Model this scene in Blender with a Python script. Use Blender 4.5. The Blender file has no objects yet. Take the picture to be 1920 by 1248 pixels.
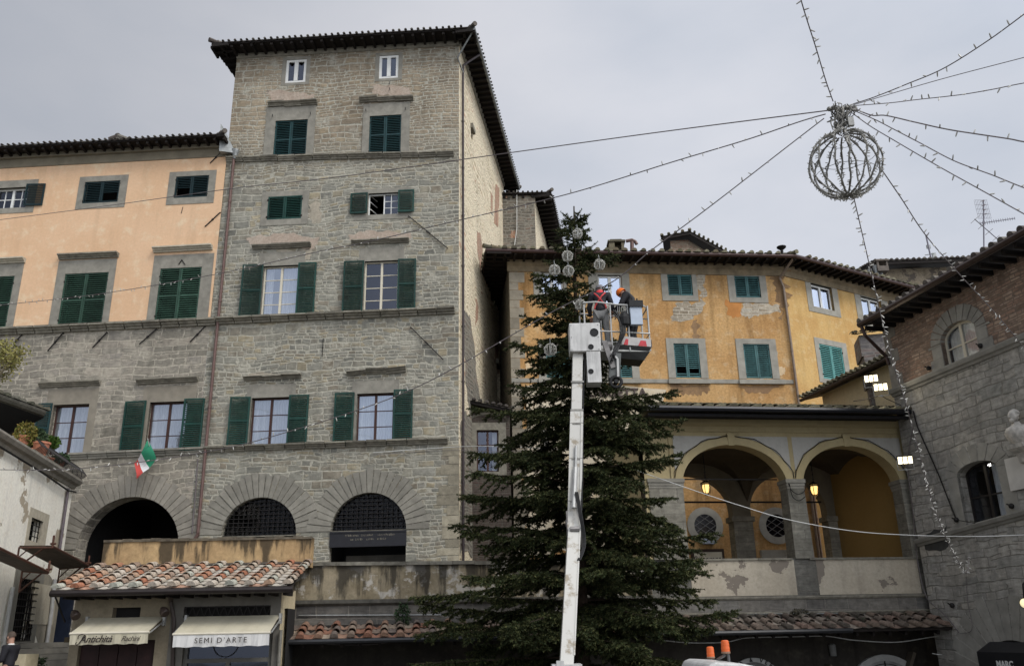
import bpy, math, random
import numpy as np
from mathutils import Vector, Matrix, Quaternion
random.seed(7)
R = math.radians
SC = bpy.context.scene
COL = SC.collection

# ------------------------------------------------------------------ camera
CZ = 2.6                                   # eye height above the square
CAM = Vector((0, 0, CZ))
FPX = 1622.0                               # focal length in photo pixels (1920 wide)
PITCH = R(19.14)
ROLL = -0.0203
_r = Vector((1, 0, 0)); _u = Vector((0, -math.sin(PITCH), math.cos(PITCH))); FWD = Vector((0, math.cos(PITCH), math.sin(PITCH)))
_c = math.sqrt(1 - ROLL * ROLL)
XC = _r * _c + _u * ROLL
YC = _u * _c - _r * ROLL
cam = bpy.data.cameras.new('camera')
cam.sensor_width = 36; cam.sensor_fit = 'HORIZONTAL'
cam.lens = FPX / 1920 * 36
cam.clip_start = 0.1; cam.clip_end = 2000
co = bpy.data.objects.new('camera', cam); COL.objects.link(co)
co.matrix_world = Matrix(((XC.x, YC.x, -FWD.x, 0), (XC.y, YC.y, -FWD.y, 0), (XC.z, YC.z, -FWD.z, CZ), (0, 0, 0, 1)))
SC.camera = co

# ------------------------------------------------------------------ light
SUN_EL, SUN_AZ = R(46), R(48)              # azimuth: to the right of straight behind the camera
sdir = Vector((math.sin(SUN_AZ) * math.cos(SUN_EL), -math.cos(SUN_AZ) * math.cos(SUN_EL), math.sin(SUN_EL)))
w = bpy.data.worlds.new('World'); SC.world = w; w.use_nodes = True
nt = w.node_tree; nt.nodes.clear()
def _n(t, **k):
    n = nt.nodes.new(t)
    for a, v in k.items(): setattr(n, a, v)
    return n
out = _n('ShaderNodeOutputWorld'); bg = _n('ShaderNodeBackground'); bg.inputs['Strength'].default_value = 0.1
sky = _n('ShaderNodeTexSky', sky_type='NISHITA', sun_disc=False)
sky.sun_elevation = SUN_EL; sky.sun_rotation = math.atan2(sdir.x, sdir.y)
tc = _n('ShaderNodeTexCoord')
dot = _n('ShaderNodeVectorMath', operation='DOT_PRODUCT'); dot.inputs[1].default_value = sdir
nt.links.new(tc.outputs['Generated'], dot.inputs[0])
mr = _n('ShaderNodeMapRange', interpolation_type='SMOOTHSTEP'); mr.inputs['From Min'].default_value = 0.25; mr.inputs['From Max'].default_value = 1.0
mr.inputs['To Min'].default_value = 6.35; mr.inputs['To Max'].default_value = 18.0
nt.links.new(dot.outputs['Value'], mr.inputs['Value'])
mp = _n('ShaderNodeMapping'); mp.inputs['Scale'].default_value = (1.3, 1.3, 3.0)
nt.links.new(tc.outputs['Generated'], mp.inputs['Vector'])
no = _n('ShaderNodeTexNoise'); no.inputs['Scale'].default_value = 1.6; no.inputs['Detail'].default_value = 7; no.inputs['Roughness'].default_value = 0.5
nt.links.new(mp.outputs['Vector'], no.inputs['Vector'])
rp = _n('ShaderNodeValToRGB'); rp.color_ramp.elements[0].position = 0.33; rp.color_ramp.elements[0].color = (0.81, 0.87, 0.985, 1)
rp.color_ramp.elements[1].position = 0.66; rp.color_ramp.elements[1].color = (1.075, 1.09, 1.165, 1)
nt.links.new(no.outputs['Fac'], rp.inputs['Fac'])
vm = _n('ShaderNodeVectorMath', operation='SCALE'); nt.links.new(rp.outputs['Color'], vm.inputs[0])
sx = _n('ShaderNodeSeparateXYZ'); nt.links.new(tc.outputs['Generated'], sx.inputs[0])      # the cloud is thicker and bluer to the left
m2 = _n('ShaderNodeMapRange', interpolation_type='SMOOTHSTEP'); m2.inputs['From Min'].default_value = -0.55; m2.inputs['From Max'].default_value = 0.25; m2.inputs['To Min'].default_value = 0.72; m2.inputs['To Max'].default_value = 1.03
nt.links.new(sx.outputs['X'], m2.inputs['Value']); mm = _n('ShaderNodeMath', operation='MULTIPLY'); nt.links.new(m2.outputs['Result'], mm.inputs[0]); nt.links.new(mr.outputs['Result'], mm.inputs[1]); nt.links.new(mm.outputs[0], vm.inputs['Scale'])
mx = _n('ShaderNodeMixRGB'); mx.inputs['Fac'].default_value = 0.92
nt.links.new(sky.outputs['Color'], mx.inputs['Color1']); nt.links.new(vm.outputs['Vector'], mx.inputs['Color2'])
nt.links.new(mx.outputs['Color'], bg.inputs['Color']); nt.links.new(bg.outputs[0], out.inputs['Surface'])
sl = bpy.data.lights.new('sun', 'SUN'); sl.energy = 1.5; sl.angle = R(20); sl.color = (1.0, 0.94, 0.86)
so = bpy.data.objects.new('sun', sl); COL.objects.link(so)
so.rotation_euler = sdir.to_track_quat('Z', 'Y').to_euler(); so.location = (5, -10, 40)
SC.view_settings.view_transform = 'Standard'; SC.view_settings.look = 'None'
SC.view_settings.exposure = 0.14; SC.view_settings.gamma = 1
SC.cycles.use_denoising = True
SC.cycles.max_bounces = 6; SC.cycles.diffuse_bounces = 3; SC.cycles.transparent_max_bounces = 12
SC.cycles.caustics_reflective = False; SC.cycles.caustics_refractive = False

# ------------------------------------------------------------------ pixel <-> world
def ray(px, py):
    return XC * ((px - 960) / FPX) + YC * (-(py - 624) / FPX) + FWD
def at(px, py, Y):
    r = ray(px, py); return CAM + r * (Y / r.y)
class Pl:
    """a vertical plane: point (X,Y), heading of its horizontal direction; n faces the viewer"""
    def __init__(s, X, Y, deg):
        a = R(deg); s.P = Vector((X, Y, 0)); s.d = Vector((math.cos(a), math.sin(a), 0)); s.n = Vector((s.d.y, -s.d.x, 0))
    def hit(s, px, py, o=0.0):
        r = ray(px, py); P = s.P + s.n * o
        t = ((P - CAM).dot(s.n)) / r.dot(s.n); return CAM + r * t
    def sz(s, px, py, o=0.0):
        h = s.hit(px, py, o); return (h - s.P).dot(s.d), h.z
    def p(s, a, z, o=0.0):
        v = s.P + s.d * a + s.n * o; return Vector((v.x, v.y, z))
    def rect(s, xl, yt, xr, yb, o=0.0):
        xm, ym = (xl + xr) / 2, (yt + yb) / 2
        return (s.sz(xl, ym, o)[0], s.sz(xr, ym, o)[0], s.sz(xm, yb, o)[1], s.sz(xm, yt, o)[1])
    def off(s, o):
        q = Pl(0, 0, 0); q.P = s.P + s.n * o; q.d = s.d.copy(); q.n = s.n.copy(); return q

# ------------------------------------------------------------------ meshes
class MB:
    def __init__(s): s.v = []; s.f = []; s.m = []
    def add(s, vs, fs, mi=0):
        b = len(s.v); s.v.extend([tuple(v) for v in vs])
        for f in fs: s.f.append([b + i for i in f]); s.m.append(mi)
        return s
    def quad(s, a, b, c, d, mi=0): return s.add([a, b, c, d], [(0, 1, 2, 3)], mi)
    def poly(s, pts, mi=0): return s.add(pts, [tuple(range(len(pts)))], mi)
    def para(s, o, a, b, c, mi=0):
        o, a, b, c = Vector(o), Vector(a), Vector(b), Vector(c)
        vs = [o, o + a, o + a + b, o + b, o + c, o + a + c, o + a + b + c, o + b + c]
        fs = [(3, 2, 1, 0), (4, 5, 6, 7), (0, 1, 5, 4), (1, 2, 6, 5), (2, 3, 7, 6), (3, 0, 4, 7)]
        if a.cross(b).dot(c) < 0: fs = [f[::-1] for f in fs]
        return s.add(vs, fs, mi)
    def box(s, x0, x1, y0, y1, z0, z1, mi=0):
        return s.para((x0, y0, z0), (x1 - x0, 0, 0), (0, y1 - y0, 0), (0, 0, z1 - z0), mi)
    def pbox(s, pl, s0, s1, z0, z1, o0, o1, mi=0):
        return s.para(pl.p(s0, z0, o0), pl.d * (s1 - s0), pl.n * (o1 - o0), Vector((0, 0, z1 - z0)), mi)
    def beam(s, a, b, w, h, mi=0, up=Vector((0, 0, 1))):
        a, b = Vector(a), Vector(b); d = b - a
        if d.length < 1e-6: return s
        x = d.cross(up)
        if x.length < 1e-4 * d.length: x = d.cross(Vector((1, 0, 0)))
        x.normalize(); y = x.cross(d).normalized()
        return s.para(a - x * w / 2 - y * h / 2, x * w, y * h, d, mi)
    def tube(s, pts, r, n=6, mi=0, cap=True):
        pts = [Vector(p) for p in pts]; rs = r if isinstance(r, (list, tuple)) else [r] * len(pts)
        vs = []; prev = None
        for i, p in enumerate(pts):
            t = (pts[min(i + 1, len(pts) - 1)] - pts[max(i - 1, 0)])
            t = t.normalized() if t.length > 1e-9 else Vector((0, 0, 1))
            if prev is None:
                x = t.cross(Vector((0, 0, 1)))
                if x.length < 1e-3: x = t.cross(Vector((1, 0, 0)))
            else: x = prev - t * prev.dot(t)
            x.normalize(); prev = x; y = t.cross(x)
            for k in range(n):
                a = 2 * math.pi * k / n; vs.append(p + (x * math.cos(a) + y * math.sin(a)) * rs[i])
        fs = []
        for i in range(len(pts) - 1):
            for k in range(n):
                fs.append((i * n + k, i * n + (k + 1) % n, (i + 1) * n + (k + 1) % n, (i + 1) * n + k))
        if cap: fs.append(tuple(range(n))[::-1]); fs.append(tuple(range((len(pts) - 1) * n, len(pts) * n)))
        return s.add(vs, fs, mi)
    def lathe(s, c, prof, n=16, mi=0, ax=Vector((0, 0, 1)), cap=True):
        """prof: list of (radius, height along ax)"""
        c = Vector(c); ax = Vector(ax).normalized(); x = ax.cross(Vector((0, 1, 0)))
        if x.length < 1e-3: x = ax.cross(Vector((1, 0, 0)))
        x.normalize(); y = ax.cross(x); vs = []; fs = []
        for r, h in prof:
            for k in range(n):
                a = 2 * math.pi * k / n; vs.append(c + ax * h + (x * math.cos(a) + y * math.sin(a)) * r)
        for i in range(len(prof) - 1):
            for k in range(n): fs.append((i * n + k, i * n + (k + 1) % n, (i + 1) * n + (k + 1) % n, (i + 1) * n + k))
        if cap: fs.append(tuple(range(n))[::-1]); fs.append(tuple(range((len(prof) - 1) * n, len(prof) * n)))
        return s.add(vs, fs, mi)
    def ball(s, c, r, n=10, m=7, mi=0):
        c = Vector(c); rr = Vector(r) if not isinstance(r, (int, float)) else Vector((r, r, r))
        vs = [c + Vector((0, 0, -rr.z))]; fs = []
        for i in range(1, m):
            ph = math.pi * i / m - math.pi / 2
            for k in range(n):
                a = 2 * math.pi * k / n; vs.append(c + Vector((rr.x * math.cos(ph) * math.cos(a), rr.y * math.cos(ph) * math.sin(a), rr.z * math.sin(ph))))
        vs.append(c + Vector((0, 0, rr.z))); L = len(vs) - 1
        for k in range(n): fs.append((0, 1 + (k + 1) % n, 1 + k)); fs.append((L, L - n + k, L - n + (k + 1) % n))
        for i in range(m - 2):
            for k in range(n): fs.append((1 + i * n + k, 1 + i * n + (k + 1) % n, 1 + (i + 1) * n + (k + 1) % n, 1 + (i + 1) * n + k))
        return s.add(vs, fs, mi)
    def mold(s, A, B, n, prof, mi=0):
        """extrude a closed profile [(out, dz)] from A to B"""
        A, B = Vector(A), Vector(B); k = len(prof)
        vs = [A + n * o + Vector((0, 0, z)) for o, z in prof] + [B + n * o + Vector((0, 0, z)) for o, z in prof]
        fs = [(i, (i + 1) % k, k + (i + 1) % k, k + i) for i in range(k)] + [tuple(range(k))[::-1], tuple(range(k, 2 * k))]
        return s.add(vs, fs, mi)
    def build(s, name, mats, parent=None, smooth=False, uv=True):
        me = bpy.data.meshes.new(name)
        me.from_pydata(s.v, [], s.f)
        if not isinstance(mats, (list, tuple)): mats = [mats]
        for m in mats: me.materials.append(m)
        if len(mats) > 1: me.polygons.foreach_set('material_index', s.m)
        if smooth: me.polygons.foreach_set('use_smooth', [True] * len(s.f))
        if uv and len(s.f): box_uv(me)
        me.update()
        return link(name, me, parent)
def link(name, me, parent=None):
    o = bpy.data.objects.new(name, me); COL.objects.link(o)
    if parent is not None:
        o.parent = parent; o.matrix_parent_inverse = Matrix.Translation(-parent.location)
    return o
def box_uv(me):
    nl = len(me.loops); uvl = me.uv_layers.new(name='UVMap')
    nv = len(me.vertices); co_ = np.empty(nv * 3); me.vertices.foreach_get('co', co_); co_ = co_.reshape(-1, 3)
    li = np.empty(nl, dtype=np.int32); me.loops.foreach_get('vertex_index', li)
    npol = len(me.polygons); nr = np.empty(npol * 3); me.polygons.foreach_get('normal', nr); nr = nr.reshape(-1, 3)
    tot = np.empty(npol, dtype=np.int32); me.polygons.foreach_get('loop_total', tot)
    N = np.repeat(nr, tot, axis=0); P = co_[li]
    T = np.stack([-N[:, 1], N[:, 0], np.zeros(nl)], axis=1); L = np.linalg.norm(T, axis=1); L[L < 1e-6] = 1; T /= L[:, None]
    fl = np.abs(N[:, 2]) > 0.75
    u = np.where(fl, P[:, 0], (P * T).sum(1)); v = np.where(fl, P[:, 1], P[:, 2])
    uvl.data.foreach_set('uv', np.stack([u, v], 1).ravel())
def thing(name, label, cat, loc=(0, 0, 0), group=None):
    o = bpy.data.objects.new(name, None); COL.objects.link(o); o.location = loc
    o.empty_display_size = 0.3
    return tag(o, label, cat, group)
def tag(o, label=None, cat=None, group=None, kind=None):
    if label: o['label'] = label
    if cat: o['category'] = cat
    if group: o['group'] = group
    if kind: o['kind'] = kind
    return o

# ------------------------------------------------------------------ materials
class G:
    def __init__(s, name):
        s.m = bpy.data.materials.new(name); s.m.use_nodes = True; s.t = s.m.node_tree; s.t.nodes.clear()
        s.out = s.t.nodes.new('ShaderNodeOutputMaterial'); s.b = s.t.nodes.new('ShaderNodeBsdfPrincipled')
        s.t.links.new(s.b.outputs[0], s.out.inputs['Surface'])
        s.tc = s.t.nodes.new('ShaderNodeTexCoord')
        s.uv = s.tc.outputs['UV']; s.obj = s.tc.outputs['Object']
    def n(s, t, ins=None, **k):
        n = s.t.nodes.new(t)
        for a, v in k.items(): setattr(n, a, v)
        for a, v in (ins or {}).items(): s.put(n.inputs[a], v)
        return n
    def put(s, i, v):
        if isinstance(v, bpy.types.NodeSocket): s.t.links.new(v, i)
        elif v is not None: i.default_value = v
    def ma(s, op, a, b=None, c=None, clamp=False):
        n = s.n('ShaderNodeMath', operation=op, use_clamp=clamp); s.put(n.inputs[0], a); s.put(n.inputs[1], b); s.put(n.inputs[2], c); return n.outputs[0]
    def mix(s, f, a, b, bt='MIX'):
        n = s.n('ShaderNodeMixRGB', blend_type=bt); s.put(n.inputs[0], f)
        for i, v in ((1, a), (2, b)):
            s.put(n.inputs[i], v if isinstance(v, bpy.types.NodeSocket) else tuple(v) + (1,)); 
        return n.outputs[0]
    def ramp(s, f, st, interp='LINEAR'):
        n = s.n('ShaderNodeValToRGB'); e = n.color_ramp; e.interpolation = interp
        while len(e.elements) < len(st): e.elements.new(0.5)
        for i, (p, c) in enumerate(st): e.elements[i].position = p; e.elements[i].color = (tuple(c) + (1,)) if isinstance(c, (tuple, list)) else (c, c, c, 1)
        s.put(n.inputs[0], f); return n.outputs[0]
    def noise(s, vec=None, sc=1.0, det=3, ro=0.55, dist=0.0, color=False):
        n = s.n('ShaderNodeTexNoise', {'Scale': sc, 'Detail': det, 'Roughness': ro, 'Distortion': dist}); s.put(n.inputs['Vector'], vec if vec is not None else s.obj)
        return n.outputs['Color' if color else 'Fac']
    def white(s, v):
        n = s.n('ShaderNodeTexWhiteNoise', noise_dimensions='2D'); s.put(n.inputs['Vector'], v); return n.outputs['Value']
    def xyz(s, x=0.0, y=0.0, z=0.0):
        n = s.n('ShaderNodeCombineXYZ'); s.put(n.inputs[0], x); s.put(n.inputs[1], y); s.put(n.inputs[2], z); return n.outputs[0]
    def sep(s, v):
        n = s.n('ShaderNodeSeparateXYZ'); s.put(n.inputs[0], v); return n.outputs
    def sm(s, x, a, b):
        n = s.n('ShaderNodeMapRange', {'Value': x, 'From Min': a, 'From Max': b}, interpolation_type='SMOOTHSTEP'); return n.outputs[0]
    def scale(s, v, k):
        n = s.n('ShaderNodeMapping', {'Vector': v, 'Scale': k}); return n.outputs[0]
    def island(s):
        return s.n('ShaderNodeNewGeometry').outputs['Random Per Island']
    def bump(s, h, st=0.5, d=0.02):
        n = s.n('ShaderNodeBump', {'Height': h, 'Strength': st, 'Distance': d}); s.t.links.new(n.outputs[0], s.b.inputs['Normal'])
    def done(s, col=None, rough=0.85, metal=0.0, spec=0.3):
        if col is not None: s.put(s.b.inputs['Base Color'], col if isinstance(col, bpy.types.NodeSocket) else tuple(col) + (1,))
        s.put(s.b.inputs['Roughness'], rough); s.b.inputs['Metallic'].default_value = metal; s.b.inputs['Specular IOR Level'].default_value = spec
        return s.m

def stones(g, h, wd, mortar=0.02, warp=0.05, rough=0.03):
    """irregular coursed masonry on the UV (metres) -> random per stone, stone mask, relief"""
    u, v, _ = g.sep(g.uv)
    n1 = g.ma('SUBTRACT', g.noise(g.uv, 0.55, 2), 0.5); n2 = g.ma('SUBTRACT', g.noise(g.uv, 3.2, 3), 0.5); n3 = g.noise(g.uv, 14, 3, 0.6)
    v1 = g.ma('ADD', v, g.ma('ADD', g.ma('MULTIPLY', n1, warp * 6), g.ma('MULTIPLY', n2, warp)))
    # courses of alternating height
    vh = g.ma('ADD', g.ma('DIVIDE', v1, h), g.ma('MULTIPLY', g.ma('SINE', g.ma('MULTIPLY', v1, 3.7 / h * 0.29)), 0.32))
    row = g.ma('FLOOR', vh); fv = g.ma('FRACT', vh)
    wr = g.white(g.xyz(row, 3.1)); wr2 = g.white(g.xyz(row, 8.7))
    nr = g.noise(g.xyz(g.ma('MULTIPLY', u, 1.5 / wd * 0.6), g.ma('MULTIPLY', row, 5.3)), 1.0, 1)
    u1 = g.ma('ADD', g.ma('ADD', g.ma('DIVIDE', u, g.ma('MULTIPLY', g.ma('ADD', g.ma('MULTIPLY', wr, 0.8), 0.6), wd)), g.ma('MULTIPLY', wr2, 31.0)),
              g.ma('ADD', g.ma('MULTIPLY', nr, 1.3), g.ma('MULTIPLY', n2, warp * 3 / wd)))
    col = g.ma('FLOOR', u1); fu = g.ma('FRACT', u1)
    rnd = g.white(g.xyz(col, row)); rnd2 = g.white(g.xyz(g.ma('ADD', col, 0.5), row))
    du = g.ma('MULTIPLY', g.ma('MINIMUM', fu, g.ma('SUBTRACT', 1.0, fu)), wd * 0.9); dv = g.ma('MULTIPLY', g.ma('MINIMUM', fv, g.ma('SUBTRACT', 1.0, fv)), h)
    d = g.ma('ADD', g.ma('MINIMUM', du, dv), g.ma('MULTIPLY', g.ma('SUBTRACT', n3, 0.5), rough))
    mask = g.sm(d, mortar * 0.4, mortar * 0.4 + mortar)
    rel = g.ma('ADD', g.ma('MULTIPLY', mask, 0.7), g.ma('MULTIPLY', n3, 0.3))
    return rnd, rnd2, mask, rel, n3

def m_stone(name, cols, mort, h=0.27, wd=0.5, mortar=0.022, smear=0.5, warp=0.05, k=1.0, brown=None, bump=0.35, two=None, lose=0.0):
    g = G(name)
    rnd, rnd2, mask, rel, n3 = stones(g, h, wd, mortar, warp)
    if two:
        ra, rb, mk, rl, _ = stones(g, h * two, wd * two, mortar, warp * 1.3)
        sel = g.sm(g.ma('ADD', g.noise(g.scale(g.uv, (0.6, 1.0, 1)), 0.55, 3), g.ma('MULTIPLY', n3, 0.05)), 0.5, 0.515)
        mf = lambda a, b: g.ma('ADD', g.ma('MULTIPLY', a, g.ma('SUBTRACT', 1.0, sel)), g.ma('MULTIPLY', b, sel))
        rnd, rnd2, mask, rel = mf(rnd, ra), mf(rnd2, rb), mf(mask, mk), mf(rel, rl)
    if lose: mask = g.ma('MAXIMUM', mask, g.ma('MULTIPLY', g.sm(g.noise(g.uv, 2.3, 3, 0.6), 0.5, 0.62), lose))
    base = g.ramp(rnd, [(i / (len(cols) - 1), c) for i, c in enumerate(cols)])
    big = g.noise(g.uv, 0.35, 4, 0.6)
    if brown: base = g.mix(g.ma('MULTIPLY', g.sm(g.sep(g.obj)[2], brown[0], brown[1]), 0.75), base, g.mix(rnd2, brown[2], brown[3]))
    base = g.mix(1.0, base, g.ramp(g.noise(g.uv, 5.0, 5, 0.65), [(0.25, 0.62), (0.75, 1.3)]), 'MULTIPLY')
    base = g.mix(1.0, base, g.ramp(big, [(0.32, 0.70), (0.68, 1.24)]), 'MULTIPLY')
    base = g.mix(1.0, base, g.ramp(g.noise(g.scale(g.uv, (3, 16, 1)), 1.0, 4, 0.6), [(0.3, 0.8), (0.7, 1.16)]), 'MULTIPLY')
    sm = g.ma('MULTIPLY', g.sm(g.ma('ADD', g.noise(g.uv, 1.1, 5, 0.65), g.ma('MULTIPLY', n3, 0.12)), 0.58, 0.72), smear)
    mc = g.mix(1.0, mort, g.ramp(g.noise(g.uv, 9, 3), [(0.3, 0.75), (0.7, 1.15)]), 'MULTIPLY')
    c = g.mix(mask, mc, g.mix(sm, base, mc))
    st = g.ramp(g.noise(g.scale(g.uv, (1.6, 0.16, 1)), 1.0, 5, 0.6), [(0.56, 1.0), (0.78, 0.62)])       # rain streaks
    c = g.mix(0.8, c, g.mix(1.0, c, st, 'MULTIPLY'))
    g.bump(rel, bump, 0.03)
    return g.done(c, 0.92, spec=0.15)

def m_plaster(name, c0, c1, c2, dirt=0.25, patch=None, streak=0.3, fine=0.1, sc=0.5):
    g = G(name)
    a = g.noise(g.uv, sc, 6, 0.62); b = g.noise(g.uv, sc * 5, 6, 0.6)
    c = g.mix(g.sm(a, 0.36, 0.64), c0, c1); c = g.mix(g.ma('MULTIPLY', g.sm(b, 0.5, 0.72), 0.7), c, c2)
    st = g.ramp(g.noise(g.scale(g.uv, (2.2, 0.2, 1)), 1.0, 5, 0.6), [(0.5, 1.0), (0.75, 1 - streak)])
    c = g.mix(1.0, c, st, 'MULTIPLY')
    c = g.mix(1.0, c, g.ramp(g.noise(g.uv, 11, 5, 0.7), [(0.25, 1 - fine * 2), (0.75, 1 + fine)]), 'MULTIPLY')
    if patch:
        pm = g.sm(g.ma('ADD', g.noise(g.uv, patch[1], 6, 0.62), g.ma('MULTIPLY', g.noise(g.uv, 7, 3), 0.06)), patch[2], patch[2] + 0.015)
        c = g.mix(pm, c, g.mix(g.noise(g.uv, 4, 4), [x * 0.75 for x in patch[0]], patch[0]))
        g.bump(g.ma('SUBTRACT', g.ma('MULTIPLY', b, 0.3), pm), 0.5, 0.02)
    else: g.bump(g.ma('ADD', b, g.ma('MULTIPLY', g.noise(g.uv, 25, 3), 0.4)), 0.25, 0.02)
    return g.done(c, 0.93, spec=0.12)

def m_flat(name, c, rough=0.6, metal=0.0, var=0.25, sc=6.0, spec=0.3, bump=0.0, isl=0.0, objr=0.0, streak=0.0):
    g = G(name)
    k = g.mix(1.0, c, g.ramp(g.noise(None, sc, 5, 0.6), [(0.25, 1 - var), (0.75, 1 + var * 0.6)]), 'MULTIPLY')
    if isl: k = g.mix(1.0, k, g.ramp(g.island(), [(0, 1 - isl), (1, 1 + isl)]), 'MULTIPLY')
    if objr: k = g.mix(1.0, k, g.ramp(g.n('ShaderNodeObjectInfo').outputs['Random'], [(0, 1 - objr), (1, 1 + objr)]), 'MULTIPLY')
    if streak: k = g.mix(1.0, k, g.ramp(g.noise(g.scale(g.obj, (9, 9, 1.1)), 1.0, 6, 0.65), [(0.48, 1.0), (0.72, 1 - streak)]), 'MULTIPLY')
    if bump: g.bump(g.noise(None, sc * 3, 4), bump, 0.02)
    return g.done(k, rough, metal, spec)

def m_island(name, cols, rough=0.85, var=0.3, sc=9.0, spec=0.2, dark=None):
    g = G(name)
    k = g.ramp(g.island(), [(i / len(cols), c) for i, c in enumerate(cols)], 'CONSTANT')
    k = g.mix(1.0, k, g.ramp(g.noise(None, sc, 5, 0.65), [(0.25, 1 - var), (0.75, 1 + var * 0.6)]), 'MULTIPLY')
    if dark: k = g.mix(g.sm(g.noise(None, 1.7, 5, 0.6), dark[1], dark[1] + 0.14), k, dark[0])
    g.bump(g.noise(None, 30, 3), 0.2, 0.01)
    return g.done(k, rough, spec=spec)

def m_glass(name, tint=(0.75, 0.8, 0.9), fac=0.35):
    m = bpy.data.materials.new(name); m.use_nodes = True; t = m.node_tree; t.nodes.clear()
    o = t.nodes.new('ShaderNodeOutputMaterial'); mx = t.nodes.new('ShaderNodeMixShader'); tr = t.nodes.new('ShaderNodeBsdfTransparent'); gl = t.nodes.new('ShaderNodeBsdfGlossy')
    tr.inputs[0].default_value = (0.8, 0.83, 0.86, 1); gl.inputs['Color'].default_value = tint + (1,); gl.inputs['Roughness'].default_value = 0.04
    no = t.nodes.new('ShaderNodeTexNoise'); no.inputs['Scale'].default_value = 1.1; bu = t.nodes.new('ShaderNodeBump'); bu.inputs['Strength'].default_value = 0.08; bu.inputs['Distance'].default_value = 0.05
    tcn = t.nodes.new('ShaderNodeTexCoord'); t.links.new(tcn.outputs['Object'], no.inputs['Vector']); t.links.new(no.outputs['Fac'], bu.inputs['Height']); t.links.new(bu.outputs[0], gl.inputs['Normal'])
    mx.inputs[0].default_value = fac; t.links.new(tr.outputs[0], mx.inputs[1]); t.links.new(gl.outputs[0], mx.inputs[2]); t.links.new(mx.outputs[0], o.inputs['Surface'])
    return m
def m_emit(name, c, s):
    g = G(name); g.b.inputs['Base Color'].default_value = tuple(c) + (1,); g.b.inputs['Emission Color'].default_value = tuple(c) + (1,); g.b.inputs['Emission Strength'].default_value = s
    return g.m

STONE = m_stone('grey_sandstone_masonry', [(.185, .182, .155), (.25, .242, .2), (.29, .28, .233), (.21, .205, .174), (.335, .288, .195), (.262, .254, .212), (.235, .205, .155), (.305, .295, .248)], (.385, .367, .30), 0.25, 0.52, 0.026, 0.85,
                brown=(20.0, 23.0, (.31, .245, .165), (.235, .185, .13)), two=0.62, lose=0.6, warp=0.06, bump=0.7)
STONE_L = m_stone('pale_sandstone_masonry', [(.20, .185, .15), (.27, .248, .205), (.235, .218, .178), (.33, .295, .24), (.25, .23, .195)], (.40, .365, .295), 0.32, 0.7, 0.022, 0.75, two=0.7, lose=0.85, warp=0.06, bump=0.5)
RUBBLE = m_stone('pale_rubble_masonry', [(.52, .44, .29), (.60, .52, .37), (.42, .34, .22), (.64, .56, .41), (.46, .29, .19)], (.68, .60, .44), 0.22, 0.5, 0.05, 0.35, warp=0.16, bump=1.0, two=.6)
RUBBLE_D = m_stone('dark_rubble_masonry', [(.14, .125, .1), (.2, .18, .145), (.11, .1, .085), (.22, .19, .15), (.19, .14, .11)], (.24, .225, .185), 0.17, 0.38, 0.03, 0.5, warp=0.1)
DARKSTONE = m_stone('dark_ashlar', [(.27, .265, .24), (.36, .345, .31), (.30, .29, .265), (.40, .375, .325), (.33, .315, .285)], (.20, .19, .165), 0.36, 0.85, 0.018, 0.3, warp=0.05, two=0.75, lose=0.5, bump=0.6)
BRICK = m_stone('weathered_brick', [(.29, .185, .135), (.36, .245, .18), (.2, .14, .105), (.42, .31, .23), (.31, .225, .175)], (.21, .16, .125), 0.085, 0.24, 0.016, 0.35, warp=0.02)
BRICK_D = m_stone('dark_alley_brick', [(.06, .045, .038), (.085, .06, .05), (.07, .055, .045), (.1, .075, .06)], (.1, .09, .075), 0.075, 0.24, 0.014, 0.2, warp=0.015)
PEACH = m_plaster('peach_plaster', (.66, .435, .265), (.70, .475, .30), (.74, .60, .41), streak=0.12, fine=0.05, sc=0.35)
YELLOW = m_plaster('ochre_plaster', (.46, .262, .105), (.57, .355, .155), (.62, .46, .27), streak=0.5, fine=0.2, sc=0.45, patch=((.42, .37, .29), 0.4, 0.7))
CREAM = m_plaster('cream_plaster', (.62, .52, .33), (.66, .57, .38), (.56, .48, .33), streak=0.12)
WHITEP = m_plaster('flaking_white_plaster', (.78, .745, .65), (.84, .81, .71), (.74, .68, .56), streak=0.2, patch=((.42, .36, .27), 0.55, 0.62), sc=0.6)
def m_sooty(name, c0, c1, black, top, h, pale=None, amt=0.0):
    """plaster with black run-off stains that start at the coping and end in tongues"""
    g = G(name); u, v, _ = g.sep(g.uv); a = g.noise(g.uv, 0.9, 6, 0.65); c = g.mix(g.sm(a, 0.38, 0.62), c0, c1)
    c = g.mix(1.0, c, g.ramp(g.noise(g.uv, 6, 6, 0.7), [(0.25, 0.62), (0.75, 1.2)]), 'MULTIPLY')
    if pale: c = g.mix(g.sm(g.ma('ADD', g.noise(g.uv, 1.25, 6, 0.68), g.ma('MULTIPLY', g.noise(g.uv, 9, 3), 0.05)), 0.54, 0.6), c, pale)
    d = g.ma('DIVIDE', g.ma('SUBTRACT', top, v), h)
    s = g.ma('ADD', g.noise(g.scale(g.uv, (2.3, 0.33, 1)), 1.0, 6, 0.62), g.ma('MULTIPLY', g.noise(g.uv, 3.0, 6, 0.7), 0.25))
    k = g.sm(g.ma('SUBTRACT', s, g.ma('MULTIPLY', d, 0.16)), 0.53 - amt, 0.66 - amt)
    k2 = g.sm(g.ma('SUBTRACT', g.ma('MULTIPLY', g.noise(g.scale(g.uv, (6, 1.5, 1)), 1.0, 4), 0.5), d), 0.05, 0.2)
    c = g.mix(g.ma('MULTIPLY', g.ma('MAXIMUM', k, k2), 0.86), c, black); g.bump(g.noise(g.uv, 9, 5), 0.3, 0.02); return g.done(c, 0.93, spec=0.1)
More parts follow.
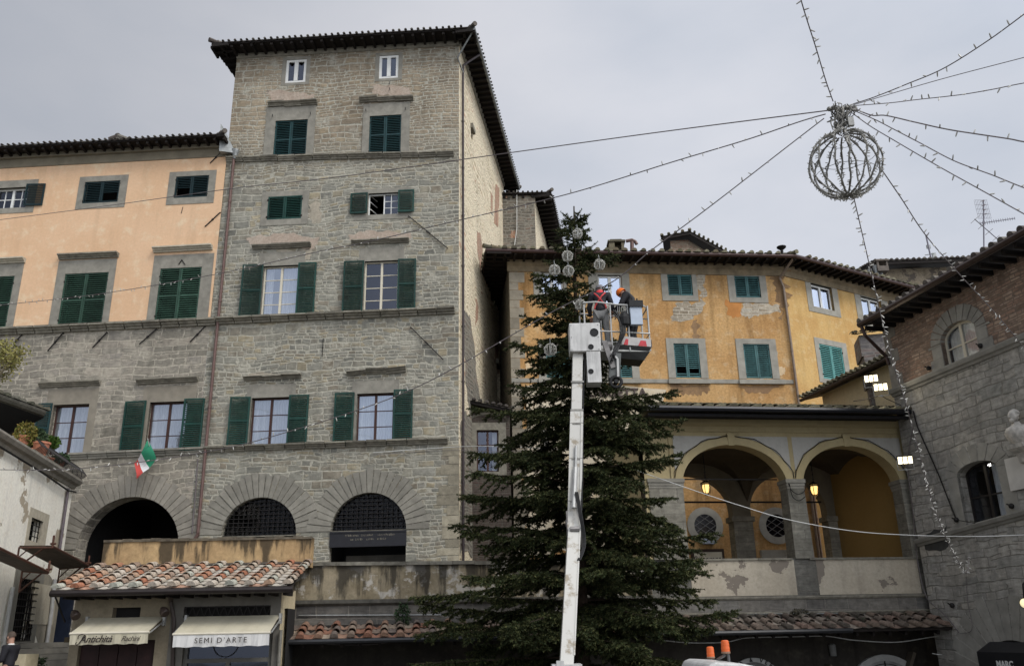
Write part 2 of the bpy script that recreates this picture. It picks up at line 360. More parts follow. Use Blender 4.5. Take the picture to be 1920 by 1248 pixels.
STAIN = m_sooty('black_stained_ochre_plaster', (.40, .275, .145), (.47, .33, .175), (.04, .034, .026), 5.5, .95, None, .03)
STAIN_G = m_sooty('black_stained_grey_plaster', (.22, .18, .115), (.34, .29, .2), (.035, .032, .027), 4.85, 1.4, (.46, .43, .37), .05)
PARAPET = m_plaster('flaking_pinkish_plaster', (.45, .395, .305), (.50, .445, .35), (.39, .345, .265), streak=0.25, fine=0.1, sc=0.8, patch=((.25, .215, .175), 0.55, 0.615))
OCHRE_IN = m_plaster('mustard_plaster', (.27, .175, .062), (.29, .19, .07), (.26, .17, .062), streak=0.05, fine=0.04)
SHOPP = m_plaster('drab_shop_plaster', (.24, .205, .145), (.28, .24, .17), (.19, .16, .115), streak=0.35)
LOGP = m_plaster('loggia_ochre_paint', (.39, .318, .175), (.42, .35, .2), (.35, .29, .165), streak=0.15, fine=0.05)
LOGW = m_plaster('loggia_white_panel', (.40, .385, .345), (.43, .415, .37), (.37, .355, .315), streak=0.12, fine=0.05)
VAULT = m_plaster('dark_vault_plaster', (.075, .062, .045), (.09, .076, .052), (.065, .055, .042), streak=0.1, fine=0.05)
TRIM = m_flat('pietra_serena', (.245, .232, .195), 0.85, var=0.3, sc=3.5, spec=0.15, bump=0.3, isl=0.14)
TRIM_D = m_flat('weathered_stone_moulding', (.22, .205, .165), 0.9, var=0.45, sc=5, spec=0.1, bump=0.5, isl=0.12)
TRIM_L = m_flat('pale_stone_moulding', (.46, .42, .33), 0.9, var=0.25, sc=5, spec=0.1, bump=0.3)
TRIM_Y = m_flat('cool_grey_stone_frame', (.32, .305, .26), 0.88, var=0.28, sc=2.5, spec=0.1, bump=0.3)
PILLAR = m_stone('loggia_pillar_ashlar', [(.21, .2, .165), (.26, .245, .2), (.19, .178, .145)], (.16, .15, .125), 0.32, 0.8, 0.01, 0.3, warp=0.01, bump=0.3)
GSHUT = m_flat('dark_green_paint', (.010, .050, .038), 0.5, var=0.4, sc=3, objr=.25, streak=.3)
BSHUT = m_flat('blue_green_paint', (.011, .046, .048), 0.5, var=0.4, sc=3, objr=.25, streak=.3)
LSHUT = m_flat('mid_green_paint', (.030, .072, .048), 0.5, var=0.4, sc=3, objr=.2, streak=.3)
TEAL = m_flat('teal_paint', (.055, .145, .145), 0.55, var=0.4, sc=3, objr=.2, streak=.3)
WPAINT = m_flat('white_window_paint', (.72, .72, .68), 0.45, var=0.08)
CREAMPAINT = m_flat('cream_window_paint', (.62, .57, .45), 0.5, var=0.1)
BWOOD = m_flat('brown_window_wood', (.055, .024, .017), 0.5, var=0.3)
DWOOD = m_flat('dark_rafter_wood', (.013, .0095, .0075), 0.8, var=0.5, isl=0.3)
GLASS = m_glass('window_glass', (.74, .83, .98), fac=0.46)
GLASS_D = m_glass('dim_window_glass', (0.5, 0.55, 0.68), fac=0.16)
GLASS_X = m_glass('dark_lunette_glass', (0.5, 0.5, 0.52), fac=0.045)
def _curt():
    g = G('white_curtain'); u = g.sep(g.uv)[0]
    f = g.ma('SINE', g.ma('ADD', g.ma('MULTIPLY', u, 60.0), g.ma('MULTIPLY', g.noise(g.uv, 2.5, 2), 14.0)))
    return g.done(g.mix(g.ma('MULTIPLY_ADD', f, 0.5, 0.5), (.62, .62, .62), (.82, .82, .80)), 0.9)
CURT = _curt()
ROOM = m_flat('dark_room', (.02, .019, .018), 0.9, var=0.2)
IRON = m_flat('dark_iron', (.02, .018, .017), 0.6, 0.3, var=0.3)
COPPER = m_flat('brown_copper_pipe', (.14, .085, .072), 0.45, 0.2, var=0.3)
GUTTER = m_flat('dark_gutter', (.035, .027, .026), 0.45, 0.3, var=0.3)
ZINC = m_flat('zinc_sheet', (.28, .29, .28), 0.45, 0.5, var=0.3)
TILE = m_island('old_roof_tiles', [(.30, .14, .085), (.36, .28, .21), (.22, .19, .16), (.33, .2, .13), (.42, .36, .29), (.15, .125, .105), (.27, .16, .11)], var=0.4, dark=((.07, .065, .05), 0.62))
TILE_SHOP = m_island('terracotta_and_lichen_tiles', [(.36, .155, .09), (.44, .37, .29), (.42, .28, .19), (.48, .42, .345), (.38, .19, .115), (.42, .42, .35), (.30, .22, .165), (.45, .39, .315)], var=0.55, dark=((.13, .11, .09), 0.62))
TILE_MOSS = m_island('mossy_roof_tiles', [(.13, .12, .075), (.2, .185, .12), (.11, .10, .07), (.24, .22, .15), (.17, .14, .09)], var=0.5, dark=((.05, .05, .03), 0.6))
TILE_D = m_island('dark_eave_tiles', [(.09, .08, .07), (.13, .115, .1), (.10, .085, .075), (.18, .165, .14)], var=0.5)
WHITE = m_flat('white_lift_paint', (.56, .555, .53), 0.4, var=0.2, sc=3.5, spec=0.4, streak=.35)
def _boom():
    g = G('dirty_white_boom'); c = g.mix(g.sm(g.noise(None, 3.5, 6, 0.7), 0.52, 0.68), (.50, .49, .45), (.27, .23, .17))
    return g.done(c, 0.45)
BOOM = _boom()
ALU = m_flat('grey_tube_metal', (.42, .42, .40), 0.4, 0.4, var=0.2)
BLACK = m_flat('black_rubber', (.012, .012, .012), 0.55, var=0.3)
CABLE = m_flat('grey_brown_cable', (.15, .13, .13), 0.6, var=0.3)
CABLE_W = m_flat('white_cable', (.55, .55, .52), 0.6, var=0.15)
BULB = m_flat('clear_led_bulb', (.42, .41, .37), 0.3, var=0.1, spec=0.5)
# ------------------------------------------------------------------ building kit
def arch_pts(s0, s1, zs, zt, n=18):
    c = (s0 + s1) / 2; a = (s1 - s0) / 2; h = zt - zs
    return [(c - a * math.cos(math.pi * i / n), zs + h * math.sin(math.pi * i / n)) for i in range(n + 1)]
def wall(b, name, pl, s0, s1, z0, z1, holes, mat, depth=0.3, reveal=None, o=0.0, seam=None):
    """holes: (s0,s1,z0,z1) or (s0,s1,z0,z1,zspring) for an arched one"""
    mb = MB(); ri = 0
    mats = [mat]
    if reveal: mats.append(reveal); ri = 1
    ss = sorted({s0, s1, *[min(max(v, s0), s1) for h in holes for v in h[:2]]}); zz = sorted({z0, z1, *[min(max(v, z0), z1) for h in holes for v in h[2:4]]})
    for i in range(len(ss) - 1):
        for j in range(len(zz) - 1):
            cs, cz = (ss[i] + ss[i + 1]) / 2, (zz[j] + zz[j + 1]) / 2
            if any(h[0] < cs < h[1] and h[2] < cz < h[3] for h in holes): continue
            mb.quad(pl.p(ss[i], zz[j], o), pl.p(ss[i + 1], zz[j], o), pl.p(ss[i + 1], zz[j + 1], o), pl.p(ss[i], zz[j + 1], o))
    for h in holes:
        d = -depth
        a, c, e, f = h[:4]
        if len(h) == 4:
            ring = [(a, e), (a, f), (c, f), (c, e)]
            mb.quad(pl.p(a, e, o), pl.p(c, e, o), pl.p(c, e, o + d), pl.p(a, e, o + d), ri)
        else:
            ar = arch_pts(a, c, h[4], f); ring = [(a, e)] + ar + [(c, e)]
            for k in range(len(ar) - 1):
                p, q = ar[k], ar[k + 1]
                mb.quad(pl.p(p[0], p[1], o), pl.p(q[0], q[1], o), pl.p(q[0], f, o), pl.p(p[0], f, o))
        for k in range(len(ring) - 1):
            p, q = ring[k], ring[k + 1]
            mb.quad(pl.p(p[0], p[1], o), pl.p(p[0], p[1], o + d), pl.p(q[0], q[1], o + d), pl.p(q[0], q[1], o), ri)
    return mb.build(name, mats, b)
def room(parent, pl, r, o0=-0.45, o1=-1.5, mat=None):
    mb = MB(); s0, s1, z0, z1 = r; g = 0.25; s0 -= g; s1 += g; z0 -= g; z1 += g
    A = [pl.p(s0, z0, o0), pl.p(s1, z0, o0), pl.p(s1, z1, o0), pl.p(s0, z1, o0)]; B = [pl.p(s0, z0, o1), pl.p(s1, z0, o1), pl.p(s1, z1, o1), pl.p(s0, z1, o1)]
    mb.quad(*B[:4])
    for i in range(4): mb.quad(A[i], A[(i + 1) % 4], B[(i + 1) % 4], B[i])
    return mb.build('room_interior', mat or ROOM, parent)
def window(b, pl, r, fm, rows=3, recess=0.17, fw=0.055, mull=0.085, mun=0.03, curt=None, glass=None, split=1, rm=True):
    s0, s1, z0, z1 = r; c = (s0 + s1) / 2; o0, o1 = -recess - 0.06, -recess
    mb = MB()
    mb.pbox(pl, s0, s0 + fw, z0, z1, o0, o1); mb.pbox(pl, s1 - fw, s1, z0, z1, o0, o1)
    mb.pbox(pl, s0 + fw, s1 - fw, z1 - fw, z1, o0, o1); mb.pbox(pl, s0 + fw, s1 - fw, z0, z0 + fw, o0, o1)
    mb.pbox(pl, c - mull / 2, c + mull / 2, z0 + fw, z1 - fw, o0, o1 + 0.012)
    f = mb.build('window', fm, b)
    mb = MB()
    for a, e in ((s0 + fw, c - mull / 2), (c + mull / 2, s1 - fw)):
        for k in range(1, rows):
            z = z0 + fw + (z1 - z0 - 2 * fw) * k / rows; mb.pbox(pl, a, e, z - mun / 2, z + mun / 2, o0 + 0.012, o1 - 0.012)
        if split == 2:
            m = (a + e) / 2; mb.pbox(pl, m - mun / 2, m + mun / 2, z0 + fw, z1 - fw, o0 + 0.014, o1 - 0.014)
    if rows > 1 or split > 1: mb.build('muntin', fm, f)
    mb = MB(); q = o0 + 0.03
    mb.quad(pl.p(s0 + fw, z0 + fw, q), pl.p(c - mull / 2, z0 + fw, q), pl.p(c - mull / 2, z1 - fw, q), pl.p(s0 + fw, z1 - fw, q))
    mb.quad(pl.p(c + mull / 2, z0 + fw, q), pl.p(s1 - fw, z0 + fw, q), pl.p(s1 - fw, z1 - fw, q), pl.p(c + mull / 2, z1 - fw, q))
    mb.build('pane', glass or GLASS, f)
    if curt:
        mb = MB(); q = o0 - 0.10
        for a, e in curt:
            a, e = s0 + (s1 - s0) * a, s0 + (s1 - s0) * e; n = 14
            pts = [(a + (e - a) * i / n, q + 0.03 * math.sin(i * 2.1)) for i in range(n + 1)]
            for i in range(n): mb.quad(pl.p(pts[i][0], z0, pts[i][1]), pl.p(pts[i + 1][0], z0, pts[i + 1][1]), pl.p(pts[i + 1][0], z1, pts[i + 1][1]), pl.p(pts[i][0], z1, pts[i][1]))
        mb.build('curtain', CURT, f)
    if rm: room(f, pl, r, -recess - 0.25)
    return f
def shutter_leaf(mb, pl, s0, s1, z0, z1, o0, o1, rail=0.55, sp=0.075, st=0.06, gap=None):
    t = o1 - o0
    mb.pbox(pl, s0, s0 + st, z0, z1, o0, o1); mb.pbox(pl, s1 - st, s1, z0, z1, o0, o1)
    rails = [z0, z0 + (z1 - z0) * rail - st / 2, z1 - st] if rail else [z0, z1 - st]
    for z in rails: mb.pbox(pl, s0 + st, s1 - st, z, z + st, o0 + 0.002, o1 - 0.002)
    for k in range(len(rails) - 1):
        a, e = rails[k] + st, rails[k + 1]; n = max(2, int((e - a) / sp)); d = (e - a) / n
        for i in range(n):
            if gap and gap[0] <= (a + i * d - z0) / (z1 - z0) <= gap[1]: continue
            z = a + i * d
            mb.para(pl.p(s0 + st, z + d * .12, o1 - 0.006), pl.d * (s1 - s0 - 2 * st), pl.n * (-t * 0.82) + Vector((0, 0, d * 0.5)), Vector((0, 0, 0.013)))
def closed_shutters(b, pl, r, mat, o=-0.01, rail=0.52, sp=0.075, rm=True, gaps=(None, None)):
    s0, s1, z0, z1 = r; c = (s0 + s1) / 2; out_ = []
    for i, (a, e) in enumerate(((s0, c - 0.006), (c + 0.006, s1))):
        mb = MB(); shutter_leaf(mb, pl, a, e, z0, z1, o - 0.05, o, rail, sp, gap=gaps[i]); s = mb.build('shutter', mat, b); out_.append(s)
        mb = MB()
        for z in (z0 + (z1 - z0) * 0.12, z0 + (z1 - z0) * 0.85):
            x = a if i == 0 else e; mb.pbox(pl, x - 0.03, x + 0.03, z - 0.035, z + 0.035, o - 0.01, o + 0.025)
        mb.build('hinge', IRON, s)
    if rm: room(out_[0], pl, (s0, s1, z0, z1), -0.3, -0.9)
def open_shutter(b, pl, r, mat, rail=0.55, sp=0.075, o=0.05, tilt=0.0, st=0.06):
    mb = MB(); s0, s1, z0, z1 = r; q = Pl(*pl.p((s0 + s1) / 2, 0, .02).xy, math.degrees(math.atan2(pl.d.y, pl.d.x)) + random.uniform(-6, 6)); h_ = (s1 - s0) / 2; pl, s0, s1 = q, -h_, h_; shutter_leaf(mb, pl, s0, s1, z0, z1, o, o + 0.05, rail, sp, st); return mb.build('shutter', mat, b)
def surround(b, pl, ro, ri, mat, o=0.03, sill=True, inner=-0.12, name='window_surround'):
    a, c, e, f = ro; s0, s1, z0, z1 = ri; mb = MB()
    mb.pbox(pl, a, s0, e, f, inner, o); mb.pbox(pl, s1, c, e, f, inner, o); mb.pbox(pl, s0, s1, z1, f, inner, o + 0.002)
    if z0 - e > 0.02: mb.pbox(pl, s0, s1, e, z0, inner, o + 0.003)
    return mb.build(name, mat, b)
CORN = lambda h, o: [(-0.05, 0), (o * 0.35, 0), (o * 0.4, h * 0.28), (o * 0.62, h * 0.36), (o * 0.72, h * 0.62), (o, h * 0.7), (o, h), (-0.05, h * 1.08)]
def cornice(b, pl, x0, y0, x1, y1, h, o, mat, name='window_cornice', rough=0.0):
    A, B = pl.hit(x0, y0), pl.hit(x1, y1)
    mb = MB(); prof = CORN(h, o)
    if rough:                                           # worn stone: broken into lengths that are not quite true
        n = max(3, int((B - A).length / 0.7))
        for i in range(n):
            p, q = A.lerp(B, i / n), A.lerp(B, (i + 1) / n - 0.004); j = [(oo * (1 + random.uniform(-rough, rough) * .7 * (oo > 0)), z * (1 + random.uniform(-rough, rough) * 0.3)) for oo, z in prof]
            mb.mold(p + Vector((0, 0, random.uniform(-.1, .1) * rough)), q + Vector((0, 0, random.uniform(-.1, .1) * rough)), pl.n, j)
    else: mb.mold(A, B, pl.n, prof)
    return mb.build(name, mat, b)
def voussoirs(b, pl, s0, s1, zs, zt, w, mat, n=19, o=0.02, deep=-0.1, ang0=0.0, jit=0.12, wtop=None, keyst=False):
    c = (s0 + s1) / 2; a = (s1 - s0) / 2; h = zt - zs; mb = MB()
    for i in range(n):
        t0, t1 = math.pi * (i + 0.07) / n, math.pi * (i + 0.93) / n; ww = w * (1 + random.uniform(-jit, jit)); oo = o * random.uniform(0.4, 1.3)
        if wtop: ww *= 1 + (wtop - 1) * math.sin(math.pi * (i + .5) / n)
        P = lambda t, e: (c - (a + e) * math.cos(t), zs + (h + e) * math.sin(t))
        q = [P(t0, 0), P(t1, 0), P(t1, ww), P(t0, ww)]
        f = [pl.p(x, z, oo) for x, z in q]; k = [pl.p(x, z, deep) for x, z in q]
        mb.add(f + k, [(0, 1, 2, 3), (7, 6, 5, 4), (0, 4, 5, 1), (1, 5, 6, 2), (2, 6, 7, 3), (3, 7, 4, 0)])
    return mb.build('arch_voussoirs', mat, b)
def tiles(mb, A, B, up, S, sp=0.25, seg=0.36, r=0.085, jit=0.012, pan=True, ends=True, hip=None, mi=0, mp=None):
    """rows of half-round tiles: eave from A to B, running up the slope vector `up` for S metres"""
    A, B = Vector(A), Vector(B); e = (B - A); L = e.length; e.normalize(); up = Vector(up).normalized(); nm = e.cross(up).normalized()
    if nm.z < 0: nm = -nm
    n = max(1, int(L / sp)); sp = L / n; m = max(1, int(round(S / seg))); seg = S / m; m0 = m
    for i in range(n + 1):
        base = A + e * (i * sp); m_all = m; x_ = i * sp
        if hip:
            lim = min(x_ * 0.8 + .02 if hip[0] else 9, (L - x_) * 0.8 + .02 if hip[1] else 9); m = min(m0, int(lim / seg))
            if m < 1: continue
        if pan and i < n:
            for k in range(m):
                o = base + up * (k * seg - (0.05 if k == 0 else 0.03)) + nm * (0.028 + random.uniform(0, jit)); t = up * (seg + 0.05) - nm * 0.03
                q = [o, o + e * sp * 0.5 - nm * 0.03, o + e * sp]
                mb.add(q + [x + t for x in q] + [x - nm * 0.02 for x in q], [(0, 1, 4, 3), (1, 2, 5, 4), (6, 7, 1, 0), (7, 8, 2, 1)], mi if mp is None else mp)
        for k in range(m):
            j = e * random.uniform(-jit, jit); o = base + j + up * (k * seg - (0.09 if k == 0 else 0.02) + random.uniform(-jit, jit)) + nm * 0.03
            t = up * (seg + 0.06) - nm * 0.03; o2 = o + t + e * random.uniform(-jit, jit); rr = r * random.uniform(0.93, 1.07); r2 = rr * 0.84; K = 7; lift = nm * 0.03
            v0 = [o + lift + e * rr * math.cos(math.pi * q / K) + nm * rr * math.sin(math.pi * q / K) for q in range(K + 1)]; v1 = [o2 + lift * 0.3 + e * r2 * math.cos(math.pi * q / K) + nm * r2 * math.sin(math.pi * q / K) for q in range(K + 1)]
            fs = [(q, q + 1, K + 2 + q, K + 1 + q) for q in range(K)]
            i0 = [o + lift + e * (rr - .016) * math.cos(math.pi * q / K) + nm * (rr - .016) * math.sin(math.pi * q / K) for q in range(K + 1)]
            b = 2 * (K + 1); fs += [(b + q, b + q + 1, q + 1, q) for q in range(K)]
            if k == 0 and ends: fs.append(tuple(b + q for q in range(K, -1, -1)))
            mb.add(v0 + v1 + i0, fs, mi)
def offset_poly(c, d):
    n = len(c); out_ = []
    ds = d if isinstance(d, (list, tuple)) else [d] * n
    for i in range(n):
        p, q, r = c[i - 1], c[i], c[(i + 1) % n]; e1 = (q - p).normalized(); e2 = (r - q).normalized()
        n1, n2 = Vector((e1.y, -e1.x)), Vector((e2.y, -e2.x))          # outward for counter-clockwise
        a, b_ = p + n1 * ds[i - 1], q + n2 * ds[i]
        den = e1.x * e2.y - e1.y * e2.x
        if abs(den) < 1e-6: out_.append(q + n1 * ds[i]); continue
        t = ((b_ - a).x * e2.y - (b_ - a).y * e2.x) / den; out_.append(a + e1 * t)
    return out_
def hip_roof(b, c, z, oh, pitch, edges, tmat, apex=None, th=0.13, rsp=0.45, tsp=0.26, tile_len=1.6, tr=0.056, soffit=None, dz=None, rafter=(0.09, 0.12)):
    """c: counter-clockwise wall corners (2-D); edges: those that get tiles and rafters"""
    c = [Vector(p) for p in c]; E = offset_poly(c, oh); n = len(c); ap = Vector(apex) if apex else sum(c, Vector((0, 0))) / n
    ez = z - 0.0; V3 = lambda p, zz: Vector((p.x, p.y, zz))
    dist = min(abs((ap - E[i]).dot(Vector((-(E[(i + 1) % n] - E[i]).normalized().y, (E[(i + 1) % n] - E[i]).normalized().x)))) for i in edges)
    H = dist * math.tan(R(pitch)); mb = MB()
    for i in range(n):
        j = (i + 1) % n
        mb.poly([V3(E[i], ez + th), V3(E[j], ez + th), V3(ap, ez + th + H)])
        mb.quad(V3(E[i], ez), V3(E[j], ez), V3(E[j], ez + th), V3(E[i], ez + th))
        mb.quad(V3(c[i], ez), V3(c[j], ez), V3(E[j], ez), V3(E[i], ez))
    rf = mb.build('roof', soffit or DWOOD, b)
    tm = MB(); rm = MB()
    for i in edges:
        j = (i + 1) % n; e = (E[j] - E[i]); L = e.length; e.normalize(); inn = Vector((-e.y, e.x)); dd = (ap - E[i]).dot(inn); sl = H / dd
        up = Vector((inn.x, inn.y, sl)).normalized()
        tiles(tm, V3(E[i], ez + th - 0.06), V3(E[j], ez + th - 0.06), up, tile_len, sp=tsp, r=tr, hip=(True, True))
        nr = int(L / rsp); w_ = (c[i] - E[i]).dot(inn)
        for k in range(nr + 1):
            p = E[i] + e * (L * k / nr); q = p + inn * w_ * 1.0
            rm.beam(V3(p + inn * 0.05, ez - rafter[1] / 2 - 0.002), V3(q, ez - rafter[1] / 2 - 0.002), rafter[0], rafter[1])
    tm.build('roof_tiles', tmat, rf); rm.build('rafters', DWOOD, rf)
    # hip tiles
    hm = MB()
    for i in range(n):
        if i in edges or (i - 1) % n in edges:
            a, q = V3(E[i], ez + th + 0.07), V3(ap, ez + th + H + 0.05); d = (q - a); L = d.length; d.normalize(); k = 0
            while k * 0.38 < min(L, 6):
                o = a + d * (k * 0.38 - 0.12); hm.tube([o + Vector((0, 0, .03)), o + d * 0.42], [0.105, 0.085], 8); k += 1
    hm.build('hip_tiles', tmat, rf)
    return rf, E
def gutter(b, pts, r=0.075, mat=None, name='gutter'):
    mb = MB(); mb.tube(pts, r, 8); return mb.build(name, mat or GUTTER, b)
def pipe(b, pts, r=0.055, mat=None, name='downpipe', rings=2.2):
    mb = MB(); mb.tube(pts, r, 8); acc = 0
    for i in range(len(pts) - 1):
        a, q = Vector(pts[i]), Vector(pts[i + 1]); L = (q - a).length; t = rings - acc
        while t < L: p = a.lerp(q, t / L); d = (q - a).normalized(); mb.tube([p - d * 0.04, p + d * 0.04], r * 1.25, 8); t += rings
    return mb.build(name, mat or COPPER, b)
def text(parent, body, pl, s, z, size, mat, o=0.01, shear=0.0, name='lettering', align='CENTER', ext=0.004, sx=1.0, space=1.0, rot=0.0, N=None, tilt=0.0, bold=0.0):
    cu = bpy.data.curves.new('tmp', 'FONT'); cu.body = body; cu.size = size; cu.align_x = align; cu.align_y = 'CENTER'; cu.shear = shear; cu.extrude = ext; cu.space_character = space; cu.offset = bold; cu.resolution_u = 3
    ob = bpy.data.objects.new('tmp', cu); COL.objects.link(ob); dg = bpy.context.evaluated_depsgraph_get(); dg.update()
    me = bpy.data.meshes.new_from_object(ob.evaluated_get(dg)); bpy.data.objects.remove(ob); bpy.data.curves.remove(cu)
    M = Matrix(((pl.d.x, 0, pl.n.x, 0), (pl.d.y, 0, pl.n.y, 0), (0, 1, 0, 0), (0, 0, 0, 1)))
    M = Matrix.Translation(pl.p(s, z, o)) @ M @ Matrix.Rotation(tilt, 4, 'X') @ Matrix.Rotation(rot, 4, 'Z') @ Matrix.Diagonal((sx, 1, 1, 1))
    me.transform(M); me.name = name; me.materials.clear(); me.materials.append(mat)
    return link(name, me, parent)
def grille(b, pl, r, nx, nz, o, t=0.018, name='iron_grille', clip=None, mat=None):
    mb = MB(); s0, s1, z0, z1 = r
    for i in range(nx + 1):
        s = s0 + (s1 - s0) * i / nx; top = clip(s) if clip else z1
        if top > z0 + 0.05: mb.pbox(pl, s - t / 2, s + t / 2, z0, top, o, o + t)
    for j in range(nz + 1):
        z = z0 + (z1 - z0) * j / nz; a, e = s0, s1
        if clip:
            ok = [s0 + (s1 - s0) * k / 60 for k in range(61) if clip(s0 + (s1 - s0) * k / 60) > z]
            if len(ok) < 2: continue
            a, e = ok[0], ok[-1]
        mb.pbox(pl, a, e, z - t / 2, z + t / 2, o + t, o + 2 * t)
    return mb.build(name, mat or IRON, b)
def stay(b, pl, x0, y0, x1, y1, r=0.022, o=0.06):
    r *= .7
    mb = MB(); A, B = pl.hit(x0, y0, o), pl.hit(x1, y1, o); mb.beam(A, B, r * 2, r * 2); mb.beam(A.lerp(B, .45), A.lerp(B, .55), r * 3.4, r * 3.4); mb.beam(A, A - pl.n * (o + 0.05), r * 2, r * 2); return mb.build('iron_stay', IRON, b)
def zmean(pl, *pts): return sum(pl.sz(*p)[1] for p in pts) / len(pts)
# ------------------------------------------------------------------ setting
mb = MB(); mb.quad((-120, -60, 0), (120, -60, 0), (120, 160, 0), (-120, 160, 0))
tag(mb.build('paving', m_stone('paving_slabs', [(.16, .155, .145), (.2, .195, .18), (.13, .128, .12)], (.1, .095, .085), 0.6, 1.1, 0.02, 0.2)), kind='structure')

# ------------------------------------------------------------------ the palace facade (one plane shared by the tower house and the peach house)
PF = Pl(-2.02, 31.0, -3.5)
def prect(*a): return PF.rect(*a)
sR = 0.0; sL = PF.sz(431, 240)[0]; sJ = PF.sz(408, 470)[0]
zTop = zmean(PF, (640, 92)); zTer = zmean(PF, (760, 1075)) - 0.4
tower = thing('stone_palace', 'tall grey stone palace with green shutters and an overhanging roof, tallest building in view', 'palace', PF.p((sL + sR) / 2, 0))
# openings
w_top = [prect(536, 112, 574, 155), prect(711, 104, 747, 147)]
w_2 = [prect(514, 226, 575, 300), prect(692, 217, 752, 291)]
w_3 = [prect(502, 368, 566, 411), prect(690, 362, 747, 402)]
w_4 = [prect(491, 498, 558, 594), prect(682, 489, 746, 587)]
w_5 = [prect(469, 745, 541, 838), prect(668, 737, 737, 831)]
a1 = prect(418, 932, 557, 1003); a2 = prect(620, 923, 762, 1049)
zb = zTer
A1 = (a1[0], a1[1], zb, a1[3], a1[2] + 0.05); A2 = (a2[0], a2[1], zb, a2[3], PF.sz(690, 994)[1])
holes = w_top + w_2 + w_3 + w_4 + w_5 + [A1, A2]
wall(tower, 'wall', PF, sL, sR, 0, zTop, holes, STONE, 0.28)
# the flank, facing right down the alley
TS = Pl(PF.p(0, 0).x, PF.p(0, 0).y, 90 - 7.8)
TS_L = 12.6
wt_side = []
for (xl, yt, xr, yb) in ((920, 528, 926, 566), (931, 688, 938, 752), (883, 246, 886, 262)):
    r_ = TS.rect(xl, yt, xr, yb); c_ = (r_[0] + r_[1]) / 2; h_ = min(1.0, r_[1] - r_[0]) / 2; wt_side.append((c_ - h_, c_ + h_, r_[2], r_[3]))
wall(tower, 'side_wall', TS, 0, TS_L, 0, zTop, wt_side, RUBBLE, 0.3)
for r_ in wt_side:
    mb = MB(); mb.pbox(TS, r_[0] - .12, r_[1] + .12, r_[3], r_[3] + .22, -.1, .12); f_ = mb.build('window_lintel', TRIM_D, tower)
    window(tower, TS, r_, WPAINT, 2, 0.15)
mb = MB(); q0 = TS.p(TS_L, 0); l0 = PF.p(sL, 0); l1 = l0 + (q0 - PF.p(0, 0))
mb.quad(l0, l0 + Vector((0, 0, zTop)), l1 + Vector((0, 0, zTop)), l1); mb.quad(q0, q0 + Vector((0, 0, zTop)), l1 + Vector((0, 0, zTop)), l1)
mb.build('rear_wall', RUBBLE_D, tower)
# exposed red brick where old openings were blocked up
REDB = m_stone('bare_red_brick', [(.36, .15, .085), (.42, .19, .11), (.3, .13, .08), (.46, .24, .15)], (.42, .36, .27), 0.075, 0.24, 0.014, 0.3, warp=0.02)
def blotch(b, pl, pts, mat, o=0.006, name='bare_brick_patch', n=5, amp=0.16):
    """an irregular sheet, 6 mm proud: pts are photo pixels round its outline"""
    P = [pl.sz(*p) for p in pts]; out_ = []
    rg = random.Random(len(pts) * 7 + int(pts[0][0]))
    sz_ = max(max(p[1] for p in P) - min(p[1] for p in P), 0.3)
    for i in range(len(P)):
        p, q = P[i], P[(i + 1) % len(P)]
        for k in range(n):
            t = k / n; L = math.hypot(q[0] - p[0], q[1] - p[1]) or 1; d = (rg.uniform(-amp, amp) * min(L, sz_) * 0.35 if k else 0)
            out_.append((p[0] + (q[0] - p[0]) * t - (q[1] - p[1]) / L * d, p[1] + (q[1] - p[1]) * t + (q[0] - p[0]) / L * d))
    m_ = MB(); f = [pl.p(s, z, o) for s, z in out_]; k = [pl.p(s, z, -0.03) for s, z in out_]; N = len(f)
    m_.add(f + k, [tuple(range(N))] + [(i, N + i, N + (i + 1) % N, (i + 1) % N) for i in range(N)])
    return m_.build(name, mat, b)
for pts in ([(929, 345), (936, 352), (934, 425), (926, 420)], [(894, 432), (901, 440), (905, 470), (902, 515), (895, 470)], [(893, 560), (897, 575), (896, 600), (891, 610)],
            [(930, 520), (936, 525), (937, 545), (932, 540)], [(920, 360), (924, 368), (923, 400), (920, 392)], [(928, 640), (935, 650), (933, 680), (928, 672)]):
    blotch(tower, TS, pts, REDB)
blotch(tower, TS, [(869, 585), (880, 590), (890, 650), (893, 700), (902, 760), (880, 780), (872, 700)], RUBBLE_D, name='bare_rubble_patch', amp=0.3)
blotch(tower, TS, [(862, 800), (872, 770), (886, 790), (888, 850), (888, 1040), (862, 1040)], RUBBLE_D, name='bare_rubble_patch', amp=.2, n=7)
# quoins at the front right corner
mb = MB(); z = zb
rgq = random.Random(3)
while z < PF.sz(845, 842)[1]:
    h_ = rgq.uniform(0.26, 0.42); L_ = rgq.uniform(0.35, 0.85)
    mb.para(PF.p(-L_, z + .012, 0.012), PF.d * (L_ + 0.012), PF.n * -0.4, Vector((0, 0, h_ - 0.024))); z += h_
mb.build('corner_quoins', m_flat('buff_quoin_stone', (.31, .28, .21), 0.9, var=0.4, sc=4, bump=0.5, isl=0.3, spec=.1), tower)
# top storey
for r_ in w_top:
    window(tower, PF, r_, WPAINT, 1, 0.02, 0.11, 0.16, glass=GLASS_D)
    surround(tower, PF, (r_[0] - .17, r_[1] + .17, r_[2] - .12, r_[3] + .14), r_, TRIM, 0.012)
for r_, so_, cn in ((w_2[0], (497, 200, 590, 301), (504, 202, 596, 198)), (w_2[1], (680, 194, 768, 293), (675, 193, 776, 189))):
    closed_shutters(tower, PF, r_, BSHUT, -0.02); ro = prect(*so_); surround(tower, PF, (ro[0], ro[1], r_[2] - 0.01, ro[3]), r_, TRIM, 0.03)
    cornice(tower, PF, *cn, 0.17, 0.24, TRIM_D, rough=0.25)
